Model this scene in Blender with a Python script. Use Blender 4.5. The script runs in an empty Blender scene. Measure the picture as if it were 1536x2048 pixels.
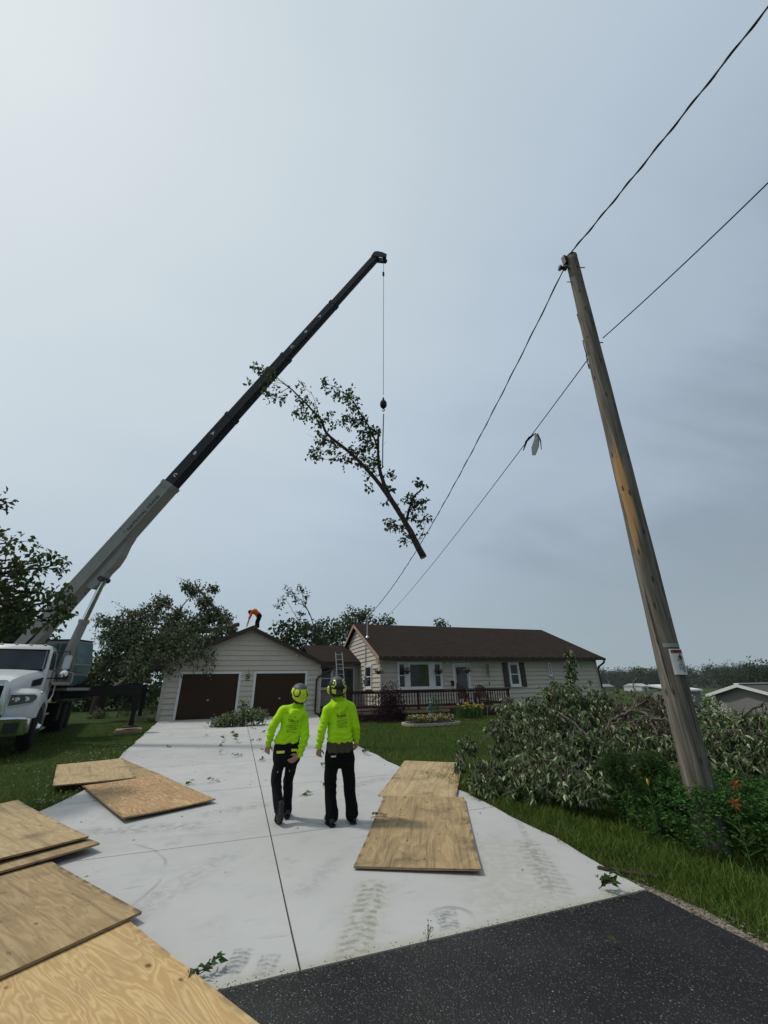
import bpy, bmesh, math, random
import numpy as np
from mathutils import Vector, Matrix
from mathutils.bvhtree import BVHTree

R = math.radians
SC = bpy.context.scene
COL = SC.collection
random.seed(11)
RNG = np.random.default_rng(11)

# ------------------------------------------------------------------ camera
cam_data = bpy.data.cameras.new('camera')
cam = bpy.data.objects.new('camera', cam_data)
COL.objects.link(cam)
cam_data.sensor_fit = 'VERTICAL'
cam_data.sensor_height = 24.0
cam_data.sensor_width = 18.0
cam_data.lens = 786.0 / 2048.0 * 24.0
cam_data.clip_start = 0.05
cam_data.clip_end = 3000
cam.matrix_world = (Matrix.Translation((0, 0, 1.65)) @ Matrix.Rotation(R(-19.4), 4, 'Z')
                    @ Matrix.Rotation(R(90 + 23.87), 4, 'X') @ Matrix.Rotation(R(-1.05), 4, 'Z'))
SC.camera = cam
SC.render.resolution_x = 768
SC.render.resolution_y = 1024

# ------------------------------------------------------------------ sky and sun
SUN_AZ, SUN_EL = -62.0, 56.0          # degrees: clockwise from +Y, above the horizon
sun_dir = Vector((math.cos(R(SUN_EL)) * math.sin(R(SUN_AZ)), math.cos(R(SUN_EL)) * math.cos(R(SUN_AZ)), math.sin(R(SUN_EL))))

SC.view_settings.view_transform = 'Standard'
SC.view_settings.look = 'None'
SC.view_settings.exposure = 0.0
SC.view_settings.gamma = 1.0
SC.cycles.max_bounces = 6
SC.cycles.transparent_max_bounces = 8
SC.cycles.use_denoising = True


class X:
    """a node socket that understands arithmetic"""
    def __init__(s, nt, sock):
        s.nt, s.sock = nt, sock

    def _m(s, op, *a):
        n = s.nt.nodes.new('ShaderNodeMath')
        n.operation = op
        for i, v in enumerate((s,) + a):
            if isinstance(v, X):
                s.nt.links.new(v.sock, n.inputs[i])
            else:
                n.inputs[i].default_value = v
        return X(s.nt, n.outputs[0])

    def __add__(s, o): return s._m('ADD', o)
    def __sub__(s, o): return s._m('SUBTRACT', o)
    def __mul__(s, o): return s._m('MULTIPLY', o)
    def __truediv__(s, o): return s._m('DIVIDE', o)
    def __rmul__(s, o): return s._m('MULTIPLY', o)
    def __radd__(s, o): return s._m('ADD', o)
    def inv(s): return (s * -1.0) + 1.0
    def abs(s): return s._m('ABSOLUTE')
    def pow(s, e): return s._m('POWER', e)
    def sin(s): return s._m('SINE')
    def max(s, o): return s._m('MAXIMUM', o)
    def min(s, o): return s._m('MINIMUM', o)
    def gt(s, o): return s._m('GREATER_THAN', o)

    def ss(s, a, b, lo=0.0, hi=1.0):
        n = s.nt.nodes.new('ShaderNodeMapRange')
        n.interpolation_type = 'SMOOTHSTEP'
        s.nt.links.new(s.sock, n.inputs[0])
        n.inputs[1].default_value, n.inputs[2].default_value = a, b
        n.inputs[3].default_value, n.inputs[4].default_value = lo, hi
        return X(s.nt, n.outputs[0])

    def lin(s, a, b, lo=0.0, hi=1.0):
        n = s.nt.nodes.new('ShaderNodeMapRange')
        s.nt.links.new(s.sock, n.inputs[0])
        n.inputs[1].default_value, n.inputs[2].default_value = a, b
        n.inputs[3].default_value, n.inputs[4].default_value = lo, hi
        return X(s.nt, n.outputs[0])


class NT:
    def __init__(s, nt):
        s.nt = nt

    def new(s, t): return s.nt.nodes.new(t)
    def link(s, a, b): s.nt.links.new(a.sock if isinstance(a, X) else a, b)

    def coord(s, which='Object'):
        n = s.new('ShaderNodeTexCoord')
        return n.outputs[which]

    def mapping(s, vec, loc=(0, 0, 0), rot=(0, 0, 0), scale=(1, 1, 1)):
        n = s.new('ShaderNodeMapping')
        s.nt.links.new(vec, n.inputs[0])
        n.inputs['Location'].default_value = loc
        n.inputs['Rotation'].default_value = rot
        n.inputs['Scale'].default_value = scale
        return n.outputs[0]

    def xyz(s, vec):
        n = s.new('ShaderNodeSeparateXYZ')
        s.nt.links.new(vec, n.inputs[0])
        return [X(s.nt, o) for o in n.outputs]

    def noise(s, vec, scale, detail=4.0, rough=0.55, dist=0.0):
        n = s.new('ShaderNodeTexNoise')
        if vec is not None:
            s.nt.links.new(vec, n.inputs['Vector'])
        n.inputs['Scale'].default_value = scale
        n.inputs['Detail'].default_value = detail
        n.inputs['Roughness'].default_value = rough
        n.inputs['Distortion'].default_value = dist
        return X(s.nt, n.outputs[0])

    def voronoi(s, vec, scale, feature='F1', out=0):
        n = s.new('ShaderNodeTexVoronoi')
        n.feature = feature
        if vec is not None:
            s.nt.links.new(vec, n.inputs['Vector'])
        n.inputs['Scale'].default_value = scale
        return n.outputs[out]

    def mix(s, f, a, b, blend='MIX'):
        n = s.new('ShaderNodeMix')
        n.data_type = 'RGBA'
        n.blend_type = blend
        for k, v in ((0, f), (6, a), (7, b)):
            if isinstance(v, X): s.nt.links.new(v.sock, n.inputs[k])
            elif hasattr(v, 'is_output'): s.nt.links.new(v, n.inputs[k])
            elif k == 0: n.inputs[k].default_value = v
            else: n.inputs[k].default_value = (*v, 1) if len(v) == 3 else v
        return n.outputs[2]

    def ramp(s, f, stops):
        n = s.new('ShaderNodeValToRGB')
        s.link(f, n.inputs[0])
        cr = n.color_ramp
        while len(cr.elements) < len(stops):
            cr.elements.new(0.5)
        for e, (p, c) in zip(cr.elements, stops):
            e.position = p
            e.color = (*c, 1)
        return n.outputs[0]

    def bump(s, h, strength=0.3, dist=0.02):
        n = s.new('ShaderNodeBump')
        n.inputs['Strength'].default_value = strength
        n.inputs['Distance'].default_value = dist
        s.link(h, n.inputs['Height'])
        return n.outputs[0]


def make_world():
    w = bpy.data.worlds.new('World')
    SC.world = w
    w.use_nodes = True
    nt = NT(w.node_tree)
    w.node_tree.nodes.clear()
    sky = nt.new('ShaderNodeTexSky')
    sky.sky_type = 'NISHITA'
    sky.sun_disc = False
    sky.sun_elevation = R(SUN_EL)
    sky.sun_rotation = R(SUN_AZ % 360)
    sky.dust_density = 1.5
    sky.air_density = 1.0
    d = nt.coord('Generated')
    x, y, z = nt.xyz(d)
    dot = (x * sun_dir.x + y * sun_dir.y + z * sun_dir.z)
    # a high veil of thin cloud: streaky, brighter round the hidden sun
    zc = z.max(0.0) + 0.12
    cx, cy = x / zc, y / zc
    comb = nt.new('ShaderNodeCombineXYZ')
    nt.link(cx, comb.inputs[0]); nt.link(cy, comb.inputs[1])
    v1 = nt.mapping(comb.outputs[0], rot=(0, 0, R(35)), scale=(0.35, 1.0, 1))
    n1 = nt.noise(v1, 1.1, 6, 0.55, 0.6)
    n2 = nt.noise(comb.outputs[0], 0.7, 4, 0.5, 0.3)
    glow = dot.lin(-0.35, 1.0).pow(1.9)
    veil_t = (glow + ((n1 - 0.5) * 0.52 + (n2 - 0.5) * 0.26) * z.ss(0.08, 0.55))
    veil = nt.ramp(veil_t, VEIL)
    low = z.ss(-0.02, 0.45)
    veil2 = nt.mix(low.inv() * 0.60, veil, (4.0, 4.95, 5.3))
    # a few flat bands of cloud near the horizon
    band = nt.mapping(d, scale=(1.2, 1.2, 14.0))
    nb = nt.noise(band, 2.2, 4, 0.5).ss(0.5, 0.68) * z.ss(0.005, 0.03) * z.ss(0.05, 0.12).inv()
    veil3 = nt.mix(nb * 0.10, veil2, (4.2, 4.4, 4.6))
    cover = (n2.ss(0.25, 0.75) * 0.08 + 0.90)
    c = nt.mix(cover, sky.outputs[0], veil3)
    bg = nt.new('ShaderNodeBackground')
    bg.inputs['Strength'].default_value = 0.1
    nt.link(c, bg.inputs['Color'])
    out = nt.new('ShaderNodeOutputWorld')
    nt.link(bg.outputs[0], out.inputs[0])


VEIL = [(0.0, (2.2, 2.7, 3.3)), (0.16, (4.0, 4.85, 5.8)), (0.40, (5.0, 5.95, 6.85)), (0.70, (6.0, 6.85, 7.4)), (1.0, (6.9, 7.65, 7.9))]
make_world()

sun_data = bpy.data.lights.new('sun', 'SUN')
sun_data.energy = 2.2
sun_data.angle = R(5.0)
sun_data.color = (1.0, 0.955, 0.88)
sun = bpy.data.objects.new('sun', sun_data)
COL.objects.link(sun)
sun.rotation_mode = 'QUATERNION'
sun.rotation_quaternion = sun_dir.to_track_quat('Z', 'Y')
sun.location = (-20, 12, 40)


# ------------------------------------------------------------------ object helpers
def tag(o, label=None, cat=None, group=None, kind=None):
    if label: o['label'] = label
    if cat: o['category'] = cat
    if group: o['group'] = group
    if kind: o['kind'] = kind
    return o


def thing(name, label, cat, loc=(0, 0, 0), group=None):
    o = bpy.data.objects.new(name, None)
    o.empty_display_size = 0.2
    COL.objects.link(o)
    o.location = loc
    return tag(o, label, cat, group)


def world_off(o):
    v = Vector((0, 0, 0))
    while o is not None:
        v += Vector(o.location)
        o = o.parent
    return v


class MB:
    """collects shapes, then links them as one mesh object"""
    def __init__(s):
        s.v, s.f = [], []

    def add(s, vs, fs):
        b = len(s.v)
        s.v.extend([tuple(map(float, p)) for p in vs])
        s.f.extend([tuple(i + b for i in f) for f in fs])
        return s

    def box(s, a, b):
        (x0, y0, z0), (x1, y1, z1) = a, b
        return s.add([(x0, y0, z0), (x1, y0, z0), (x1, y1, z0), (x0, y1, z0), (x0, y0, z1), (x1, y0, z1), (x1, y1, z1), (x0, y1, z1)],
                     [(0, 3, 2, 1), (4, 5, 6, 7), (0, 1, 5, 4), (1, 2, 6, 5), (2, 3, 7, 6), (3, 0, 4, 7)])

    def prism(s, poly, d):
        """polygon (3D points, planar) swept by vector d"""
        n = len(poly)
        p = [Vector(q) for q in poly]
        d = Vector(d)
        nrm = Vector((0, 0, 0))
        for i in range(n):
            nrm += p[i].cross(p[(i + 1) % n])
        if nrm.dot(d) > 0: p.reverse()
        vs = p + [q + d for q in p]
        fs = [tuple(range(n)), tuple(range(2 * n - 1, n - 1, -1))]
        fs += [(i, i + n, (i + 1) % n + n, (i + 1) % n) for i in range(n)]
        return s.add(vs, fs)

    def bar(s, a, b, w, h, up=(0, 0, 1)):
        a, b = Vector(a), Vector(b)
        d = (b - a)
        t = d.normalized()
        u = Vector(up)
        sd = t.cross(u)
        if sd.length < 1e-5: sd = t.cross(Vector((1, 0, 0)))
        sd.normalize()
        u = sd.cross(t)
        q = [a + sd * (w / 2) + u * (h / 2), a - sd * (w / 2) + u * (h / 2), a - sd * (w / 2) - u * (h / 2), a + sd * (w / 2) - u * (h / 2)]
        return s.prism(q, d)

    def tube(s, pts, rad, n=8, cap=True):
        pts = [Vector(p) for p in pts]
        if not hasattr(rad, '__len__'): rad = [rad] * len(pts)
        rings = []
        prev = None
        for i, p in enumerate(pts):
            t = (pts[min(i + 1, len(pts) - 1)] - pts[max(i - 1, 0)])
            if t.length < 1e-9: t = Vector((0, 0, 1))
            t.normalize()
            if prev is None:
                a = Vector((0, 0, 1)) if abs(t.z) < 0.9 else Vector((1, 0, 0))
                sd = t.cross(a).normalized()
            else:
                sd = prev - t * prev.dot(t)
                if sd.length < 1e-6: sd = t.cross(Vector((0.3, 0.5, 0.8)))
                sd.normalize()
            prev = sd
            up = t.cross(sd)
            rings.append([p + (sd * math.cos(2 * math.pi * k / n) + up * math.sin(2 * math.pi * k / n)) * rad[i] for k in range(n)])
        vs = [q for r in rings for q in r]
        fs = []
        for i in range(len(rings) - 1):
            for k in range(n):
                fs.append((i * n + k, i * n + (k + 1) % n, (i + 1) * n + (k + 1) % n, (i + 1) * n + k))
        if cap:
            fs.append(tuple(range(n - 1, -1, -1)))
            fs.append(tuple(range((len(rings) - 1) * n, len(rings) * n)))
        return s.add(vs, fs)

    def lathe(s, c, prof, axis=(0, 0, 1), n=20):
        """prof: list of (r, h) along axis from c"""
        ax = Vector(axis).normalized()
        a = Vector((0, 0, 1)) if abs(ax.z) < 0.9 else Vector((1, 0, 0))
        e1 = ax.cross(a).normalized()
        e2 = ax.cross(e1)
        c = Vector(c)
        vs = []
        for r, h in prof:
            vs += [c + ax * h + (e1 * math.cos(2 * math.pi * k / n) + e2 * math.sin(2 * math.pi * k / n)) * r for k in range(n)]
        fs = []
        for i in range(len(prof) - 1):
            for k in range(n):
                fs.append((i * n + k, i * n + (k + 1) % n, (i + 1) * n + (k + 1) % n, (i + 1) * n + k))
        fs.append(tuple(range(n - 1, -1, -1)))
        fs.append(tuple(range((len(prof) - 1) * n, len(prof) * n)))
        return s.add(vs, fs)

    def ball(s, c, r, nu=12, nv=8):
        if not hasattr(r, '__len__'): r = (r, r, r)
        vs, fs = [], []
        for i in range(nv + 1):
            th = math.pi * i / nv
            for k in range(nu):
                ph = 2 * math.pi * k / nu
                vs.append((c[0] + r[0] * math.sin(th) * math.cos(ph), c[1] + r[1] * math.sin(th) * math.sin(ph), c[2] + r[2] * math.cos(th)))
        for i in range(nv):
            for k in range(nu):
                fs.append((i * nu + k, (i + 1) * nu + k, (i + 1) * nu + (k + 1) % nu, i * nu + (k + 1) % nu))
        return s.add(vs, fs)

    def xf(s, M):
        s.v = [tuple(M @ Vector(p)) for p in s.v]
        return s

    def build(s, name, mat, parent=None, smooth=False, local=False, bevel=0, fixn=False):
        me = bpy.data.meshes.new(name)
        off = Vector((0, 0, 0)) if local or parent is None else world_off(parent)
        me.from_pydata([(x - off.x, y - off.y, z - off.z) for x, y, z in s.v], [], s.f)
        if fixn or bevel:
            bm = bmesh.new()
            bm.from_mesh(me)
            bmesh.ops.remove_doubles(bm, verts=bm.verts, dist=1e-5)
            bmesh.ops.recalc_face_normals(bm, faces=bm.faces)
            if bevel:
                bmesh.ops.bevel(bm, geom=[e for e in bm.edges if e.is_manifold and e.calc_face_angle(0) > 0.5], offset=bevel, segments=2, affect='EDGES', clamp_overlap=True)
            bm.to_mesh(me)
            bm.free()
        if smooth:
            me.polygons.foreach_set('use_smooth', [True] * len(me.polygons))
            if smooth is not True:
                me.set_sharp_from_angle(angle=R(smooth))
        me.update()
        if mat: me.materials.append(mat)
        o = bpy.data.objects.new(name, me)
        COL.objects.link(o)
        if parent is not None: o.parent = parent
        return o


def mesh_np(name, V, F, mat, parent=None, smooth=False):
    """V (n,3), F list of equal-length index rows -> one mesh object"""
    me = bpy.data.meshes.new(name)
    V = np.asarray(V, np.float32)
    if parent is not None: V = V - np.array(world_off(parent), np.float32)
    F = np.asarray(F, np.int32)
    k = F.shape[1]
    me.vertices.add(len(V)); me.vertices.foreach_set('co', V.ravel())
    me.loops.add(F.size); me.loops.foreach_set('vertex_index', F.ravel())
    me.polygons.add(len(F)); me.polygons.foreach_set('loop_start', np.arange(0, F.size, k, dtype=np.int32))
    try: me.polygons.foreach_set('loop_total', np.full(len(F), k, np.int32))
    except Exception: pass
    if smooth: me.polygons.foreach_set('use_smooth', np.ones(len(F), bool))
    me.update(calc_edges=True)
    me.validate()
    if mat: me.materials.append(mat)
    o = bpy.data.objects.new(name, me)
    COL.objects.link(o)
    if parent is not None: o.parent = parent
    return o


def copy_tree(o, parent=None):
    c = o.copy()
    COL.objects.link(c)
    c.parent = parent
    for ch in list(o.children):
        copy_tree(ch, c)
    return c


def text_mesh(s, size, name='lettering', extrude=0.0):
    cu = bpy.data.curves.new(name, 'FONT')
    cu.body = s
    cu.size = size
    cu.align_x = 'CENTER'
    cu.align_y = 'CENTER'
    cu.extrude = extrude
    cu.offset = size * 0.035
    cu.resolution_u = 3
    ob = bpy.data.objects.new(name, cu)
    COL.objects.link(ob)
    dg = bpy.context.evaluated_depsgraph_get()
    me = bpy.data.meshes.new_from_object(ob.evaluated_get(dg))
    vs = [v.co.copy() for v in me.vertices]
    fs = [tuple(p.vertices) for p in me.polygons]
    bpy.data.objects.remove(ob)
    bpy.data.curves.remove(cu)
    return vs, fs


def gz(x, y):
    """height of the ground"""
    x, y = np.asarray(x, float), np.asarray(y, float)
    s = np.clip((x - 21) / 29.0, 0, 1)
    return 0.0205 * np.clip(y - 4, 0, 18.5) - 3.0 * s * s * (3 - 2 * s)


def gzf(x, y): return float(gz(x, y))


# ------------------------------------------------------------------ materials
MATS = {}


def new_mat(name):
    m = bpy.data.materials.new(name)
    m.use_nodes = True
    nt = NT(m.node_tree)
    b = m.node_tree.nodes['Principled BSDF']
    return m, nt, b


def plain(name, col, rough=0.6, metal=0.0, var=0.10, scale=6.0, bump=0.0, bscale=60.0, spec=0.5, coat=0.0):
    """paint or metal with a little wear: colour and gloss wander over the surface"""
    if name in MATS: return MATS[name]
    m, nt, b = new_mat(name)
    c = nt.coord('Object')
    n = nt.noise(c, scale, 5, 0.6)
    f = n.lin(0.25, 0.75, 1 - var, 1 + var)
    g = nt.new('ShaderNodeMix'); g.data_type = 'RGBA'; g.blend_type = 'MULTIPLY'
    g.inputs[0].default_value = 1
    g.inputs[6].default_value = (*col, 1)
    cmb = nt.new('ShaderNodeCombineXYZ')
    for i in range(3): nt.link(f, cmb.inputs[i])
    nt.link(cmb.outputs[0], g.inputs[7])
    nt.link(g.outputs[2], b.inputs['Base Color'])
    nt.link(n.lin(0.2, 0.8, max(rough - 0.08, 0.02), min(rough + 0.1, 1)), b.inputs['Roughness'])
    b.inputs['Metallic'].default_value = metal
    b.inputs['Specular IOR Level'].default_value = spec
    b.inputs['Coat Weight'].default_value = coat
    if bump:
        nt.link(nt.bump(nt.noise(c, bscale, 4), bump, 0.01), b.inputs['Normal'])
    MATS[name] = m
    return m


def leafy(name, top, under, rough=0.55, var=0.35, trans=0.25):
    """leaf: each leaf its own tint, paler on its lower face, some light through it"""
    if name in MATS: return MATS[name]
    m, nt, b = new_mat(name)
    g = nt.new('ShaderNodeNewGeometry')
    rnd = X(nt.nt, g.outputs['Random Per Island'])
    bf = X(nt.nt, g.outputs['Backfacing'])
    base = nt.mix(bf, top, under)
    hs = nt.new('ShaderNodeHueSaturation')
    nt.link(base, hs.inputs['Color'])
    nt.link(rnd.lin(0, 1, 0.47, 0.53), hs.inputs['Hue'])
    nt.link((rnd * 7.31)._m('FRACT').lin(0, 1, 1 - var, 1 + var), hs.inputs['Value'])
    nt.link(hs.outputs[0], b.inputs['Base Color'])
    b.inputs['Roughness'].default_value = rough
    b.inputs['Specular IOR Level'].default_value = 0.12
    tr = nt.new('ShaderNodeBsdfTranslucent')
    nt.link(hs.outputs[0], tr.inputs['Color'])
    mx = nt.new('ShaderNodeMixShader')
    mx.inputs[0].default_value = trans
    nt.link(b.outputs[0], mx.inputs[1])
    nt.link(tr.outputs[0], mx.inputs[2])
    out = [n for n in m.node_tree.nodes if n.type == 'OUTPUT_MATERIAL'][0]
    nt.link(mx.outputs[0], out.inputs[0])
    MATS[name] = m
    return m


def siding_mat():
    m, nt, b = new_mat('lap_siding')
    c = nt.coord('Object')
    grain = nt.noise(nt.mapping(c, scale=(1, 1, 14)), 5, 5, 0.6)
    dirt = nt.noise(c, 0.9, 5, 0.6)
    col = nt.mix(grain.ss(0.3, 0.75), (0.42, 0.385, 0.315), (0.49, 0.452, 0.375))
    col = nt.mix(dirt.ss(0.52, 0.8) * 0.35, col, (0.27, 0.25, 0.21))
    nt.link(col, b.inputs['Base Color'])
    b.inputs['Roughness'].default_value = 0.65
    nt.link(nt.bump(grain, 0.15, 0.004), b.inputs['Normal'])
    return m


def shingle_mat():
    m, nt, b = new_mat('asphalt_shingle')
    c = nt.coord('Object')
    br = nt.new('ShaderNodeTexBrick')
    nt.link(nt.coord('UV'), br.inputs['Vector'])
    br.inputs['Color1'].default_value = (0.031, 0.025, 0.022, 1)
    br.inputs['Color2'].default_value = (0.019, 0.015, 0.0135, 1)
    br.inputs['Mortar'].default_value = (0.016, 0.012, 0.010, 1)
    br.inputs['Scale'].default_value = 1.0
    br.inputs['Mortar Size'].default_value = 0.006
    br.inputs['Brick Width'].default_value = 0.32
    br.inputs['Row Height'].default_value = 0.145
    n = nt.noise(c, 90, 3)
    n2 = nt.noise(c, 0.8, 4)
    col = nt.mix(n.ss(0.35, 0.7) * 0.5, br.outputs[0], (0.07, 0.055, 0.047))
    col = nt.mix(n2.ss(0.45, 0.75) * 0.35, col, (0.030, 0.023, 0.020))
    nt.link(col, b.inputs['Base Color'])
    b.inputs['Roughness'].default_value = 1.0
    b.inputs['Specular IOR Level'].default_value = 0.0
    h = X(nt.nt, br.outputs['Fac']).inv() + n * 0.4
    nt.link(nt.bump(h, 0.5, 0.01), b.inputs['Normal'])
    return m


def wood_mat(name, c1, c2, dark, along=(1, 1, 8), scale=3.0, rough=0.75):
    m, nt, b = new_mat(name)
    c = nt.coord('Object')
    v = nt.mapping(c, scale=along)
    n = nt.noise(v, scale, 6, 0.6, 0.4)
    col = nt.ramp(n, [(0.2, dark), (0.42, c1), (0.6, c2), (0.8, c1)])
    nt.link(col, b.inputs['Base Color'])
    b.inputs['Roughness'].default_value = rough
    nt.link(nt.bump(n, 0.35, 0.008), b.inputs['Normal'])
    b.inputs['Specular IOR Level'].default_value = 0.15
    return m


def plywood_mat(name, tone):
    """rotary-cut softwood face: nested wandering grain rings, knots, dirt"""
    m, nt, b = new_mat(name)
    c = nt.coord('Object')
    oi = nt.new('ShaderNodeObjectInfo')
    rnd = X(nt.nt, oi.outputs['Random'])
    cmb = nt.new('ShaderNodeCombineXYZ')
    nt.link(rnd * 37.0, cmb.inputs[0]); nt.link(rnd * 91.0, cmb.inputs[1])
    add = nt.new('ShaderNodeVectorMath'); add.operation = 'ADD'
    nt.link(c, add.inputs[0]); nt.link(cmb.outputs[0], add.inputs[1])
    p = add.outputs[0]
    # contour lines of a slow height field = plain-sawn flame figure
    hgt = nt.noise(nt.mapping(p, scale=(2.6, 0.5, 1)), 1.5, 3.0, 0.5, 0.45)
    ring = (hgt * tone['rings'])._m('FRACT')
    line = ring.ss(0.0, 0.55) * ring.ss(0.72, 1.0).inv()
    fine = nt.noise(nt.mapping(p, scale=(70, 1.6, 1)), 1.5, 5, 0.7)
    blot = nt.noise(p, 1.6, 5, 0.6)
    col = nt.mix(line * tone['ringamt'], tone['light'], tone['mid'])
    col = nt.mix(fine.ss(0.42, 0.66) * 0.55, col, tone['mid'])
    fleck = nt.noise(nt.mapping(p, scale=(3, 1, 1)), 9, 8, 0.75).ss(0.57, 0.66)
    col = nt.mix(fleck * tone['dirt'] * 0.55, col, tone['grime'])
    long = nt.noise(nt.mapping(p, scale=(9, 0.35, 1)), 1.6, 4, 0.6).ss(0.5, 0.7)
    col = nt.mix(long * tone['dirt'] * 0.5, col, tone['grime'])
    col = nt.mix(blot.ss(0.5, 0.78) * tone['dirt'], col, tone['grime'])
    sm = nt.noise(nt.mapping(p, scale=(2.4, 0.7, 1)), 3.2, 6, 0.7)
    col = nt.mix(sm.ss(0.6, 0.72) * tone['dirt'] * 0.8, col, tone['grime'])
    # knots and little torn spots
    vn = nt.new('ShaderNodeTexVoronoi')
    nt.link(nt.mapping(p, scale=(1.6, 1.0, 1)), vn.inputs['Vector'])
    vn.inputs['Scale'].default_value = 2.8
    vd = X(nt.nt, vn.outputs['Distance']) + (nt.noise(p, 18, 3) - 0.5) * 0.05
    col = nt.mix(vd.ss(0.04, 0.10).inv() * 0.85, col, (0.11, 0.055, 0.022))
    # damp dirty rim along the long edges of the board
    ox, oy, oz = nt.xyz(c)
    rim = ox.abs().ss(0.55, 0.61) * nt.noise(p, 7, 4).ss(0.42, 0.62)
    col = nt.mix(rim * 0.75 * tone['dirt'] * 1.3, col, (0.10, 0.085, 0.06))
    nt.link(col, b.inputs['Base Color'])
    b.inputs['Roughness'].default_value = 0.8
    b.inputs['Specular IOR Level'].default_value = 0.12
    nt.link(nt.bump(line * 0.5 + fine * 0.5, 0.25, 0.003), b.inputs['Normal'])
    return m


def ply_edge_mat():
    m, nt, b = new_mat('plywood_edge')
    c = nt.coord('Object')
    x, y, z = nt.xyz(c)
    lam = (z * 1100.0).sin()
    gap = nt.noise(nt.mapping(c, scale=(5, 5, 150)), 2.0, 3).ss(0.58, 0.64)
    col = nt.mix(lam.ss(-0.3, 0.3), (0.20, 0.13, 0.07), (0.36, 0.25, 0.13))
    col = nt.mix(gap, col, (0.025, 0.016, 0.01))
    nt.link(col, b.inputs['Base Color'])
    b.inputs['Roughness'].default_value = 0.85
    return m


def concrete_mat():
    m, nt, b = new_mat('driveway_concrete')
    c = nt.coord('Object')
    big = nt.noise(c, 0.35, 5, 0.6)
    mid = nt.noise(c, 2.5, 6, 0.65)
    broom = nt.noise(nt.mapping(c, scale=(0.9, 60, 1)), 2.0, 4, 0.6)
    fine = nt.noise(c, 220, 2, 0.5)
    col = nt.mix(big.ss(0.3, 0.7), (0.39, 0.385, 0.368), (0.46, 0.455, 0.435))
    col = nt.mix(mid.ss(0.48, 0.75) * 0.42, col, (0.29, 0.29, 0.28))
    col = nt.mix(fine.ss(0.55, 0.75) * 0.18, col, (0.30, 0.30, 0.29))

    gi = nt.new('ShaderNodeNewGeometry')
    slab = X(nt.nt, gi.outputs['Random Per Island'])
    col = nt.mix(slab * 0.30, col, (0.30, 0.305, 0.30))
    pores = nt.noise(c, 55, 4, 0.7).ss(0.66, 0.72)
    col = nt.mix(pores * 0.35, col, (0.17, 0.17, 0.165))
    blots = nt.noise(c, 1.1, 7, 0.75, 0.5).ss(0.56, 0.70)
    col = nt.mix(blots * 0.45, col, (0.24, 0.24, 0.225))
    # streaks brushed along the slab by dragged limbs
    ang = nt.noise(nt.mapping(c, rot=(0, 0, R(24)), scale=(1.4, 9, 1)), 1.3, 6, 0.7, 0.8)
    patch = nt.noise(c, 0.75, 3, 0.5)
    col = nt.mix(ang.ss(0.57, 0.72) * patch.ss(0.45, 0.62) * 0.65, col, (0.24, 0.24, 0.235))

    def band(cx, cy, rot, w, l, amt, colour, pitch, tread=1.0, soft=0.35):
        """tyre print: band centred cx,cy, long side turned rot degrees from +Y"""
        nonlocal col
        v = nt.mapping(c, loc=(-cx, -cy, 0))
        v = nt.mapping(v, rot=(0, 0, R(rot)))
        u, t, _ = nt.xyz(v)
        wob = (nt.noise(c, 7, 4) - 0.5)
        m1 = (u + wob * 0.05).abs().ss(w * 0.5 * (1 - soft), w * 0.5).inv()
        m2 = t.abs().ss(l * 0.5 * 0.7, l * 0.5).inv()
        lug = ((t + u.abs() * 0.35 + wob * 0.05) * (6.283 / pitch)).sin().ss(-0.4, 0.5)
        brk = nt.noise(c, 13, 5, 0.7).ss(0.36, 0.6)
        f = m1 * m2 * (lug * tread + (1 - tread)) * brk
        col = nt.mix(f * amt, col, colour)

    def ring(cx, cy, r, w, amt, a=0.0, sx=1.0):
        nonlocal col
        v = nt.mapping(c, loc=(-cx, -cy, 0))
        v = nt.mapping(v, rot=(0, 0, R(-a)), scale=(1, sx, 1))
        u, t, _ = nt.xyz(v)
        d = (u * u + t * t)._m('SQRT') - r + (nt.noise(c, 5, 3) - 0.5) * 0.04
        f = d.abs().ss(w * 0.4, w).inv() * nt.noise(c, 1.9, 4).ss(0.42, 0.6) * t.ss(-0.1, 0.25)
        col = nt.mix(f * amt, col, (0.2, 0.2, 0.195))

    DIRT, RUB = (0.21, 0.205, 0.165), (0.17, 0.17, 0.175)
    band(1.12, 3.85, 26, 0.27, 1.5, 0.95, DIRT, 0.085)
    band(1.1, 3.8, 26, 0.5, 1.7, 0.6, (0.27, 0.255, 0.195), 0.3, 0.2, 0.8)
    band(3.05, 4.2, 24, 0.34, 1.5, 0.7, DIRT, 0.09, 0.6)
    band(3.25, 4.6, 28, 0.10, 2.2, 0.5, RUB, 0.2, 0.2)
    band(2.6, 4.2, 20, 1.3, 2.0, 0.5, (0.31, 0.295, 0.235), 0.6, 0.1, 0.8)
    band(1.75, 3.67, 20, 0.20, 0.34, 0.9, RUB, 0.05, 0.5)
    band(0.22, 3.70, 20, 0.16, 0.34, 0.9, RUB, 0.05, 0.5)
    band(0.40, 3.60, 20, 0.17, 0.26, 0.9, RUB, 0.05, 0.6)
    band(-0.3, 5.0, 34, 0.5, 1.8, 0.3, RUB, 0.2, 0.2, 0.8)
    band(-0.9, 6.8, 100, 0.5, 1.9, 0.5, RUB, 0.2, 0.2, 0.8)
    band(0.2, 7.2, 80, 0.4, 1.2, 0.4, RUB, 0.2, 0.3, 0.8)
    band(2.4, 8.0, 65, 0.4, 1.2, 0.5, RUB, 0.15, 0.4, 0.7)
    band(0.95, 4.75, 40, 0.35, 1.0, 0.22, RUB, 0.3, 0.1, 0.8)
    ring(-1.6, 5.35, 1.15, 0.022, 0.5, -60)
    ring(1.78, 3.66, 0.17, 0.03, 0.75, -20)
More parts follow.
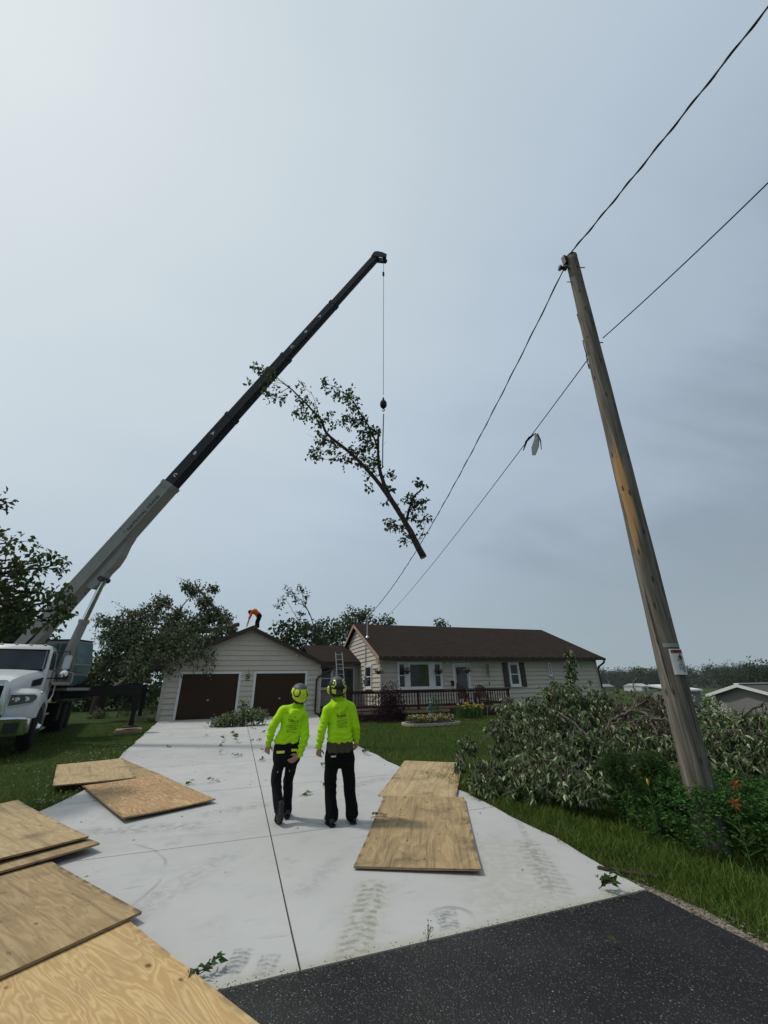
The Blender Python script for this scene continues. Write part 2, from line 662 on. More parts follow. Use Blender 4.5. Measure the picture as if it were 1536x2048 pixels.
    ring(1.9, 6.9, 1.0, 0.03, 0.45, 60)
    ring(-0.6, 7.0, 0.6, 0.025, 0.5, 10)
    # dirty lip where the slab meets the asphalt
    x, y, z = nt.xyz(c)
    lip = (y + (mid - 0.5) * 0.12).ss(3.46, 3.62).inv()
    col = nt.mix(lip * 0.5, col, (0.30, 0.29, 0.20))
    nt.link(col, b.inputs['Base Color'])
    b.inputs['Roughness'].default_value = 0.85
    b.inputs['Specular IOR Level'].default_value = 0.25
    nt.link(nt.bump(broom * 0.6 + fine * 0.4, 0.18, 0.004), b.inputs['Normal'])
    return m


def asphalt_mat():
    m, nt, b = new_mat('asphalt')
    c = nt.coord('Object')
    vo = nt.new('ShaderNodeTexVoronoi')
    nt.link(c, vo.inputs['Vector']); vo.inputs['Scale'].default_value = 80
    cell = nt.xyz(vo.outputs['Color'])[0]
    dist = X(nt.nt, vo.outputs['Distance'])
    big = nt.noise(c, 0.9, 5, 0.6)
    mid = nt.noise(c, 5, 5, 0.65)
    col = nt.mix(big.ss(0.35, 0.7), (0.030, 0.0295, 0.029), (0.052, 0.051, 0.049))
    col = nt.mix(mid.ss(0.5, 0.75) * 0.4, col, (0.06, 0.058, 0.055))
    stone = cell.ss(0.50, 0.72) * dist.ss(0.30, 0.42).inv()
    col = nt.mix(stone * 0.6, col, (0.17, 0.165, 0.155))
    bright = cell.ss(0.93, 0.95) * dist.ss(0.28, 0.40).inv()
    col = nt.mix(bright, col, (0.24, 0.235, 0.225))
    v2 = nt.new('ShaderNodeTexVoronoi')
    nt.link(c, v2.inputs['Vector']); v2.inputs['Scale'].default_value = 30
    b2 = nt.xyz(v2.outputs['Color'])[0].ss(0.955, 0.96) * X(nt.nt, v2.outputs['Distance']).ss(0.12, 0.2).inv()
    col = nt.mix(b2, col, (0.34, 0.33, 0.31))
    streak = nt.noise(nt.mapping(c, rot=(0, 0, R(20)), scale=(3, 0.5, 1)), 1.2, 5, 0.7).ss(0.6, 0.75)
    col = nt.mix(streak * 0.35, col, (0.10, 0.095, 0.085))
    nt.link(col, b.inputs['Base Color'])
    b.inputs['Roughness'].default_value = 0.95
    b.inputs['Specular IOR Level'].default_value = 0.08
    nt.link(nt.bump(dist.inv() + mid * 0.5, 0.55, 0.008), b.inputs['Normal'])
    return m


def gravel_mat():
    m, nt, b = new_mat('gravel_shoulder')
    c = nt.coord('Object')
    vo = nt.new('ShaderNodeTexVoronoi')
    nt.link(c, vo.inputs['Vector']); vo.inputs['Scale'].default_value = 75
    cell = nt.xyz(vo.outputs['Color'])[0]
    big = nt.noise(c, 3, 5, 0.6)
    col = nt.ramp(cell, [(0.1, (0.07, 0.056, 0.04)), (0.5, (0.13, 0.108, 0.078)), (0.85, (0.24, 0.215, 0.17))])
    col = nt.mix(big.ss(0.4, 0.7) * 0.6, col, (0.15, 0.12, 0.08))
    nt.link(col, b.inputs['Base Color'])
    b.inputs['Roughness'].default_value = 0.95
    nt.link(nt.bump(X(nt.nt, vo.outputs['Distance']).inv(), 0.8, 0.01), b.inputs['Normal'])
    return m


def lawn_mat():
    m, nt, b = new_mat('lawn_ground')
    c = nt.coord('Object')
    n1 = nt.noise(c, 0.5, 5, 0.6)
    n2 = nt.noise(c, 6, 5, 0.7)
    n3 = nt.noise(c, 45, 3, 0.6)
    col = nt.mix(n1.ss(0.35, 0.7), (0.028, 0.050, 0.009), (0.042, 0.066, 0.012))
    col = nt.mix(n2.ss(0.5, 0.75) * 0.5, col, (0.055, 0.06, 0.018))
    col = nt.mix(n3.ss(0.4, 0.7) * 0.5, col, (0.014, 0.028, 0.005))
    nt.link(col, b.inputs['Base Color'])
    b.inputs['Roughness'].default_value = 1.0
    b.inputs['Specular IOR Level'].default_value = 0.1
    nt.link(nt.bump(n3 + n2, 0.8, 0.05), b.inputs['Normal'])
    return m


def pole_mat():
    """weathered utility pole: grey vertical grain, dark checks, one raw tan scar"""
    m, nt, b = new_mat('weathered_pole_wood')
    c = nt.coord('Object')
    x, y, z = nt.xyz(c)
    g1 = nt.noise(nt.mapping(c, scale=(22, 22, 0.8)), 1.0, 6, 0.65, 0.25)
    g2 = nt.noise(nt.mapping(c, scale=(70, 70, 1.6)), 1.0, 4, 0.6)
    big = nt.noise(nt.mapping(c, scale=(2, 2, 0.5)), 1.2, 4)
    col = nt.mix(g1.ss(0.32, 0.68), (0.080, 0.072, 0.058), (0.200, 0.188, 0.160))
    col = nt.mix(g2.ss(0.55, 0.75) * 0.6, col, (0.08, 0.068, 0.052))
    col = nt.mix(big.ss(0.45, 0.75) * 0.45, col, (0.13, 0.12, 0.085))
    check = nt.noise(nt.mapping(c, scale=(16, 16, 0.45)), 1.0, 3, 0.5).ss(0.66, 0.70)
    col = nt.mix(check * 0.85, col, (0.025, 0.02, 0.015))
    # scar on the driveway side, wandering outline
    side = (x * -0.93 + y * -0.36)
    zed = z + (nt.noise(c, 6, 3) - 0.5) * 0.3
    scar = zed.ss(3.3, 3.55) * zed.ss(5.35, 5.6).inv() * (side + (g1 - 0.5) * 0.07 - ((zed - 4.6) * 0.9).abs() * 0.035).ss(0.050, 0.066)
    col = nt.mix(scar, col, (0.33, 0.205, 0.10))
    spots = nt.voronoi(nt.mapping(c, scale=(9, 9, 3)), 1.0)
    col = nt.mix(X(nt.nt, spots).ss(0.10, 0.2).inv() * 0.8, col, (0.04, 0.033, 0.025))
    nt.link(col, b.inputs['Base Color'])
    b.inputs['Roughness'].default_value = 0.95
    b.inputs['Specular IOR Level'].default_value = 0.05
    nt.link(nt.bump(g1 + g2 * 0.5 - check, 0.7, 0.012), b.inputs['Normal'])
    return m


def fabric(name, col, fold_scale=9.0, rough=0.85, bump=0.25):
    m, nt, b = new_mat(name)
    c = nt.coord('Object')
    w = nt.noise(nt.mapping(c, scale=(1, 1, 2.2)), fold_scale, 4, 0.55, 0.8)
    f = nt.noise(c, 420, 2)
    g = nt.new('ShaderNodeHueSaturation')
    g.inputs['Color'].default_value = (*col, 1)
    nt.link(nt.noise(c, 3, 3).lin(0.3, 0.7, 0.86, 1.1), g.inputs['Value'])
    nt.link(g.outputs[0], b.inputs['Base Color'])
    b.inputs['Roughness'].default_value = rough
    b.inputs['Specular IOR Level'].default_value = 0.12
    nt.link(nt.bump(w + f * 0.1, bump, 0.03), b.inputs['Normal'])
    return m


def glass_mat(name, col, rough=0.06, spec=0.4):
    m, nt, b = new_mat(name)
    c = nt.coord('Object')
    nt.link(nt.mix(nt.noise(c, 1.5, 3).ss(0.4, 0.6), col, tuple(k * 1.6 for k in col)), b.inputs['Base Color'])
    b.inputs['Roughness'].default_value = rough
    b.inputs['Specular IOR Level'].default_value = spec
    return m


M_SIDING = siding_mat()
M_SHINGLE = shingle_mat()
M_CONC = concrete_mat()
M_ASPH = asphalt_mat()
M_GRAVEL = gravel_mat()
M_LAWN = lawn_mat()
M_POLE = pole_mat()
M_TRIM = plain('white_trim', (0.62, 0.62, 0.60), 0.5, var=0.06)
M_BROWN = plain('brown_trim', (0.042, 0.028, 0.021), 0.6, var=0.12, spec=.2)
M_SOFFIT = plain('tan_fascia', (0.33, 0.22, 0.15), 0.6)
M_DOOR = plain('brown_garage_door', (0.036, 0.0225, 0.014), 0.8, var=0.12, scale=2.5, spec=.1)
M_SHUT = plain('brown_shutter', (0.04, 0.024, 0.018), 0.6)
M_DECK = wood_mat('stained_deck_wood', (0.046, 0.023, 0.018), (0.058, 0.030, 0.023), (0.022, 0.011, 0.009), (1, 6, 6))
M_DECKEDGE = wood_mat('bare_deck_board', (0.25, 0.18, 0.13), (0.30, 0.22, 0.16), (0.17, 0.11, 0.08), (1, 6, 6))
M_GLASS = glass_mat('window_glass', (0.012, 0.015, 0.016))
M_BLACK = plain('black_paint', (0.008, 0.008, 0.009), 0.55, spec=.2)
M_DKMETAL = plain('dark_metal', (0.03, 0.03, 0.033), 0.4, metal=0.6)
M_GALV = plain('galvanised_metal', (0.42, 0.43, 0.44), 0.45, metal=0.7)
M_CHROME = plain('chrome', (0.72, 0.74, 0.76), 0.12, metal=1.0, var=0.04)
M_TRUCK = plain('white_truck_paint', (0.54, 0.56, 0.56), 0.32, var=0.02, scale=1.5, coat=0.4)
M_BOOM = plain('grey_boom_paint', (0.235, 0.235, 0.22), 0.55, var=0.10, scale=2, spec=.25)
M_BOOMBLK = plain('black_boom_paint', (0.012, 0.0125, 0.017), 0.5, var=0.15, scale=2, spec=.22)
M_RUBBER = plain('tyre_rubber', (0.012, 0.012, 0.012), 0.9, spec=.2)
M_ROPE = plain('wire_rope', (0.10, 0.11, 0.12), 0.5, metal=0.4)
M_CABLE = plain('cable_black', (0.02, 0.02, 0.022), 0.6)
M_BARK = wood_mat('bark', (0.035, 0.027, 0.021), (0.055, 0.044, 0.034), (0.014, 0.011, 0.009), (6, 6, 1.5), 2.0, 0.95)
M_BARKG = wood_mat('grey_bark', (0.085, 0.072, 0.058), (0.13, 0.112, 0.09), (0.035, 0.029, 0.022), (6, 6, 1.5), 2.0, 0.95)
M_RAWWOOD = wood_mat('cut_wood', (0.46, 0.34, 0.20), (0.52, 0.40, 0.25), (0.33, 0.22, 0.12), (3, 3, 3))
M_SKIN = plain('skin', (0.33, 0.18, 0.125), 0.5, var=0.1)
M_LETTER = plain('black_lettering', (0.012, 0.012, 0.012), 0.5)
M_LETTERW = plain('white_lettering', (0.6, 0.6, 0.6), 0.5)
M_PLYEDGE = ply_edge_mat()
L_HANG = leafy('hoisted_leaf', (0.036, 0.072, 0.014), (0.075, 0.105, 0.045), trans=0.3)
L_PILE = leafy('wilted_leaf', (0.045, 0.078, 0.022), (0.30, 0.345, 0.20), trans=0.18, var=0.55)
L_PILEB = leafy('wilted_brown_leaf', (0.075, 0.065, 0.04), (0.26, 0.22, 0.165), trans=0.2)
L_ROOF = leafy('fallen_crown_leaf', (0.028, 0.052, 0.013), (0.16, 0.185, 0.10), trans=0.22)
L_TREE = leafy('tree_leaf', (0.026, 0.05, 0.012), (0.05, 0.08, 0.03), trans=0.25)
L_TREE2 = leafy('light_tree_leaf', (0.04, 0.072, 0.018), (0.07, 0.10, 0.04), trans=0.25)
L_OAK = leafy('near_tree_leaf', (0.04, 0.066, 0.018), (0.075, 0.105, 0.04), trans=0.25)
L_SHRUB = leafy('shrub_leaf', (0.032, 0.068, 0.014), (0.05, 0.09, 0.03), trans=0.25)
L_COVER = leafy('ground_cover_leaf', (0.046, 0.112, 0.022), (0.07, 0.14, 0.045), trans=0.25)
L_PURPLE = leafy('purple_leaf', (0.030, 0.012, 0.016), (0.05, 0.022, 0.028))
L_YELLOW = leafy('yellow_petal', (0.55, 0.42, 0.06), (0.5, 0.38, 0.08), var=0.3)
L_WHITEF = leafy('cream_petal', (0.62, 0.60, 0.46), (0.55, 0.53, 0.40), var=0.2)
L_ORANGE = leafy('orange_petal', (0.26, 0.055, 0.02), (0.33, 0.12, 0.05), var=0.3)
L_PINK = leafy('pink_petal', (0.32, 0.06, 0.09), (0.34, 0.1, 0.12), var=0.3)
L_GRASS = leafy('grass_blade', (0.084, 0.132, 0.021), (0.084, 0.132, 0.022), var=0.5, trans=0.3)
L_DRY = leafy('dry_grass_blade', (0.17, 0.135, 0.06), (0.17, 0.13, 0.06), var=.4)
L_FAR = leafy('far_tree_leaf', (0.030, 0.050, 0.020), (0.045, 0.07, 0.035), var=0.3)


# ------------------------------------------------------------------ foliage tools
def unit(a):
    a = np.asarray(a, float)
    return a / np.maximum(np.linalg.norm(a, axis=-1, keepdims=True), 1e-9)


class Fol:
    """collects leaves; each leaf is a small folded blade of its own"""
    def __init__(s):
        s.P, s.D, s.L, s.W = [], [], [], []

    def add(s, P, D, L, W):
        P = np.atleast_2d(P)
        n = len(P)
        s.P.append(P); s.D.append(np.broadcast_to(D, (n, 3)))
        s.L.append(np.broadcast_to(L, (n,))); s.W.append(np.broadcast_to(W, (n,)))

    def tuft(s, p, n, sig, l, w, bias=(0, 0, -0.35), lv=0.35):
        P = np.asarray(p, float) + RNG.normal(size=(n, 3)) * sig
        D = unit(RNG.normal(size=(n, 3)) + np.asarray(bias) * 1.6)
        k = RNG.uniform(1 - lv, 1 + lv, n)
        s.add(P, D, l * k, w * k)

    def build(s, name, mat, parent=None, fold=0.25, up_bias=0.9, flip=0.0):
        P = np.concatenate(s.P); D = unit(np.concatenate(s.D)); L = np.concatenate(s.L)[:, None]; W = np.concatenate(s.W)[:, None]
        n = len(P)
        A = RNG.normal(size=(n, 3)) + np.array([0, 0, up_bias])
        S = unit(np.cross(D, A))
        N = np.cross(S, D)
        N *= np.sign(N[:, 2:3] + 1e-9)
        mid = P + D * L * 0.42
        V = np.stack([P, mid + S * W * 0.5 + N * W * fold, P + D * L - N * L * 0.12, mid - S * W * 0.5 + N * W * fold], 1)
        up = (np.sum(np.cross(V[:, 1] - V[:, 0], V[:, 2] - V[:, 0]) * N, 1) > 0)
        if flip: up = up ^ (RNG.uniform(0, 1, n) < flip)
        base = np.arange(n)[:, None] * 4
        F1 = np.where(up[:, None], base + np.array([0, 1, 2]), base + np.array([0, 2, 1]))
        F2 = np.where(up[:, None], base + np.array([0, 2, 3]), base + np.array([0, 3, 2]))
        return mesh_np(name, V.reshape(-1, 3), np.concatenate([F1, F2]), mat, parent)


def path(pts, n=8, wob=0.0):
    """smooth points through a polyline (Catmull-Rom)"""
    p = [Vector(q) for q in pts]
    if len(p) == 2: p = [p[0], (p[0] + p[1]) / 2, p[1]]
    out = []
    for i in range(len(p) - 1):
        a, b, c, d = p[max(i - 1, 0)], p[i], p[i + 1], p[min(i + 2, len(p) - 1)]
        for k in range(n):
            t = k / n
            q = 0.5 * ((2 * b) + (c - a) * t + (2 * a - 5 * b + 4 * c - d) * t * t + (3 * b - a - 3 * c + d) * t ** 3)
            out.append(q + Vector(RNG.normal(size=3) * wob))
    out.append(p[-1])
    return out


def taper(n, r0, r1): return [r0 + (r1 - r0) * (i / max(n - 1, 1)) for i in range(n)]


def twig(wood, fol, p, d, length, nleaf, l, w, r=0.006, droop=0.25, bias=(0, 0, -0.3), sides=4, sig=0.05):
    """one leafy twig: a bending stem with leaves crowding its outer part"""
    p = Vector(p); d = Vector(d).normalized()
    pts = [p.copy()]
    for i in range(4):
        d = (d + Vector(RNG.normal(size=3)) * 0.18 + Vector((0, 0, -droop * 0.25))).normalized()
        pts.append(pts[-1] + d * length / 4)
    if wood is not None: wood.tube(pts, taper(5, r, r * 0.35), sides, False)
    t = RNG.uniform(0.25, 1.0, nleaf) ** 0.8 * 4
    for k in t:
        i = min(int(k), 3)
        q = pts[i].lerp(pts[i + 1], k - i)
        fol.add(np.array(q) + RNG.normal(size=(1, 3)) * sig, unit(np.array(d)[None] * 0.5 + RNG.normal(size=(1, 3)) * 0.8 + np.asarray(bias)), l * RNG.uniform(0.65, 1.25), w * RNG.uniform(0.7, 1.2))
    return pts


def limb(wood, fol, pts, r0, r1, ntw, twl, nleaf, l, w, droop=0.3, wob=0.01, sides=7, start=0.3, spread=1.0, bias=(0, 0, -0.3), away=0.55):
    """a limb through given points, with twigs springing from its outer part"""
    q = path(pts, 6, wob)
    wood.tube(q, taper(len(q), r0, r1), sides)
    n = len(q)
    for _ in range(ntw):
        i = int(min(n - 2, (start + (1 - start) * RNG.uniform() ** 0.85) * (n - 1)))
        t = (q[i + 1] - q[i]).normalized()
        side = Vector(RNG.normal(size=3))
        side = (side - t * side.dot(t)).normalized()
        d = t * away + side * spread
        twig(wood, fol, q[i], d, twl * RNG.uniform(0.5, 1.2), nleaf, l, w, max(r1 * 0.6, 0.004), droop, bias)
    return q


def crown_tree(name, label, cat, base, height, blobs, leafmat, trunk_r=0.18, l=0.16, w=0.12, per=90, tuft=9, sig=0.22, group=None, barkmat=None, fork=0.35, fill=0.55):
    """standing tree: tapered trunk, limbs reaching into each clump, leaves in tufts through the clumps"""
    t = thing(name, label, cat, base, group)
    wd, fo = MB(), Fol()
    base = Vector(base)
    top = base + Vector((RNG.normal() * 0.2, RNG.normal() * 0.2, height * 0.62))
    q = path([base, base.lerp(top, 0.5) + Vector((RNG.normal() * 0.1, RNG.normal() * 0.1, 0)), top], 5, 0.02)
    wd.tube(q, taper(len(q), trunk_r, trunk_r * 0.4), 9)
    for c, r in blobs:
        c = np.array(c, float); r = np.array(r if hasattr(r, '__len__') else (r, r, r), float)
        s = base.lerp(top, fork + (1 - fork) * RNG.uniform(0, 0.9))
        e = Vector(c)
        m = s.lerp(e, 0.5) + Vector(RNG.normal(size=3) * 0.12)
        bq = path([s, m, e], 5, 0.02)
        wd.tube(bq, taper(len(bq), trunk_r * 0.4, 0.012), 5)
        k = max(8, int(per * (r[0] * r[1] * r[2]) ** (2 / 3)))
        U = unit(RNG.normal(size=(k, 3))) * (RNG.uniform(0, 1, (k, 1)) ** (1 / 3) * (1 - fill) + fill * RNG.uniform(0.7, 1.12, (k, 1)))
        for u in U:
            p = c + u * r
            n = int(tuft * RNG.uniform(0.5, 1.5))
            fo.tuft(p, n, sig, l, w, (u[0] * 0.4, u[1] * 0.4, -0.3))
            if RNG.uniform() < 0.25:
                wd.tube([Vector(c + u * r * 0.35), Vector(p)], [0.012, 0.004], 4, False)
    wd.build('trunk', barkmat or M_BARK, t, smooth=True)
    fo.build('crown', leafmat, t)
    return t


def shrub(name, label, cat, c, r, leafmat, n=120, tuft=8, l=0.07, w=0.04, sig=0.06, group=None, stems=9, stemmat=None, bias=(0, 0, 0.25)):
    """bush: stems fanning from the ground, leaves along them and at their ends"""
    t = thing(name, label, cat, c, group)
    wd, fo = MB(), Fol()
    c = np.array(c, float); r = np.array(r, float)
    for i in range(stems):
        u = unit(RNG.normal(size=3)); u[2] = abs(u[2]) + 0.5
        e = c + unit(u) * r * 0.9
        q = path([c + RNG.normal(size=3) * np.array([0.06, 0.06, 0]), (c + e) / 2 + RNG.normal(size=3) * 0.05, e], 4, 0.01)
        wd.tube(q, taper(len(q), 0.012, 0.004), 4, False)
    for i in range(n):
        u = unit(RNG.normal(size=3)); u[2] = abs(u[2])
        p = c + u * r * RNG.uniform(0.45, 1.05)
        fo.tuft(p, int(tuft * RNG.uniform(0.5, 1.5)), sig, l, w, np.array(bias) + u * 0.5)
    wd.build('stem', stemmat or M_BARK, t)
    fo.build('foliage', leafmat, t)
    return t


def grass(name, n, xr, yr, keep, h, w, lean, mat, tall=None):
    """blades of grass as real little blades; keep(x, y) says where it grows"""
    x = RNG.uniform(*xr, n); y = RNG.uniform(*yr, n)
    k = keep(x, y)
    x, y = x[k], y[k]
    n = len(x)
    z = gz(x, y) - 0.035
    H = h * RNG.uniform(0.45, 1.3, n)
    if tall is not None: H = H * tall(x, y)
    a = RNG.uniform(0, 6.283, n)
    b = RNG.uniform(0, 6.283, n)
    ln = lean * H * RNG.uniform(0.2, 1.5, n)
    W = w * RNG.uniform(0.7, 1.3, n)
    B = np.stack([x, y, z], 1)
    S = np.stack([np.cos(a), np.sin(a), np.zeros(n)], 1) * W[:, None] / 2
    Lv = np.stack([np.cos(b), np.sin(b), np.zeros(n)], 1)
    M = B + Lv * (ln * 0.35)[:, None] + np.array([0, 0, 1]) * (H * 0.6)[:, None]
    T = B + Lv * ln[:, None] + np.array([0, 0, 1]) * H[:, None]
    V = np.stack([B - S, B + S, M - S * 0.75, M + S * 0.75, T], 1).reshape(-1, 3)
    i = np.arange(n)[:, None] * 5
    F = np.concatenate([i + np.array([0, 1, 3]), i + np.array([0, 3, 2]), i + np.array([2, 3, 4])])
    o = mesh_np(name, V, F, mat)
    return tag(o, kind='stuff')


# ------------------------------------------------------------------ setting: ground, driveway, asphalt
def build_ground():
    xs = np.unique(np.concatenate([np.linspace(-700, -60, 9), np.linspace(-60, -14, 12), np.linspace(-14, 34, 65), np.linspace(34, 80, 16), np.linspace(80, 900, 12)]))
    ys = np.unique(np.concatenate([np.linspace(-300, -20, 8), np.linspace(-20, 36, 75), np.linspace(36, 90, 12), np.linspace(90, 1200, 14)]))
    X_, Y_ = np.meshgrid(xs, ys)
    near = (X_ > -13) & (X_ < 20) & (Y_ > 1) & (Y_ < 21)
    Z = gz(X_, Y_) - 0.035 + np.where(near, 0.012 * (np.sin(X_ * 1.7 + Y_ * 0.6) + np.sin(Y_ * 2.3 - X_)), 0) * (np.abs(X_ - 0.5) > 3.6)
    V = np.stack([X_, Y_, Z], -1).reshape(-1, 3)
    nx = len(xs)
    i, j = np.meshgrid(np.arange(nx - 1), np.arange(len(ys) - 1))
    a = (j * nx + i).ravel()
    F = np.stack([a, a + 1, a + nx + 1, a + nx], 1)
    tag(mesh_np('ground', V, F, M_LAWN, smooth=True), kind='structure')


LEFT_EDGE = ([3.4, 8.0, 9.15, 12.0, 21.1, 22.4], [-2.65, -2.5, -2.25, -2.45, -3.05, -3.12])
RIGHT_EDGE = ([3.47, 4.8, 6.9, 8.0, 11.7, 19.5, 22.4], [3.57, 3.68, 3.70, 3.45, 3.35, 3.70, 4.1])
JOINTS = [3.47, 5.97, 8.42, 10.9, 13.35, 15.8, 18.25, 20.7, 22.28]


def edge_l(y): return np.interp(y, *LEFT_EDGE)
def edge_r(y): return np.interp(y, *RIGHT_EDGE)


def build_driveway():
    mb = MB()
    for r in range(len(JOINTS) - 1):
        y0, y1 = JOINTS[r] + (0.006 if r else 0.0), JOINTS[r + 1] - 0.006
        for side in (0, 1):
            ny = 6
            top = []
            for k in range(ny + 1):
                y = y0 + (y1 - y0) * k / ny
                wig = 0.02 * math.sin(y * 3.1) + 0.012 * math.sin(y * 9.7)
                xa, xb = (float(edge_l(y)) + wig, 0.6 - 0.007) if side == 0 else (0.6 + 0.007, float(edge_r(y)) + wig)
                top.append((xa, xb, y))
            vs, fs = [], []
            for xa, xb, y in top:
                z = gzf(0, y)
                vs += [(xa, y, z), (xb, y, z), (xa, y, z - 0.1), (xb, y, z - 0.1)]
            for k in range(ny):
                a = 4 * k
                fs += [(a, a + 1, a + 5, a + 4), (a + 1, a + 3, a + 7, a + 5), (a + 2, a, a + 4, a + 6)]
            fs += [(0, 2, 3, 1), (4 * ny, 4 * ny + 1, 4 * ny + 3, 4 * ny + 2)]
            mb.add(vs, fs)
    tag(mb.build('driveway', M_CONC), kind='structure')
    j = MB()
    dk = plain('joint_dirt', (0.035, 0.033, 0.028), 0.95)
    for y in JOINTS[1:-1]:
        z = gzf(0, y) - 0.010
        j.add([(float(edge_l(y)) + .05, y - 0.015, z), (float(edge_r(y)) - .05, y - 0.015, z), (float(edge_r(y)) - .05, y + 0.015, z), (float(edge_l(y)) + .05, y + 0.015, z)], [(0, 1, 2, 3)])
    ys = np.linspace(3.48, 22.2, 30)
    for a, b in zip(ys[:-1], ys[1:]):
        za, zb = gzf(0, a) - 0.012, gzf(0, b) - 0.012
        j.add([(0.585, a, za), (0.615, a, za), (0.615, b, zb), (0.585, b, zb)], [(0, 1, 2, 3)])
    tag(j.build('driveway_joint', dk), kind='structure')


def build_asphalt():
    ys = np.linspace(-20, 3.462, 60)
    V, F = [], []
    for k, y in enumerate(ys):
        wig = 0.015 * math.sin(y * 7.3) + 0.01 * math.sin(y * 17.0)
        V += [(-3.6, y, -0.006), (3.50 + 0.025 * (y - 1) + wig, y, -0.006), (3.50 + 0.025 * (y - 1) + wig, y, -0.12)]
        if k: a = 3 * (k - 1); F += [(a, a + 1, a + 4, a + 3), (a + 1, a + 2, a + 5, a + 4)]
    k = 3 * (len(ys) - 1)
    tag(mesh_np('asphalt_road', V, F, M_ASPH), kind='structure')
    ys = np.linspace(-20, 3.75, 70)
    V, F = [], []
    for k, y in enumerate(ys):
        wig = 0.04 * math.sin(y * 4.1) + 0.03 * math.sin(y * 11.0)
        V += [(3.3, y, -0.026), (3.76 - 0.06 * max(y - 2.4, 0) * 1.4 + wig, y, -0.022)]
        if k: a = 2 * (k - 1); F += [(a, a + 1, a + 3, a + 2)]
    tag(mesh_np('gravel_shoulder', V, F, M_GRAVEL), kind='structure')
    # loose stones on the shoulder and the brown soil behind it
    mb = MB()
    for i in range(700):
        y = RNG.uniform(0.6, 3.7)
        x = 3.48 + RNG.uniform(0.02, 0.36) - 0.06 * max(y - 2.4, 0)
        s = RNG.uniform(0.004, 0.013)
        mb.ball((x, y, -0.02), (s, s * RNG.uniform(.7, 1.3), s * .7), 5, 3)
    tag(mb.build('loose_gravel', M_GRAVEL), kind='stuff')


build_ground()
build_driveway()
build_asphalt()

fl = lambda x, y: (x < edge_l(y) + 0.02 - RNG.uniform(-0.05, 0.03, len(x)))
fr = lambda x, y: (x > np.where(y > 3.6, edge_r(np.maximum(y, 3.5)), 3.76 - 0.085 * np.maximum(y - 2.4, 0)) - 0.01 + RNG.uniform(-0.02, 0.06, len(x)))
HOUSEKEEP = lambda x, y: ~((y > 18.3) & (x > 4) & (y < 32))
grass('lawn_grass', 42000, (-9.5, -2.0), (6.5, 21.8), lambda x, y: fl(x, y) & (RNG.uniform(0, 1, len(x)) < np.clip(9.0 / y, .3, 1)), 0.065, 0.011, 0.8, L_GRASS)
grass('lawn_grass', 9000, (-3.9, -2.0), (6.5, 21.5), lambda x, y: fl(x, y) & (x > edge_l(y) - 0.6), 0.07, 0.008, 0.9, L_GRASS)
grass('lawn_grass', 46000, (3.2, 15), (7.6, 18.2), lambda x, y: fr(x, y) & HOUSEKEEP(x, y), 0.07, 0.011, 0.8, L_GRASS)
grass('verge_grass', 60000, (3.4, 6.6), (0.6, 8.4), lambda x, y: fr(x, y) & (RNG.uniform(0, 1, len(x)) < np.where(x > 4.7, 0.55, 1.0)), 0.085, 0.0065, 0.9, L_GRASS,
      lambda x, y: 0.75 + 0.5 * np.clip((y - 2.6) / 1.5, 0, 1) * np.clip(1 - np.abs(x - 4.1) / 0.8, 0, 1) + 0.35 * (np.sin(x * 9 + y * 4) > 0.5))
grass('verge_grass', 9000, (3.4, 5.2), (3.4, 8.0), lambda x, y: fr(x, y) & (np.sin(x * 5 + 2 * np.sin(y * 3)) + RNG.normal(size=len(x)) * .5 > 0.3), 0.13, 0.007, 0.8, L_GRASS)
grass('dry_grass', 5200, (3.4, 4.4), (2.4, 8.2), lambda x, y: fr(x, y) & (x < edge_r(np.maximum(y, 3.5)) + RNG.exponential(.16, len(x))), 0.06, 0.006, 1.4, L_DRY)
grass('dry_grass', 3800, (-3.6, -2.0), (7.5, 21.5), lambda x, y: fl(x, y) & (x > edge_l(y) - RNG.exponential(.25, len(x))), 0.05, 0.007, 1.4, L_DRY)
grass('dry_grass', 3000, (4.0, 6.2), (4.4, 7.6), lambda x, y: fr(x, y) & (np.sin(x * 3.1 + 1) * np.sin(y * 2.3) + RNG.normal(size=len(x)) * .3 > .55), 0.07, 0.006, 1.2, L_DRY)


def clover():
    fo = Fol()
    n = 320
    y = RNG.uniform(7.6, 15, n); x = edge_l(y) - RNG.exponential(.55, n) - .05
    for i in range(n):
        fo.tuft((x[i], y[i], gzf(x[i], y[i]) + .03), 3, .006, .014, .012, (0, 0, .5))
    tag(fo.build('clover_flowers', L_WHITEF), kind='stuff')
    # crumbs of leaf and bark strewn over the slab
    fo = Fol()
    n = 520
    y = RNG.uniform(3.6, 21.5, n) ; x = RNG.uniform(0, 1, n) * (edge_r(y) - edge_l(y)) + edge_l(y)
    k = RNG.uniform(0, 1, n) < np.clip((y - 2) / 12, .25, 1)
    for a, b in zip(x[k], y[k]):
        t = RNG.uniform(0, 6.283)
        fo.add((a, b, gzf(a, b) + .004), np.array([[math.cos(t), math.sin(t), .05]]), RNG.uniform(.01, .045), RNG.uniform(.006, .02))
    tag(fo.build('leaf_crumbs', L_PILEB), kind='stuff')
    # grit along the joint with the asphalt
    mb = MB()
    for i in range(420):
        x = RNG.uniform(-.3, 3.6); y = 3.465 + RNG.normal() * .03; s = RNG.uniform(.002, .006)
        mb.ball((x, y, 0 if y > 3.47 else -.005), (s, s, s * .7), 5, 3)
    tag(mb.build('joint_grit', M_GRAVEL), kind='stuff')


clover()
grass('lawn_grass', 15000, (-9.0, -2.4), (2.0, 6.6), lambda x, y: x < edge_l(y) - .05, 0.065, 0.010, 0.8, L_GRASS)
grass('lawn_grass', 16000, (6.5, 13.0), (0.6, 7.8), lambda x, y: x > 0, 0.075, 0.011, 0.8, L_GRASS)


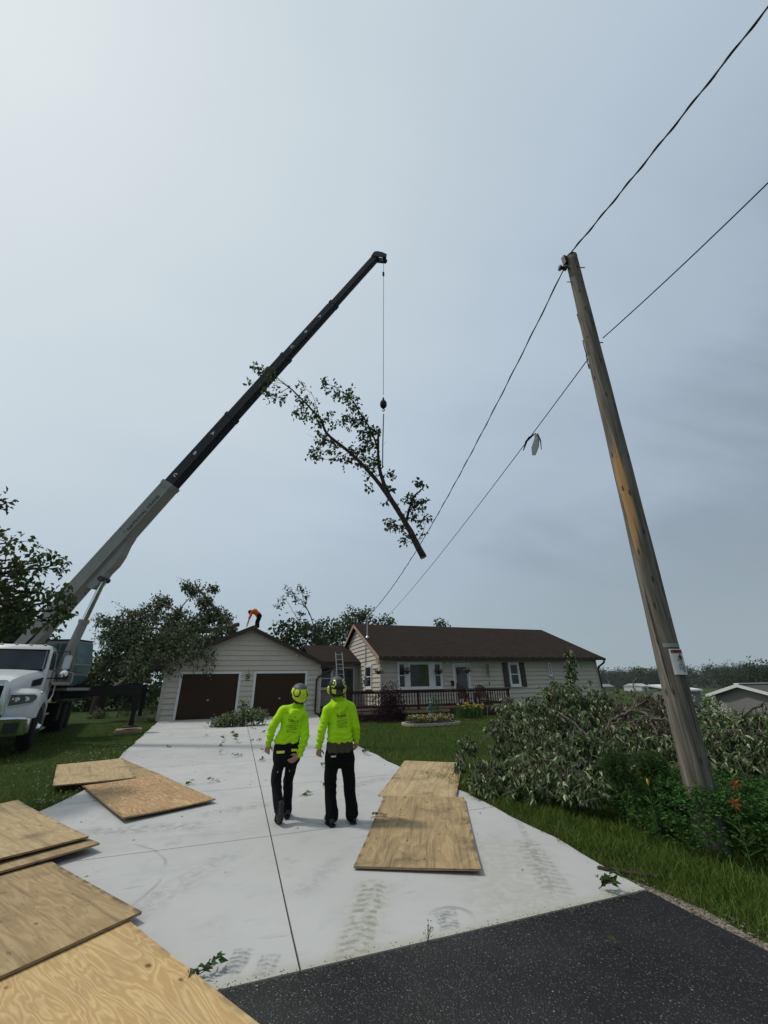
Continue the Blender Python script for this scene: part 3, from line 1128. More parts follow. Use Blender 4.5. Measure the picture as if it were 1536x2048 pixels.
# ------------------------------------------------------------------ buildings
class Frame:
    """a wall plane: O origin, U along the wall, N outward; z up"""
    def __init__(s, O, U, N): s.O, s.U, s.N = Vector(O), Vector(U), Vector(N)
    def p(s, u, z, d=0.0): return s.O + s.U * u + Vector((0, 0, z)) + s.N * d

    def slab(s, mb, u0, u1, z0, z1, d0, d1):
        q = [s.p(u0, z0, d0), s.p(u1, z0, d0), s.p(u1, z1, d0), s.p(u0, z1, d0)]
        return mb.prism(q, s.N * (d1 - d0))


def lap_siding(mb, fr, z0, z1, lim, row=0.235, holes=()):
    """overlapping boards; lim(z) gives the wall's ends at that height; holes (u0,u1,z0,z1) stay open"""
    z = z0
    while z < z1 - 0.02:
        zt = min(z + row, z1)
        cuts = sorted([h for h in holes if h[2] < zt - 0.01 and h[3] > z + 0.01])
        a0, b0 = lim(z); a1, b1 = lim(zt)
        spans = []
        ua, uat = a0, a1
        for h in cuts:
            spans.append((ua, h[0], uat, h[0])); ua = uat = h[1]
        spans.append((ua, b0, uat, b1))
        for p0, p1, q0, q1 in spans:
            if p1 - p0 < 0.02: continue
            if q1 < q0: q0 = q1 = (q0 + q1) / 2
            f = [fr.p(p0, z, 0.045), fr.p(p1, z, 0.045), fr.p(q1, zt, 0.004), fr.p(q0, zt, 0.004),
                 fr.p(p0, z, 0.0), fr.p(p1, z, 0.0), fr.p(q1, zt, 0.0), fr.p(q0, zt, 0.0)]
            mb.add(f, [(0, 1, 2, 3), (4, 5, 1, 0), (3, 2, 6, 7), (1, 5, 6, 2), (4, 0, 3, 7)])
        z = zt
    return mb


def set_uv(o, fn):
    me = o.data
    uv = me.uv_layers.new(name='UVMap')
    off = world_off(o)
    for lp in me.loops:
        uv.data[lp.index].uv = fn(me.vertices[lp.vertex_index].co + off)


def window(parent, fr, u0, u1, z0, z1, sashes='double', fw=0.09, name='window', pane=None):
    """cased window standing proud of the siding: casing with the sashes and dark panes inside it"""
    fr = Frame(fr.O + fr.N * 0.046, fr.U, fr.N)
    f = MB()
    for a, b, c, d in ((u0, u0 + fw, z0, z1), (u1 - fw, u1, z0, z1), (u0 + fw, u1 - fw, z1 - fw, z1), (u0 + fw, u1 - fw, z0, z0 + fw)):
        fr.slab(f, a, b, c, d, -0.046, 0.05)
    w = f.build(name, M_TRIM, parent)
    s = MB(); fr.slab(s, u0 - 0.03, u1 + 0.03, z0 - 0.035, z0 - 0.002, 0.0, 0.085)
    s.build('sill', M_TRIM, w)
    iu0, iu1, iz0, iz1 = u0 + fw, u1 - fw, z0 + fw, z1 - fw
    g = MB(); fr.slab(g, iu0, iu1, iz0, iz1, 0.004, 0.024)
    g.build('pane', pane or M_GLASS, w)
    s = MB(); t = 0.04
    for a, b, c, d in ((iu0, iu0 + t, iz0, iz1), (iu1 - t, iu1, iz0, iz1), (iu0 + t, iu1 - t, iz1 - t, iz1), (iu0 + t, iu1 - t, iz0, iz0 + t)):
        fr.slab(s, a, b, c, d, 0.024, 0.036)
    if sashes == 'double':
        zm = (iz0 + iz1) / 2
        fr.slab(s, iu0 + t, iu1 - t, zm - 0.025, zm + 0.025, 0.024, 0.040)
    s.build('sash', M_TRIM, w)
    return w


def gable_roof(parent, x0, x1, ye, yr, ze, zr, along='x', th=0.13, yb=None):
    """two shingled slopes. along x: ridge runs along x at y=yr; eave at y=ye (front) and mirrored at the back"""
    yb = yb if yb is not None else 2 * yr - ye
    mb = MB()
    if along == 'x':
        for e in (ye, yb):
            mb.prism([(x0, e, ze), (x1, e, ze), (x1, yr, zr), (x0, yr, zr)], (0, 0, -th))
        o = mb.build('roof', M_SHINGLE, parent)
        k = math.hypot(1, (zr - ze) / (yr - ye))
        set_uv(o, lambda c: (c.x, c.y * k))
    else:
        for e in (x0, x1):
            xr = yr
            mb.prism([(e, ye, ze), (e, yb, ze), (xr, yb, zr), (xr, ye, zr)], (0, 0, -th))
        o = mb.build('roof', M_SHINGLE, parent)
        k = math.hypot(1, (zr - ze) / (yr - x0))
        set_uv(o, lambda c: (c.y, c.x * k))
    return o


# ---- garage
GX0, GX1, GY, GB = -3.2, 4.12, 22.3, 30.5
G_RIDGE_X, G_RIDGE_Z, G_EAVE_Z = 0.42, 4.60, 2.66
GE0, GE1 = -3.92, 4.70
G_SL = (G_RIDGE_Z - G_EAVE_Z) / (G_RIDGE_X - GE0)
GZ = 0.37


def g_roof_z(x): return G_RIDGE_Z - abs(x - G_RIDGE_X) * G_SL


def build_garage():
    t = thing('garage', 'tan two door garage with brown doors and a fallen tree across its roof', 'garage', (0.4, GY, GZ))
    core = MB()
    zt = G_RIDGE_Z - 0.15
    poly = [(GX0, GY, GZ), (GX1, GY, GZ), (GX1, GY, g_roof_z(GX1) - 0.16), (G_RIDGE_X, GY, G_RIDGE_Z - 0.16), (GX0, GY, g_roof_z(GX0) - 0.16)]
    core.prism(poly, (0, GB - GY, 0))
    DL, DR = (-2.57, 0.17), (0.79, 3.44)
    DT = 2.43
    fr = Frame((0, GY, 0), (1, 0, 0), (0, -1, 0))
    lim = lambda z: (max(GX0, G_RIDGE_X - (G_RIDGE_Z - 0.165 - z) / G_SL), min(GX1, G_RIDGE_X + (G_RIDGE_Z - 0.165 - z) / G_SL))
    holes = [(DL[0] - 0.0, DL[1], GZ, DT), (DR[0], DR[1], GZ, DT)]
    lap_siding(core, fr, GZ, G_RIDGE_Z - 0.17, lim, 0.235, holes)
    fl_ = Frame((GX0, 0, 0), (0, -1, 0), (-1, 0, 0))
    lap_siding(core, fl_, GZ, g_roof_z(GX0) - 0.17, lambda z: (-GB, -GY))
    fr_ = Frame((GX1, 0, 0), (0, 1, 0), (1, 0, 0))
    lap_siding(core, fr_, GZ, g_roof_z(GX1) - 0.17, lambda z: (GY, GB))
    core.build('wall', M_SIDING, t)
    gable_roof(t, GE0, GE1, GY - 0.32, G_RIDGE_X, G_EAVE_Z, G_RIDGE_Z, 'y', 0.12, GB + 0.3)
    # rake boards under the front edge of the roof and soffits
    for s, e in ((-1, GE0), (1, GE1)):
        rk = MB()
        zE = g_roof_z(e)
        rk.prism([(e, GY - 0.335, zE - 0.02), (G_RIDGE_X, GY - 0.335, G_RIDGE_Z - 0.02), (G_RIDGE_X, GY - 0.335, G_RIDGE_Z - 0.23), (e, GY - 0.335, zE - 0.23)], (0, 0.03, 0))
        rk.build('rake_board', M_BROWN, t)
    for e, w in ((GE0, GX0), (GE1, GX1)):
        sf = MB()
        sf.prism([(e, GY - 0.3, g_roof_z(e) - 0.125), (w, GY - 0.3, g_roof_z(e) - 0.135), (w, GY - 0.3, g_roof_z(w) - 0.125)], (0, GB - GY + 0.5, 0))
        sf.build('soffit', M_BROWN, t)
    for x in (GX0, GX1):
        cb = MB()
        s = -1 if x == GX0 else 1
        cb.box((x - 0.06, GY - 0.056, GZ), (x + 0.06, GY + 0.07, g_roof_z(x) - 0.17))
        cb.build('corner_board', plain('tan_corner_board', (0.40, 0.38, 0.33), 0.6), t)
    for (a, b), lab in ((DL, 'left'), (DR, 'right')):
        f = MB(); w = 0.10
        fr.slab(f, a, a + w, GZ, DT, -0.02, 0.035)
        fr.slab(f, b - w, b, GZ, DT, -0.02, 0.035)
        fr.slab(f, a + w, b - w, DT - w, DT, -0.02, 0.035)
        f.build('door_frame', M_TRIM, t)
        d = MB()
        nz = 1
        z0, z1 = GZ + 0.01, DT - w - 0.005
        for k in range(nz):
            fr.slab(d, a + w + 0.005, b - w - 0.005, z0 + (z1 - z0) * k / nz + 0.003, z0 + (z1 - z0) * (k + 1) / nz - 0.003, 0.002, 0.016)
        do = d.build('garage_door', M_DOOR, t)
        h = MB()
        c = fr.p((a + b) / 2, GZ + 0.80, 0.02)
        h.lathe(c, [(0.035, 0), (0.035, 0.012), (0.012, 0.014), (0.012, 0.05)], (0, -1, 0), 12)
        h.bar(fr.p((a + b) / 2 - 0.06, GZ + 0.80, 0.07), fr.p((a + b) / 2 + 0.06, GZ + 0.80, 0.07), 0.018, 0.018)
        h.build('handle', M_GALV, do)
    # lantern, floodlight and hanging scroll plaque
    l = MB()
    c = Vector((-2.93, GY - 0.02, 2.50))
    l.box((c.x - 0.03, c.y - 0.03, c.z - 0.02), (c.x + 0.03, c.y + 0.02, c.z + 0.10))
    l.bar(c + Vector((0, -0.02, 0.08)), c + Vector((0, -0.13, 0.10)), 0.02, 0.02)
    l.lathe(c + Vector((0, -0.13, -0.20)), [(0.02, -0.04), (0.045, 0), (0.075, 0.17), (0.09, 0.2), (0.03, 0.26), (0.01, 0.30)], n=6)
    l.build('wall_lantern', M_BLACK, t)
    l = MB()
    l.lathe((2.82, GY - 0.02, 3.22), [(0.04, 0), (0.04, 0.05), (0.02, 0.07)], (0, -1, 0), 10)
    l.ball((2.82, GY - 0.11, 3.20), 0.06)
    l.build('flood_light', plain('lamp_white', (0.6, 0.58, 0.52), 0.4), t)
    s = MB()
    cx = 0.49
    s.tube([(cx + .02, GY - 0.03, 2.57), (cx, GY - 0.03, 2.30)], 0.008, 6)
    for z, w, tl in ((2.29, 0.12, 0.02), (2.20, 0.11, -0.03), (2.12, 0.12, 0.02), (2.03, 0.11, 0.0)):
        pts = [(cx - w + 2 * w * k / 10, GY - 0.035 - 0.01 * (k % 2), z + tl * (k / 10 - .5) + 0.015 * math.sin(k * 1.3)) for k in range(11)]
        s.tube(pts, [0.010 + 0.010 * math.sin(math.pi * k / 10) for k in range(11)], 6)
    s.build('scroll_plaque', M_BLACK, t)
    # gutter and downspout on the right eave
    g = MB()
    g.box((GE1 - 0.03, GY - 0.34, g_roof_z(GE1) - 0.17), (GE1 + 0.09, GB, g_roof_z(GE1) - 0.04))
    g.build('gutter', M_BROWN, t)
    d = MB()
    d.tube([(GE1 + 0.02, GY - 0.1, 2.50), (GE1 - 0.05, GY - 0.14, 2.38), (4.02, GY - 0.10, 2.14), (3.93, GY - 0.09, 2.02), (3.92, GY - 0.09, 0.55), (3.96, GY - 0.14, 0.44), (4.15, GY - 0.5, 0.40)], 0.045, 8)
    d.build('downspout', M_BROWN, t)
    return t


# ---- house and the link between it and the garage
HX0, HX1, HY, HB, HZ = 7.24, 22.0, 21.5, 31.3, 0.2
H_EY, H_EZ, H_RY, H_RZ = 21.02, 3.10, 26.4, 5.50
H_SL = (H_RZ - H_EZ) / (H_RY - H_EY)


def h_roof_z(y): return H_RZ - abs(y - H_RY) * H_SL


def build_house():
    t = thing('house', 'long tan ranch house with brown shingle roof behind the deck', 'house', (14.6, HY, HZ))
    core = MB()
    core.prism([(HX0, HY, HZ), (HX0, HB, HZ), (HX0, HB, h_roof_z(HB) - 0.16), (HX0, H_RY, H_RZ - 0.16), (HX0, HY, h_roof_z(HY) - 0.16)], (HX1 - HX0, 0, 0))
    front = Frame((0, HY, 0), (1, 0, 0), (0, -1, 0))
    left = Frame((HX0, 0, 0), (0, -1, 0), (-1, 0, 0))
    lap_siding(core, front, HZ, h_roof_z(HY) - 0.18, lambda z: (HX0, HX1), 0.235, [(11.52, 12.62, 0.6, 2.78)])
    ga = lambda z: (-(min(HB, H_RY + (H_RZ - 0.18 - z) / H_SL)), -(max(HY, H_RY - (H_RZ - 0.18 - z) / H_SL)))
    lap_siding(core, left, HZ, H_RZ - 0.19, ga, 0.235)
    core.build('wall', M_SIDING, t)
    gable_roof(t, 6.97, 22.32, H_EY, H_RY, H_EZ, H_RZ, 'x', 0.12)
    for x in (6.955, 22.30):
        for s in (-1, 1):
            rk = MB()
            e = H_EY if s < 0 else 2 * H_RY - H_EY
            rk.prism([(x, e, H_EZ - 0.02), (x, H_RY, H_RZ - 0.02), (x, H_RY, H_RZ - 0.22), (x, e, H_EZ - 0.22)], (0.03, 0, 0))
            rk.build('rake_board', M_SOFFIT, t)
    sf = MB()
    sf.prism([(6.99, H_EY, H_EZ - 0.125), (6.99, HY + 0.02, H_EZ - 0.135), (6.99, HY + 0.02, h_roof_z(HY) - 0.125)], (15.3, 0, 0))
    sf.build('soffit', M_BROWN, t)
    be = MB()
    be.box((6.98, H_EY + 0.01, H_EZ - 0.30), (7.21, HY + 0.1, H_EZ - 0.14))
    be.build('eave_return', M_SOFFIT, t)
    g = MB()
    g.box((6.97, H_EY - 0.11, H_EZ - 0.16), (22.36, H_EY - 0.005, H_EZ - 0.03))
    gt = g.build('gutter', M_BROWN, t)
    for k in range(32):
        c = MB()
        x = 7.1 + k * 0.49
        c.box((x, H_EY - 0.125, H_EZ - 0.045), (x + 0.05, H_EY - 0.112, H_EZ - 0.028))
        c.build('gutter_clip', M_GALV, gt)
    d = MB()
    d.tube([(22.28, H_EY - 0.05, 2.95), (22.28, H_EY + 0.02, 2.80), (22.12, HY - 0.1, 2.55), (22.07, HY - 0.07, 2.40), (22.07, HY - 0.07, 0.3)], 0.055, 8)
    d.build('downspout', M_BROWN, t)
    for x in (HX0, HX1):
        cb = MB()
        cb.box((x - 0.056, HY - 0.056, HZ), (x + 0.056, HY + 0.06, h_roof_z(HY) - 0.18))
        cb.build('corner_board', plain('tan_corner_board', (0.40, 0.38, 0.33), 0.6), t)
    # picture window: sash, fixed pane, sash in one white casing
    flush, front = front, Frame((0, HY - 0.046, 0), (1, 0, 0), (0, -1, 0))
    f = MB()
    Z0, Z1 = 1.46, 2.84
    for a, b, c_, d_ in ((8.14, 8.24, Z0, Z1), (10.72, 10.82, Z0, Z1), (8.24, 10.72, Z1 - 0.1, Z1), (8.24, 10.72, Z0, Z0 + 0.1), (8.58, 8.86, Z0 + .1, Z1 - .1), (10.03, 10.36, Z0 + .1, Z1 - .1)):
        front.slab(f, a, b, c_, d_, 0.0, 0.055)
    w = f.build('picture_window', M_TRIM, t)
    s = MB(); front.slab(s, 8.08, 10.88, Z0 - 0.06, Z0 - 0.002, 0, 0.10); s.build('sill', M_TRIM, w)
    for a, b, c_ in ((8.24, 8.58, 1), (8.86, 10.03, 0), (10.36, 10.72, 1)):
        p = MB(); front.slab(p, a, b, Z0 + 0.1, Z1 - 0.1, 0.004, 0.024)
        p.build('pane', M_GLASS, w)
        s = MB(); q = 0.03
        for u0, u1, v0, v1 in ((a, a + q, Z0 + .1, Z1 - .1), (b - q, b, Z0 + .1, Z1 - .1), (a + q, b - q, Z1 - .13, Z1 - .1), (a + q, b - q, Z0 + .1, Z0 + .13)):
            front.slab(s, u0, u1, v0, v1, 0.024, 0.036)
        if c_: front.slab(s, a + q, b - q, (Z0 + Z1) / 2 - 0.02, (Z0 + Z1) / 2 + 0.02, 0.024, 0.038)
        s.build('sash', M_TRIM, w)
    cu = MB()
    curtain = plain('green_curtain', (0.045, 0.06, 0.012), 0.8, var=0.35, scale=9)
    for k in range(9):
        u = 9.42 + k * 0.055
        front.slab(cu, u, u + 0.045, 1.66, 2.68, 0.0242, 0.0262 + 0.004 * (k % 2))
    cu.build('curtain', curtain, w)
    window(t, flush, 15.24, 15.98, 1.50, 2.82)
    window(t, flush, 18.14, 18.36, 2.04, 2.80, 'none', 0.04)
    window(t, flush, 19.42, 20.12, 1.50, 2.84)
    window(t, left, -24.34, -23.0, 1.52, 2.78)
    for a, b in ((14.84, 15.17), (16.05, 16.38)):
        s = MB()
        front.slab(s, a, b, 1.48, 2.83, 0.0, 0.052)
        for k in range(16):
            front.slab(s, a + 0.05, b - 0.05, 1.55 + k * 0.078, 1.60 + k * 0.078, 0.052, 0.062)
        s.build('shutter', M_SHUT, t)
    # storm door
    front = flush
    f = MB()
    for a, b, c_, d_ in ((11.52, 11.64, 0.6, 2.78), (12.50, 12.62, 0.6, 2.78), (11.64, 12.50, 2.68, 2.78)):
        front.slab(f, a, b, c_, d_, 0.0, 0.05)
    f.build('door_frame', M_TRIM, t)
    d = MB()
    for a, b, c_, d_ in ((11.645, 11.72, 0.62, 2.675), (12.42, 12.495, 0.62, 2.675), (11.72, 12.42, 2.58, 2.675), (11.72, 12.42, 0.62, 1.42)):
        front.slab(d, a, b, c_, d_, 0.004, 0.030)
    do = d.build('storm_door', plain('door_white', (0.5, 0.5, 0.48), 0.5), t)
    p = MB(); front.slab(p, 11.72, 12.42, 1.42, 2.58, 0.006, 0.018)
    p.build('pane', glass_mat('door_glass', (0.05, 0.052, 0.055), 0.15), do)
    h = MB(); front.slab(h, 11.67, 11.70, 1.55, 1.72, 0.03, 0.07); h.build('handle', M_BLACK, do)
    l = MB(); l.ball((11.2, HY - 0.07, 2.75), (0.09, 0.07, 0.06)); l.box((11.14, HY - 0.04, 2.76), (11.26, HY, 2.84))
    l.build('porch_light', plain('lamp_white', (0.6, 0.58, 0.52), 0.4), t)
    m = MB(); front.slab(m, 11.36, 11.50, 1.62, 1.84, 0.02, 0.12); front.slab(m, 11.35, 11.51, 1.84, 1.86, 0.02, 0.13)
    m.build('letter_box', M_BLACK, t)
    # service conduit, meter and mast on the gable wall
    c = MB()
    cy = 24.15
    c.tube([(HX0 - 0.085, cy, 0.6), (HX0 - 0.085, cy, 3.95)], 0.033, 8)
    c.box((HX0 - 0.16, cy - 0.12, 1.72), (HX0 - 0.02, cy + 0.12, 2.2))
    c.lathe((HX0 - 0.16, cy, 1.98), [(0.09, 0), (0.09, 0.06), (0.06, 0.09)], (-1, 0, 0), 14)
    c.build('meter_conduit', M_GALV, t)
    c = MB()
    c.tube([(7.10, 23.6, 4.2), (7.10, 23.6, 5.52)], 0.034, 8)
    c.lathe((7.10, 23.6, 4.32), [(0.12, 0), (0.05, 0.10), (0.04, 0.14)], n=12)
    c.ball((7.10, 23.57, 5.56), (0.07, 0.08, 0.06))
    c.build('service_mast', M_GALV, t)
    # lower link with its own roof and dark doorway
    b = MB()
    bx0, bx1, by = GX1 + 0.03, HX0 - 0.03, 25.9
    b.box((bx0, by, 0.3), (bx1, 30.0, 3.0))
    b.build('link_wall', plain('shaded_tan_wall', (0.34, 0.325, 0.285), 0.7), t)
    r = MB()
    r.prism([(bx0, 25.45, 3.06), (bx1, 25.45, 3.06), (bx1, 29.2, 4.36), (bx0, 29.2, 4.36)], (0, 0, -0.11))
    r.prism([(bx0, 32.9, 3.06), (bx1, 32.9, 3.06), (bx1, 29.2, 4.36), (bx0, 29.2, 4.36)], (0, 0, -0.11))
    ro = r.build('link_roof', M_SHINGLE, t)
    set_uv(ro, lambda c: (c.x, c.y * 1.06))
    g = MB(); g.box((bx0, 25.34, 2.90), (bx1, 25.445, 3.02)); g.build('link_gutter', M_BROWN, t)
    bf = Frame((0, by, 0), (1, 0, 0), (0, -1, 0))
    d = MB()
    for a, e, c_, d_ in ((5.72, 5.80, 0.7, 2.78), (6.86, 6.94, 0.7, 2.78), (5.80, 6.86, 2.70, 2.78)):
        bf.slab(d, a, e, c_, d_, 0, 0.05)
    d.build('door_frame', plain('door_white', (0.5, 0.5, 0.48), 0.5), t)
    p = MB(); bf.slab(p, 5.80, 6.86, 0.7, 2.70, 0.004, 0.02); p.build('patio_door', M_GLASS, t)
    window(t, bf, 4.35, 5.55, 1.5, 2.75)
    return t


def build_deck():
    t = thing('deck', 'dark red stained wooden deck with baluster railing in front of the house', 'deck', (9, 18.5, 0.3))
    zf = 0.66
    x0, x1, y0 = 4.62, 13.05, 18.5
    m = MB()
    for k in range(21):
        y = y0 + 0.05 + k * 0.1405
        m.box((x0, y, zf - 0.035), (x1, y + 0.132, zf))
    for k in range(24):
        y = 21.5 + k * 0.1405
        m.box((x0 - 0.2, y, zf - 0.035), (HX0 - 0.05, y + 0.132, zf))
    m.build('deck_board', M_DECK, t)
    m = MB(); m.box((x0, y0 + 0.02, zf - 0.30), (x1, y0 + 0.05, zf - 0.04))
    m.build('rim_board', M_DECK, t)
    m = MB(); m.box((x0 - 0.02, y0 - 0.03, zf - 0.155), (9.6, y0 + 0.018, zf - 0.04))
    m.build('edge_board', M_DECKEDGE, t)
    m = MB()
    for k in range(60):
        x = x0 + k * 0.1405
        if x > x1 - 0.13: break
        m.box((x, y0 + 0.06, 0.2), (x + 0.128, y0 + 0.08, zf - 0.05))
    m.build('skirt', M_DECK, t)
    zr = 1.47
    m = MB()
    m.box((x0 - 0.05, y0 - 0.06, zr - 0.04), (x1 + 0.05, y0 + 0.10, zr))
    m.box((x0, y0, zr - 0.14), (x1, y0 + 0.04, zr - 0.05))
    m.box((x0, y0, zf + 0.10), (x1, y0 + 0.04, zf + 0.19))
    m.box((x1 - 0.04, y0 + 0.11, zr - 0.04), (x1 + 0.09, 21.4, zr))
    m.box((x1, y0 + 0.11, zf + 0.10), (x1 + 0.04, 21.4, zf + 0.19))
    m.build('railing', M_DECK, t)
    for x in (4.66, 8.05, 10.55, 13.0):
        p = MB(); p.box((x - 0.045, y0 + 0.042, 0.2), (x + 0.045, y0 + 0.132, zr - 0.045)); p.build('post', M_DECK, t)
    bal = MB(); bal.box((-0.018, -0.018, 0), (0.018, 0.018, zr - zf - 0.22))
    proto = None
    n = 62
    for k in range(n):
        x = x0 + 0.12 + k * (x1 - x0 - 0.2) / (n - 1)
        if proto is None:
            o = proto = bal.build('baluster', M_DECK, t, local=True)
        else:
            o = proto.copy(); COL.objects.link(o)
        o.location = Vector((x, y0 - 0.02, zf + 0.16)) - Vector(t.location)
    return t


def hanging_basket(c, label, petal, r=0.22):
    t = thing('hanging_basket', label, 'hanging basket', c, 'flower baskets hanging along the house front')
    b = MB(); c = Vector(c)
    b.lathe(c + Vector((0, 0, -0.18)), [(0.05, 0), (0.11, 0.05), (0.14, 0.16), (0.15, 0.17)], n=14)
    b.build('pot', plain('brown_pot', (0.06, 0.035, 0.025), 0.7), t, smooth=40)
    h = MB()
    for k in range(3):
        a = k * 2.1
        h.tube([c + Vector((0.14 * math.cos(a), 0.14 * math.sin(a), -0.02)), c + Vector((0, 0, 0.40))], 0.004, 4)
    h.tube([c + Vector((0, 0, 0.40)), c + Vector((0, 0, 0.62))], 0.004, 4)
    h.build('hanger', M_BLACK, t)
    f = Fol()
    for k in range(34):
        u = unit(RNG.normal(size=3)); u[2] = u[2] * 0.6
        f.tuft(np.array(c) + u * r * RNG.uniform(0.5, 1.1), 6, 0.03, 0.06, 0.03, (u[0], u[1], -0.3))
    f.build('foliage', L_SHRUB, t)
    f = Fol()
    for k in range(30):
        u = unit(RNG.normal(size=3)); u[2] = abs(u[2]) * 0.7 - 0.1
        f.tuft(np.array(c) + u * r * RNG.uniform(0.8, 1.2), 4, 0.015, 0.035, 0.035, (u[0], u[1], 0.2))
    f.build('flower', petal, t)


def adirondack(c, rz, label):
    """slatted wooden garden chair"""
    t = thing('garden_chair', label, 'chair', (0, 0, 0), 'slatted wooden chairs on the deck')
    m = MB()
    for k in range(5):
        m.box((-0.27 + k * 0.11, -0.28, 0.33), (-0.27 + k * 0.11 + 0.095, 0.24, 0.355))
    m.build('seat', M_DECK, t)
    m = MB()
    for k in range(5):
        hgt = 0.98 - 0.025 * (k - 2) ** 2
        m.prism([(-0.27 + k * 0.11, 0.22, 0.32), (-0.175 + k * 0.11, 0.22, 0.32), (-0.175 + k * 0.11, 0.48, hgt), (-0.27 + k * 0.11, 0.48, hgt)], (0, 0.022, 0))
    m.build('backrest', M_DECK, t)
    for s in (-1, 1):
        m = MB(); m.box((s * 0.33 - 0.06, -0.36, 0.56), (s * 0.33 + 0.06, 0.36, 0.585)); m.build('armrest', M_DECK, t)
        m = MB(); m.box((s * 0.31 - 0.02, -0.32, 0), (s * 0.31 + 0.02, -0.22, 0.56)); m.build('leg', M_DECK, t)
        m = MB(); m.box((s * 0.31 - 0.02, 0.24, 0), (s * 0.31 + 0.02, 0.33, 0.56)); m.build('leg', M_DECK, t)
    t.location = c
    t.rotation_euler = (0, 0, rz)
    return t


build_garage()
build_house()
build_deck()
hanging_basket((6.93, 21.0, 2.38), 'cream flowered hanging basket at the left front corner of the house', L_WHITEF)
hanging_basket((8.53, 21.0, 2.38), 'dark pink hanging basket before the left sash of the picture window', L_PINK)
hanging_basket((10.42, 21.0, 2.36), 'dark pink hanging basket before the right sash of the picture window', L_PINK)
hanging_basket((12.17, 21.0, 2.40), 'white flowered hanging basket in front of the storm door', L_WHITEF)
adirondack((11.25, 19.7, 0.66), 0.1, 'left slatted dark red chair behind the deck railing')
adirondack((12.3, 19.8, 0.66), -0.25, 'right slatted dark red chair behind the deck railing')


def build_chime():
    t = thing('wind_chime', 'dark wind chime of hanging tubes by the tan house front', 'wind chime', (13.65, 21.2, 2.95))
    m = MB(); m.lathe((13.65, 21.2, 2.68), [(0.09, 0), (0.09, 0.02)], n=12)
    m.tube([(13.65, 21.2, 2.70), (13.65, 21.2, 3.02)], 0.004, 4)
    m.build('top_plate', M_BLACK, t)
    for k in range(6):
        a = k * 1.047
        p = MB(); x, y = 13.65 + 0.07 * math.cos(a), 21.2 + 0.07 * math.sin(a)
        p.tube([(x, y, 2.66), (x, y, 2.20 - 0.05 * k)], 0.011, 6); p.build('tube', M_BLACK, t)
    m = MB(); m.tube([(13.65, 21.2, 2.67), (13.65, 21.2, 1.72)], 0.003, 4)
    m.prism([(13.60, 21.2, 1.75), (13.70, 21.2, 1.75), (13.65, 21.2, 1.56)], (0, 0.006, 0))
    m.build('wind_sail', M_BLACK, t)


build_chime()


def build_ladder():
    t = thing('ladder', 'bare aluminium ladder leaning on the low roof between garage and house', 'ladder', (5.8, 24.7, 0.68))
    lo, hi = Vector((0, 24.25, 0.70)), Vector((0, 25.55, 3.60))
    for x in (5.62, 6.03):
        m = MB(); m.bar(lo + Vector((x, 0, 0)), hi + Vector((x, 0, 0)), 0.03, 0.075, (0, -1, 0.4)); m.build('rail', M_GALV, t)
    n = 10
    for k in range(n):
        p = lo.lerp(hi, (k + 0.6) / n)
        m = MB(); m.tube([p + Vector((5.635, 0, 0)), p + Vector((6.015, 0, 0))], 0.017, 8); m.build('rung', M_GALV, t)


build_ladder()


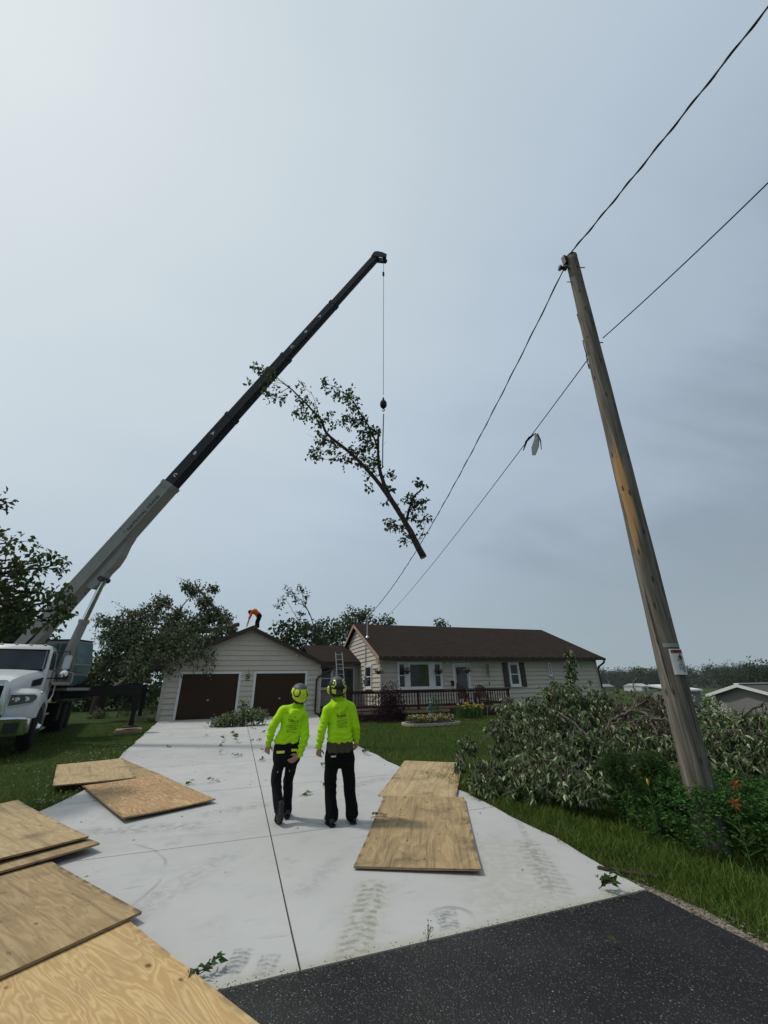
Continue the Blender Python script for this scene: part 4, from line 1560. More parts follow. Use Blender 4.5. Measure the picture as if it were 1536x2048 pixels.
# ------------------------------------------------------------------ crane truck
def build_crane():
    a = R(11)
    F = Vector((math.sin(a), -math.cos(a), 0)); L = Vector((math.cos(a), math.sin(a), 0))
    root = Vector((-6.22, 14.45, 0.24))
    t = thing('crane_truck', 'white cab crane truck on the left lawn, grey and black boom raised', 'crane truck', root)
    M = Matrix(((F.x, L.x, 0, root.x), (F.y, L.y, 0, root.y), (0, 0, 1, root.z), (0, 0, 0, 1)))

    def B(mb, name, mat, parent=t, **k):
        mb.xf(M)
        return mb.build(name, mat, parent, **k)

    def loft(secs, cap=True):
        m = MB(); n = len(secs[0])
        vs = [p for s in secs for p in s]
        fs = []
        for i in range(len(secs) - 1):
            for k in range(n):
                fs.append((i * n + k, i * n + (k + 1) % n, (i + 1) * n + (k + 1) % n, (i + 1) * n + k))
        if cap:
            fs.append(tuple(range(n - 1, -1, -1))); fs.append(tuple(range((len(secs) - 1) * n, len(secs) * n)))
        m.add(vs, fs)
        return m

    # hood
    secs = []
    for u, wb, wt, zt, zb in ((1.06, .60, .50, 1.66, 0.92), (0.95, .64, .54, 1.74, 0.92), (0.4, .74, .62, 1.86, 0.95), (-0.1, .86, .74, 1.95, 1.0), (-0.42, .98, .84, 2.02, 1.05)):
        secs.append([(u, -wb, zb), (u, -wb, zt - .22), (u, -(wb + wt) / 2, zt - .09), (u, -wt, zt - .02), (u, -wt * .5, zt + .01), (u, 0, zt + .02), (u, wt * .5, zt + .01), (u, wt, zt - .02), (u, (wb + wt) / 2, zt - .09), (u, wb, zt - .22), (u, wb, zb)])
    hood = B(loft(secs), 'hood', M_TRUCK, smooth=38, fixn=True)
    for s in (-1, 1):
        m = MB()
        for k in range(4):
            m.prism([(0.02 - k * .06, s * .853, 1.66 + .0), (-0.12 - k * .05, s * .90, 1.72), (-0.12 - k * .05, s * .90, 1.66), (0.02 - k * .06, s * .853, 1.60)], (0, s * 0.02, -0.04 * 0))
        m.prism([(0.1, s * .832, 1.56), (-.3, s * .955, 1.60), (-.34, s * .965, 1.80), (.12, s * .828, 1.72)], (0, s * .012, 0))
        B(m, 'side_vent', M_BLACK, hood)
    # fenders with wheel arches and headlights
    arch = [(0.66 * math.cos(R(q)), 0.50 + 0.66 * math.sin(R(q))) for q in range(28, 171, 13)]
    for s in (-1, 1):
        secs = []
        for v, uf, zt in ((0.58, 1.06, 1.52), (0.80, 1.03, 1.50), (1.02, 0.94, 1.46), (1.15, 0.82, 1.40), (1.21, 0.74, 1.28)):
            top = [(uf - .01, 0.80), (uf, 1.12), (uf - .05, zt - .10), (uf - .22, zt - .01), (0.3, zt + .03), (-0.2, zt - .02), (-.50, zt - .14), (-.66, 1.05), (-.68, 0.72)]
            ring = top + [(u * 1.0 if u < uf - .06 else uf - .06, w) for u, w in reversed(arch)]
            secs.append([(u, s * v, w) for u, w in ring])
        B(loft(secs), 'fender', M_TRUCK, smooth=40, fixn=True)

        def fu(v): return np.interp(v, [.58, .8, 1.02, 1.15, 1.21], [1.06, 1.03, .94, .82, .74])
        m = MB()
        poly = [(0.64, 1.10), (0.64, 1.36), (1.12, 1.36), (1.145, 1.27), (1.08, 1.17)]
        front = [(fu(v) + .016, s * v, w) for v, w in poly]; back = [(fu(v) - .03, s * v, w) for v, w in poly]
        n = len(poly)
        # subdivide along v by loft strips
        vv = np.linspace(.64, 1.14, 9)
        low = np.interp(vv, [.64, 1.08, 1.145], [1.10, 1.17, 1.27]); hi = np.interp(vv, [.64, 1.12, 1.145], [1.365, 1.355, 1.30])
        vs = []; fs = []
        for k, v in enumerate(vv):
            vs += [(fu(v) + .015, s * v, low[k]), (fu(v) + .010, s * v, hi[k]), (fu(v) - .03, s * v, low[k]), (fu(v) - .03, s * v, hi[k])]
            if k:
                o = 4 * (k - 1); fs += [(o, o + 4, o + 5, o + 1), (o + 1, o + 5, o + 7, o + 3), (o + 2, o, o + 4 - 0, o + 6)]
        m.add(vs, fs)
        hl = B(m, 'headlight', glass_mat('headlight_glass', (0.05, 0.055, 0.055), 0.1), fixn=True)
        m = MB()
        for v, r in ((.76, .075), (.95, .065)):
            m.lathe((fu(v) - .005, s * v, 1.245), [(r, 0), (r, .028), (r * .7, .034), (r * .65, .02)], (1, 0, 0), 16)
        B(m, 'lamp_ring', M_CHROME, hl)
        m = MB()
        for z, k in ((1.37, 0), (1.375, 1)):
            pass
        for k in range(8):
            a0, a1 = vv[k], vv[k + 1]
            m.bar((fu(a0) + .017, s * a0, hi[k] + .012), (fu(a1) + .017, s * a1, hi[k + 1] + .012), .018, .020)
            m.bar((fu(a0) + .017, s * a0, low[k] - .012), (fu(a1) + .017, s * a1, low[k + 1] - .012), .018, .020)
        B(m, 'bezel', M_CHROME, hl)
        m = MB(); m.ball((.52, s * 1.16, 1.40), (.05, .03, .035)); B(m, 'side_marker', M_CHROME, smooth=True)
    # grille
    m = MB()
    for z in np.linspace(0.98, 1.55, 10): m.box((1.065, -.44, z), (1.085, .44, z + .022))
    for v in np.linspace(-.42, .42, 13): m.box((1.063, v - .008, .98), (1.075, v + .008, 1.57))
    m.box((1.05, -.45, .96), (1.064, .45, 1.58))
    B(m, 'grille', M_BLACK)
    m = MB()
    m.prism([(1.06, -.60, .90), (1.06, -.45, .90), (1.06, -.45, 1.58), (1.06, .45, 1.58), (1.06, .45, .90), (1.06, .60, .90), (1.06, .56, 1.64), (1.05, .46, 1.71), (1.05, -.46, 1.71), (1.06, -.56, 1.64)], (0.05, 0, 0))
    B(m, 'grille_surround', M_CHROME, fixn=True, bevel=.008)
    # bumper
    secs = []
    for v, uf, zb, zt in ((-1.17, .92, .47, .80), (-1.12, 1.14, .44, .84), (-.95, 1.27, .42, .86), (-.5, 1.31, .42, .86), (.5, 1.31, .42, .86), (.95, 1.27, .42, .86), (1.12, 1.14, .44, .84), (1.17, .92, .47, .80)):
        secs.append([(uf - .10, v, zb), (uf - .02, v, zb), (uf + .01, v, zb + .03), (uf + .01, v, zt - .07), (uf + .03, v, zt - .05), (uf + .02, v, zt), (uf - .10, v, zt)])
    bu = B(loft(secs), 'bumper', M_CHROME, smooth=45, fixn=True)
    m = MB()
    for s in (-1, 1):
        m.prism([(1.305, s * .72, .50), (1.255, s * 1.0, .50), (1.255, s * 1.02, .72), (1.305, s * .72, .72)], (.016, 0, 0))
    m.box((1.318, -.30, .52), (1.326, .30, .68))
    B(m, 'fog_light_pocket', M_DKMETAL, bu)
    # cab
    secs = []
    for w, uf, ub, hv in ((.80, -.40, -1.70, 1.0), (1.2, -.40, -1.70, 1.02), (1.96, -.38, -1.72, 1.01), (2.05, -.43, -1.72, 0.995), (2.58, -.78, -1.70, .93), (2.70, -.86, -1.68, .87), (2.755, -1.0, -1.6, .70)):
        c = .10
        secs.append([(uf, -hv + c, w), (uf + .02, 0, w), (uf, hv - c, w), (uf - .06, hv, w), (ub + .05, hv, w), (ub, hv - .06, w), (ub, -hv + .06, w), (ub + .05, -hv, w), (uf - .06, -hv, w)])
    cab = B(loft(secs), 'cab', M_TRUCK, smooth=35, fixn=True)
    m = MB()
    m.add([(-.385, -.86, 2.03), (-.345, 0, 2.03), (-.385, .86, 2.03), (-.725, .80, 2.55), (-.69, 0, 2.56), (-.725, -.80, 2.55)], [(0, 1, 4, 5), (1, 2, 3, 4)])
    B(m, 'windshield', glass_mat('windscreen_glass', (0.010, 0.017, 0.022), 0.04, .22))
    m = MB()
    m.bar((-.385, -.91, 2.03), (-.735, -.84, 2.58), .05, .02, (1, 0, .5)); m.bar((-.385, .91, 2.03), (-.735, .84, 2.58), .05, .02, (1, 0, .5))
    m.bar((-.36, -.9, 2.0), (-.36, .9, 2.0), .03, .05); m.bar((-.725, -.86, 2.575), (-.725, .86, 2.575), .03, .045)
    B(m, 'windshield_seal', M_BLACK)
    m = MB()
    for k in (-2, -1, 0, 1, 2):
        m.ball((-.93, k * .34, 2.735), (.06, .045, .03), 8, 5)
    B(m, 'marker_light', plain('amber_lens', (.5, .28, .1), .3), smooth=True)
    for s in (-1, 1):
        m = MB()
        m.add([(-.62, s * 1.006, 2.03), (-.86, s * .962, 2.52), (-1.42, s * .955, 2.53), (-1.44, s * 1.008, 2.03)], [(0, 1, 2, 3)])
        m.add([(-.62, s * .99, 2.03), (-.86, s * .95, 2.52), (-1.42, s * .94, 2.53), (-1.44, s * .99, 2.03)], [(0, 1, 2, 3)])
        d = MB(); d.prism([(-.52, s * 1.021, 1.02), (-1.5, s * 1.021, 1.02), (-1.5, s * 1.012, 1.98), (-.52, s * 1.012, 1.98)], (0, s * .012, 0))
        dr = B(d, 'door', M_TRUCK, bevel=.01)
        B(m, 'side_window', glass_mat('windscreen_glass2', (0.012, 0.015, 0.018), 0.05), dr)
        h = MB(); h.box((-1.42, s * 1.035, 1.72), (-1.24, s * 1.065, 1.77)); B(h, 'handle', M_BLACK, dr)
        mm = MB()
        mm.tube([(-.62, s * 1.0, 2.52), (-.50, s * 1.40, 2.54), (-.50, s * 1.42, 2.44)], .018, 6)
        mm.tube([(-.55, s * 1.02, 1.78), (-.48, s * 1.40, 1.80), (-.48, s * 1.42, 1.92)], .018, 6)
        mr = B(mm, 'mirror_arm', M_BLACK)
        mm = MB(); mm.prism([(-.44, s * 1.31, 2.02), (-.44, s * 1.50, 2.02), (-.44, s * 1.50, 2.42), (-.44, s * 1.31, 2.42)], (-.09, 0, 0))
        B(mm, 'mirror', M_TRUCK, mr, bevel=.03)
        mm = MB(); mm.lathe((-.44, s * 1.41, 1.90), [(.02, -.06), (.10, 0), (.10, .03), (.04, .07)], (1, 0, 0), 14); B(mm, 'convex_mirror', M_CHROME, mr, smooth=40)
        mm = MB(); mm.tube([(-1.62, s * 1.03, 1.1), (-1.66, s * 1.12, 1.3), (-1.66, s * 1.12, 1.95), (-1.62, s * 1.03, 2.1)], .018, 6); B(mm, 'grab_rail', M_CHROME)
        st = MB(); st.box((-.72, s * .80, .78), (-1.7, s * 1.16, .83)); st.box((-.78, s * .86, .40), (-1.62, s * 1.18, .45)); st.box((-.78, s * .8, .45), (-.84, s * 1.1, .78)); st.box((-1.55, s * .8, .45), (-1.62, s * 1.1, .78))
        B(st, 'step', M_GALV)
        tk = MB(); tk.lathe((-.95, s * .72, .66), [(.05, 0), (.27, .02), (.28, .05), (.28, 1.0), (.27, 1.03), (.05, 1.05)], (-1, 0, 0), 20); B(tk, 'fuel_tank', M_DKMETAL, smooth=40)
    # chassis, deck
    m = MB()
    for s in (-1, 1): m.box((.95, s * .36, .62), (-8.9, s * .48, .92))
    m.box((.9, -1.0, .55), (.5, 1.0, .7))
    m.box((-5.2, -.9, .45), (-5.4, .9, .62)); m.box((-6.5, -.9, .45), (-6.7, .9, .62)); m.box((-.1, -1.0, .45), (.1, 1.0, .6))
    B(m, 'chassis', M_BLACK)
    m = MB(); m.box((-1.95, -1.2, 1.28), (-9.2, 1.2, 1.44)); m.box((-1.95, -1.22, 1.12), (-9.2, -1.1, 1.30)); m.box((-1.95, 1.1, 1.12), (-9.2, 1.22, 1.30))
    B(m, 'flatbed', M_BLACK)
    for s in (-1, 1):
        m = MB(); m.box((-3.6, s * .85, .5), (-4.25, s * 1.15, 1.05)); B(m, 'tool_box', M_BLACK, bevel=.02)
        m = MB(); m.box((-4.40, s * .62, .30), (-4.43, s * 1.2, 1.05)); B(m, 'mud_flap', M_RUBBER)

    def wheel(u, v, s, r=.52, w=.30, front=False):
        m = MB(); m.lathe((u, v - s * w / 2, r), [(r * .58, 0), (r * .86, -.0), (r * .97, .03), (r, .07), (r, w - .07), (r * .97, w - .03), (r * .86, w), (r * .58, w)], (0, s, 0), 36)
        for k in range(36):
            q = k * math.pi / 18
            for o in (.06, .16):
                m.bar((u + r * math.cos(q), v - s * w / 2 + s * o, r + r * math.sin(q)), (u + r * math.cos(q + .07), v - s * w / 2 + s * (o + .08), r + r * math.sin(q + .07)), .025, .02)
        o = B(m, 'wheel', M_RUBBER, smooth=35)
        m = MB()
        z = w * .95
        prof = [(r * .60, z - .02), (r * .57, z), (r * .52, z - .10), (r * .30, z - (.02 if front else .14)), (r * .26, z + (.02 if front else -.12)), (.10, z + (.03 if front else -.1)), (.08, z + (.09 if front else -.02)), (.02, z + (.09 if front else -.02))]
        m.lathe((u, v - s * w / 2, r), prof, (0, s, 0), 28)
        B(m, 'rim', M_CHROME, o, smooth=35)

    for s in (-1, 1):
        wheel(0, s * 1.05, s, .52, .32, True)
        for u in (-5.3, -6.62):
            wheel(u, s * 1.07, s, .51, .26); wheel(u, s * .76, s, .51, .26)
    # outriggers
    for u, ext, name in ((-3.05, 3.45, 0), (-8.45, 3.75, 1)):
        for s in (-1, 1):
            e = ext if s > 0 else 1.6
            m = MB()
            m.box((u - .20, s * .2, 1.20), (u + .20, s * 1.95, 1.64))
            m.box((u - .15, s * 1.9, 1.26), (u + .15, s * (e + .10), 1.58))
            m.box((u - .17, s * (e - .22), 1.24), (u + .17, s * (e - .02), 1.30))
            o = B(m, 'outrigger_beam', M_BLACK)
            m = MB()
            zg = gzf(*(M @ Vector((u, s * e, 0))).xy) - root.z
            m.box((u - .10, s * e - .10, .75), (u + .10, s * e + .10, 1.66))
            m.box((u - .075, s * e - .075, zg + .28), (u + .075, s * e + .075, .76))
            m.lathe((u, s * e, zg + .17), [(.27, 0), (.27, .02), (.10, .06), (.08, .14)], n=16)
            B(m, 'outrigger_leg', M_BLACK, o)
    # pedestal, turret
    piv = Vector((-7.2, 16.95, 2.35)); Bd = Vector((.909, -.416, 0)); Pd = Vector((.416, .909, 0))
    rot = piv + Bd * 0.75
    m = MB(); m.lathe((rot.x, rot.y, 1.5), [(.62, 0), (.62, .22), (.70, .24), (.70, .34), (.60, .36), (.60, .5)], n=30)
    m.build('turntable', M_DKMETAL, t, smooth=35)
    m = MB()
    for s in (-1, 1):
        o = Pd * (s * .36)
        poly = [rot + Bd * -1.0 + Vector((0, 0, -.45)), rot + Bd * 1.45 + Vector((0, 0, -.45)), rot + Bd * 1.45 + Vector((0, 0, -.15)), rot + Bd * .4 + Vector((0, 0, .1)), piv + Bd * .35 + Vector((0, 0, .3)), piv + Bd * -.25 + Vector((0, 0, .3)), piv + Bd * -.45 + Vector((0, 0, -.2))]
        m.prism([p + o - Pd * .03 for p in poly], Pd * .06)
    m.prism([rot + Bd * -1.0 + Pd * -.33 + Vector((0, 0, -.5)), rot + Bd * 1.45 + Pd * -.33 + Vector((0, 0, -.5)), rot + Bd * 1.45 + Pd * .33 + Vector((0, 0, -.5)), rot + Bd * -1.0 + Pd * .33 + Vector((0, 0, -.5))], (0, 0, .08))
    m.build('turret', M_BOOM, t)
    # operator cab
    c0 = Vector((-5.72, 17.55, 0))
    tv = lambda b, p, z: c0 + Bd * b + Pd * p + Vector((0, 0, z - .12))
    prof = [(-.72, 1.95), (.40, 1.95), (.62, 2.30), (.66, 2.62), (.50, 3.40), (-.60, 3.42), (-.74, 2.7)]
    m = MB(); m.prism([tv(b, -.40, z) for b, z in prof], Pd * .80)
    oc = m.build('operator_cab', M_BOOM, t, bevel=.03)
    m = MB()
    tealg = glass_mat('tinted_glass', (0.045, 0.085, 0.085), 0.06)
    for (b0, z0), (b1, z1) in (((.44, 2.0), (.60, 2.27)), ((.625, 2.34), (.655, 2.6)), ((.66, 2.66), (.515, 3.34))):
        n_ = Vector((Bd.x * (z1 - z0), Bd.y * (z1 - z0), -(b1 - b0))).normalized() * .012
        m.add([tv(b0, -.35, z0) + n_, tv(b0, .35, z0) + n_, tv(b1, .35, z1) + n_, tv(b1, -.35, z1) + n_], [(0, 1, 2, 3)])
    m.build('front_glass', tealg, oc)
    m = MB()
    for s in (-1, 1):
        q = .40 + .012
        m.add([tv(.34, s * q, 2.1), tv(.56, s * q, 2.4), tv(.58, s * q, 2.62), tv(.44, s * q, 3.3), tv(.0, s * q, 3.3), tv(.0, s * q, 2.1)], [(0, 1, 2, 3, 4, 5)])
        m.add([tv(-.06, s * q, 2.55), tv(-.06, s * q, 3.3), tv(-.55, s * q, 3.3), tv(-.62, s * q, 2.6)], [(0, 1, 2, 3)])
    m.build('side_glass', tealg, oc)
    m = MB(); m.prism([tv(-.60, -.41, 3.422), tv(.51, -.41, 3.405), tv(.51, .41, 3.405), tv(-.60, .41, 3.422)], (0, 0, .035)); m.build('cab_roof', M_BLACK, oc)
    m = MB(); m.prism([tv(-.9, -.5, 1.80), tv(.75, -.5, 1.80), tv(.75, .5, 1.80), tv(-.9, .5, 1.80)], (0, 0, .09)); m.build('cab_platform', M_BOOM, oc)
    # boom: nested box sections, each with a collar
    P0 = Vector((-3.185, 15.105, 8.77)); d = Vector((.50367, -.23072, .83252)).normalized()
    h = Vector((-.4163, -.9092, 0)); n = h.cross(d).normalized()

    def sec(s0, s1, H, W, lip=.10):
        m = MB()
        prof = [(-W / 2, -H / 2 + .08), (-W / 2 + .10, -H / 2), (W / 2 - .10, -H / 2), (W / 2, -H / 2 + .08), (W / 2, H / 2), (-W / 2, H / 2)]
        m.prism([P0 + d * s0 + h * a_ + n * b_ for a_, b_ in prof], d * (s1 - s0))
        if lip:
            q = [(a_ * 1.07, b_ * 1.06) for a_, b_ in prof]
            m.prism([P0 + d * (s1 - .16) + h * a_ + n * b_ for a_, b_ in q], d * .15)
        return m

    def loop(s, H):
        m = MB(); c = P0 + d * s + n * (H / 2)
        m.tube([c - d * .10, c - d * .09 + n * .12, c + d * .03 + n * .15, c + d * .10 + n * .02], .016, 6)
        return m

    def lettering(txt, s, off, size, face, mat, parent, rot90=False, flip=1):
        vs, fs = text_mesh(txt, size)
        m = MB()
        c = P0 + d * s + n * off + h * face
        if rot90: m.add([c - n * v.x + d * v.y for v in vs], fs)
        else: m.add([c + d * v.x + n * v.y for v in vs], fs)
        return m.build('lettering', mat, parent)

    base = sec(-8.35, 0, .56, .46).build('boom_base_section', M_BOOM, t)
    lettering('NATIONAL CRANE', -1.40, -.08, .185, .236, M_LETTER, base)
    m = MB()
    m.prism([P0 + d * s_ + n * o_ - h * .16 for s_, o_ in ((-2.3, -.28), (-2.6, -.34), (-3.0, -.50), (-3.35, -.56), (-3.7, -.52), (-4.15, -.60), (-4.35, -.56), (-4.45, -.28))], h * .32)
    m.build('cylinder_bracket', M_BOOM, base)
    m = MB()
    for s_ in (-1.9, -4.2, -5.2):
        c = P0 + d * s_ + n * .30
        m.prism([c - d * .07 - h * .02, c + d * .07 - h * .02, c + d * .05 + n * .09 - h * .02, c - d * .05 + n * .09 - h * .02], h * .04)
    m.prism([P0 + d * -5.15 + n * .02 + h * .232, P0 + d * -5.0 + n * .02 + h * .232, P0 + d * -5.0 + n * .12 + h * .232, P0 + d * -5.15 + n * .12 + h * .232], h * .012)
    m.build('lug', M_BOOM, base)
    L1 = 14.378
    spec = ((-.3, L1 * .25, .50, .40), (L1 * .25 - .3, L1 * .5, .45, .36), (L1 * .5 - .3, L1 * .75, .40, .32), (L1 * .75 - .3, L1 - .1, .345, .28))
    marks = ((('C', .35), ('B', 1.45), ('A', 2.5)), (), (('C', .45), ('B', 1.45), ('A', 2.5)), ())
    for (s0, s1, H, W), mk in zip(spec, marks):
        o = sec(s0, s1, H, W, .1 if s1 < 14 else 0).build('boom_section', M_BOOMBLK, t)
        if s1 < 14: loop(s1 - .1, H).build('rope_loop', M_GALV, o)
        for tx, ds in mk:
            lettering(tx, s0 + .3 + ds, .04, .20, W / 2 + .006, M_LETTERW, o, True)
    # hoses and a hose carrier on the side of the base section
    for k in range(3):
        m = MB(); z0 = -.06 * k
        m.tube(path([rot + Bd * -.6 + Pd * (-.40 - .03 * k) + Vector((0, 0, -.3)), rot + Bd * -.2 + Pd * (-.5 - .04 * k) + Vector((0, 0, .15 + z0)), P0 + d * (-7.2 + .2 * k) + h * .27 - n * .12, P0 + d * (-6.0 + .3 * k) + h * .25 - n * (.20 + .03 * k)], 6), .022, 6)
        m.build('hydraulic_hose', M_RUBBER, t, smooth=True)
    m = MB(); m.tube([P0 + d * -6.2 + h * .25 - n * .215, P0 + d * -.3 + h * .25 - n * .215], .016, 6)
    for s_ in np.linspace(-6, -.4, 9): m.prism([P0 + d * s_ + h * .231 - n * .24, P0 + d * (s_ + .05) + h * .231 - n * .24, P0 + d * (s_ + .05) + h * .231 - n * .19, P0 + d * s_ + h * .231 - n * .19], h * .03)
    m.build('hose_line', M_BOOM, base)
    m = MB()
    for s_ in (-.25, -2.3, -5.6):
        for o_ in (-.2, 0, .2): m.lathe(P0 + d * s_ + n * o_ + h * .228, [(.022, 0), (.022, .014)], h, 6)
    m.build('bolt', M_DKMETAL, base)
    # boom head with sheaves
    tip = P0 + d * L1
    m = MB()
    for s in (-.17, .13):
        poly = [tip - d * .25 + n * .18, tip + d * .06 + n * .22, tip + d * .16 + n * .10, tip + d * .20 - n * .16, tip + d * .16 - n * .46, tip - d * .04 - n * .50, tip - d * .14 - n * .18]
        m.prism([p + h * s for p in poly], h * .04)
    for c, r in ((tip + d * .02 + n * .12, .10), (tip + d * .06 - n * .36, .12)):
        m.lathe(c - h * .12, [(.05, 0), (r, .03), (r * .8, .06), (r * .8, .17), (r, .20), (.05, .24)], h, 18)
    m.bar(tip + d * .0 + n * .2, tip + d * .16 + n * .36, .03, .03); m.bar(tip + d * .12 - n * .1, tip + d * .34 + n * .04, .03, .03)
    m.build('boom_head', M_BOOMBLK, t)
    # lift cylinder
    top = P0 + d * -3.95 - n * .54
    bot = rot + Bd * 1.25 + Vector((0, 0, -.25))
    mid = bot.lerp(top, .56)
    m = MB(); m.tube([bot, mid], .135, 16); m.tube([mid - (top - bot).normalized() * .10, mid], .16, 16)
    m.build('lift_cylinder', M_BOOM, t, smooth=40)
    m = MB(); m.tube([mid, top], .085, 14); m.build('cylinder_rod', M_CHROME, t, smooth=40)
    m = MB(); m.tube([top - h * .2, top + h * .2], .09, 12); m.tube([bot - h * .3, bot + h * .3], .09, 12); m.build('cylinder_pin', M_DKMETAL, t)
    # hoist rope, overload weight and ball
    s0 = Vector((4.34, 11.72, 20.3)); s1 = Vector((4.18, 11.69, 11.99))
    m = MB(); m.tube([s0 + Vector((0, 0, .1)), s1 + Vector((0, 0, .25))], .011, 6); m.build('hoist_rope', M_ROPE, t)
    m = MB(); c = Vector((4.32, 11.73, 19.54)); m.lathe(c - Vector((0, 0, .10)), [(.012, -.03), (.05, 0), (.05, .2), (.012, .24)], n=10); m.build('rope_weight', M_BLACK, t)
    m = MB(); c = Vector((4.17, 11.68, 11.78))
    m.lathe(c - Vector((0, 0, .14)), [(.03, -.10), (.06, -.05), (.11, .0), (.135, .08), (.135, .17), (.11, .25), (.05, .30), (.035, .42), (.02, .46)], n=18)
    m.tube([c + Vector((0, 0, -.22)), c + Vector((.05, 0, -.30)), c + Vector((.0, 0, -.37)), c + Vector((-.05, 0, -.30))], .018, 8)
    m.build('hook_ball', M_BLACK, t, smooth=40)
    return t


build_crane()

# pads under the outriggers
for c, rz, lab in ((Vector((-3.47, 18.2, 0)), .19, 'square wooden pad under the front outrigger foot beside the driveway'), (Vector((-4.17, 23.55, 0)), .1, 'square wooden pad under the rear outrigger foot far behind the truck')):
    m = MB()
    for k in range(3):
        m.box((-.42 + k * .285, -.42, 0), (-.42 + k * .285 + .275, .42, .07))
    for k in range(2):
        m.box((-.40, -.40 + k * .42, .071), (.40, -.40 + k * .42 + .38, .135))
    o = m.build('outrigger_pad', M_RAWWOOD if False else wood_mat('pad_wood', (.22, .17, .11), (.27, .21, .14), (.12, .09, .06), (1, 6, 6)), local=True)
    o.location = (c.x, c.y, gzf(c.x, c.y) - .035)
    o.rotation_euler = (0, 0, rz)
    tag(o, lab, 'outrigger pad', 'pads under the outriggers')


# ------------------------------------------------------------------ utility pole and its wires
def build_pole():
    b, tp = Vector((5.16, 3.97, -0.1)), Vector((5.40, 3.635, 9.52))
    t = thing('utility_pole', 'weathered grey wooden utility pole leaning beside the brush pile', 'utility pole', b)
    ax = tp - b
    e1 = ax.cross(Vector((0, 1, 0))).normalized(); e2 = ax.cross(e1).normalized()
    n, k = 40, 64
    V, F = [], []
    ph = RNG.uniform(0, 6.28, 12)
    for i in range(k + 1):
        f = i / k
        r = .154 - .047 * f
        c = b + ax * f
        for j in range(n):
            a = 2 * math.pi * j / n
            rr = r * (1 + .02 * math.sin(3 * a + f * 3 + ph[0]) + .012 * math.sin(9 * a + ph[1] + f * 5) + .008 * math.sin(17 * a + ph[2] - f * 9) + .010 * math.sin(f * 40 + ph[3] + 2 * a))
            # two deep drying cracks that wander up from the base
            for ca, f0, f1 in ((4.05 + .25 * f, 0, .30), (4.9 - .3 * f, .05, .42)):
                dd = abs((a - ca + math.pi) % (2 * math.pi) - math.pi)
                if f0 <= f <= f1: rr -= .016 * max(0, 1 - dd / .10)
            V.append(c + (e1 * math.cos(a) + e2 * math.sin(a)) * rr)
    for i in range(k):
        for j in range(n):
            F.append((i * n + j, i * n + (j + 1) % n, (i + 1) * n + (j + 1) % n, (i + 1) * n + j))
    F.append(tuple(range(k * n, (k + 1) * n)))
    m = MB(); m.add(V, F); m.build('shaft', M_POLE, t, smooth=True, fixn=True)
    at = lambda z: b + ax * ((z - b.z) / ax.z)
    # hardware at the top
    cam_side = Vector((-.81, -.58, 0))
    left = Vector((-.943, .332, 0))
    m = MB()
    m.lathe(at(9.50), [(.112, 0), (.112, .03), (.05, .05)], ax, 16)
    m.box(tuple(at(9.42) + left * .14 + Vector((-.04, -.04, -.10))), tuple(at(9.42) + left * .14 + Vector((.04, .04, .12))))
    m.build('pole_cap', M_BLACK, t)
    m = MB(); m.tube([at(9.22) - left * .22, at(9.22) + left * .26], .010, 6); m.lathe(at(9.22) + left * .14, [(.02, 0), (.055, .01), (.055, .04), (.035, .06), (.035, .10), (.055, .12), (.055, .15), (.02, .16)], left, 12)
    m.build('insulator', M_DKMETAL, t)
    m = MB(); m.tube([at(8.82) + left * .10, at(8.82) + left * .2], .008, 6); m.tube([at(7.25) - left * .1, at(7.25) - left * .20], .01, 6); m.build('bolt', M_DKMETAL, t)
    # loose lashing wire stapled round the shaft
    for z0, tw, st in ((7.75, 1.1, 4.2), (7.05, 1.7, 4.0), (6.72, 1.2, 4.6)):
        m = MB(); pts = []
        zz = z0
        for q in range(17):
            a = st + tw * q / 16
            r = .162 - .05 * ((zz - b.z) / ax.z) + .007
            zz = z0 + .10 * math.sin(q * .55) + .22 * q / 16
            pts.append(at(zz) + (e1 * math.cos(a) + e2 * math.sin(a)) * r)
        m.tube(pts, .008, 5); m.build('lashing_wire', M_BLACK, t)
    ats = lambda z: at(1.72 + (z - 1.36) * .68)
    # warning sign and tag plate, wrapped round the shaft
    def patch(z0, z1, a0, a1, name, mat, lift, parent, nz=6, na=8):
        V, F = [], []
        for i in range(nz + 1):
            z = z0 + (z1 - z0) * i / nz
            for j in range(na + 1):
                a = a0 + (a1 - a0) * j / na
                r = (.162 - .05 * ((z - b.z) / ax.z)) * 1.03 + lift
                V.append(ats(z) + (e1 * math.cos(a) + e2 * math.sin(a)) * r)
        for i in range(nz):
            for j in range(na):
                q = i * (na + 1) + j
                F.append((q, q + 1, q + na + 2, q + na + 1))
        m = MB(); m.add(V, F)
        return m.build(name, mat, parent)
    # angle of the side facing the camera-right
    def ang(v): return math.atan2(v.dot(e2), v.dot(e1))
    ac = ang(Vector((-.80, -.60, 0)))
    s = 1 if ang(Vector((-.60, -.80, 0))) > ac else -1
    A0, A1 = ac + s * .15, ac + s * 1.35
    sg = patch(1.36, 1.80, A0, A1, 'warning_sign', plain('sign_white', (.60, .61, .60), .4, var=.12), .006, t)
    patch(1.725, 1.785, A0 + s * .10, A1 - s * .08, 'sign_header', plain('sign_red', (.30, .055, .02), .4, var=.2), .009, sg, 2)
    # letters: small dark bars, as legible as in the photograph
    mk = MB()
    def bar(z, a, hgt, wid):
        r = (.162 - .05 * ((z - b.z) / ax.z)) * 1.03 + .013
        q = []; hgt *= 1.4
        for da, dz in ((0, 0), (wid, 0), (wid, hgt), (0, hgt)):
            aa = a + s * da
            q.append(ats(z + dz) + (e1 * math.cos(aa) + e2 * math.sin(aa)) * r)
        mk.add(q, [(0, 1, 2, 3)])
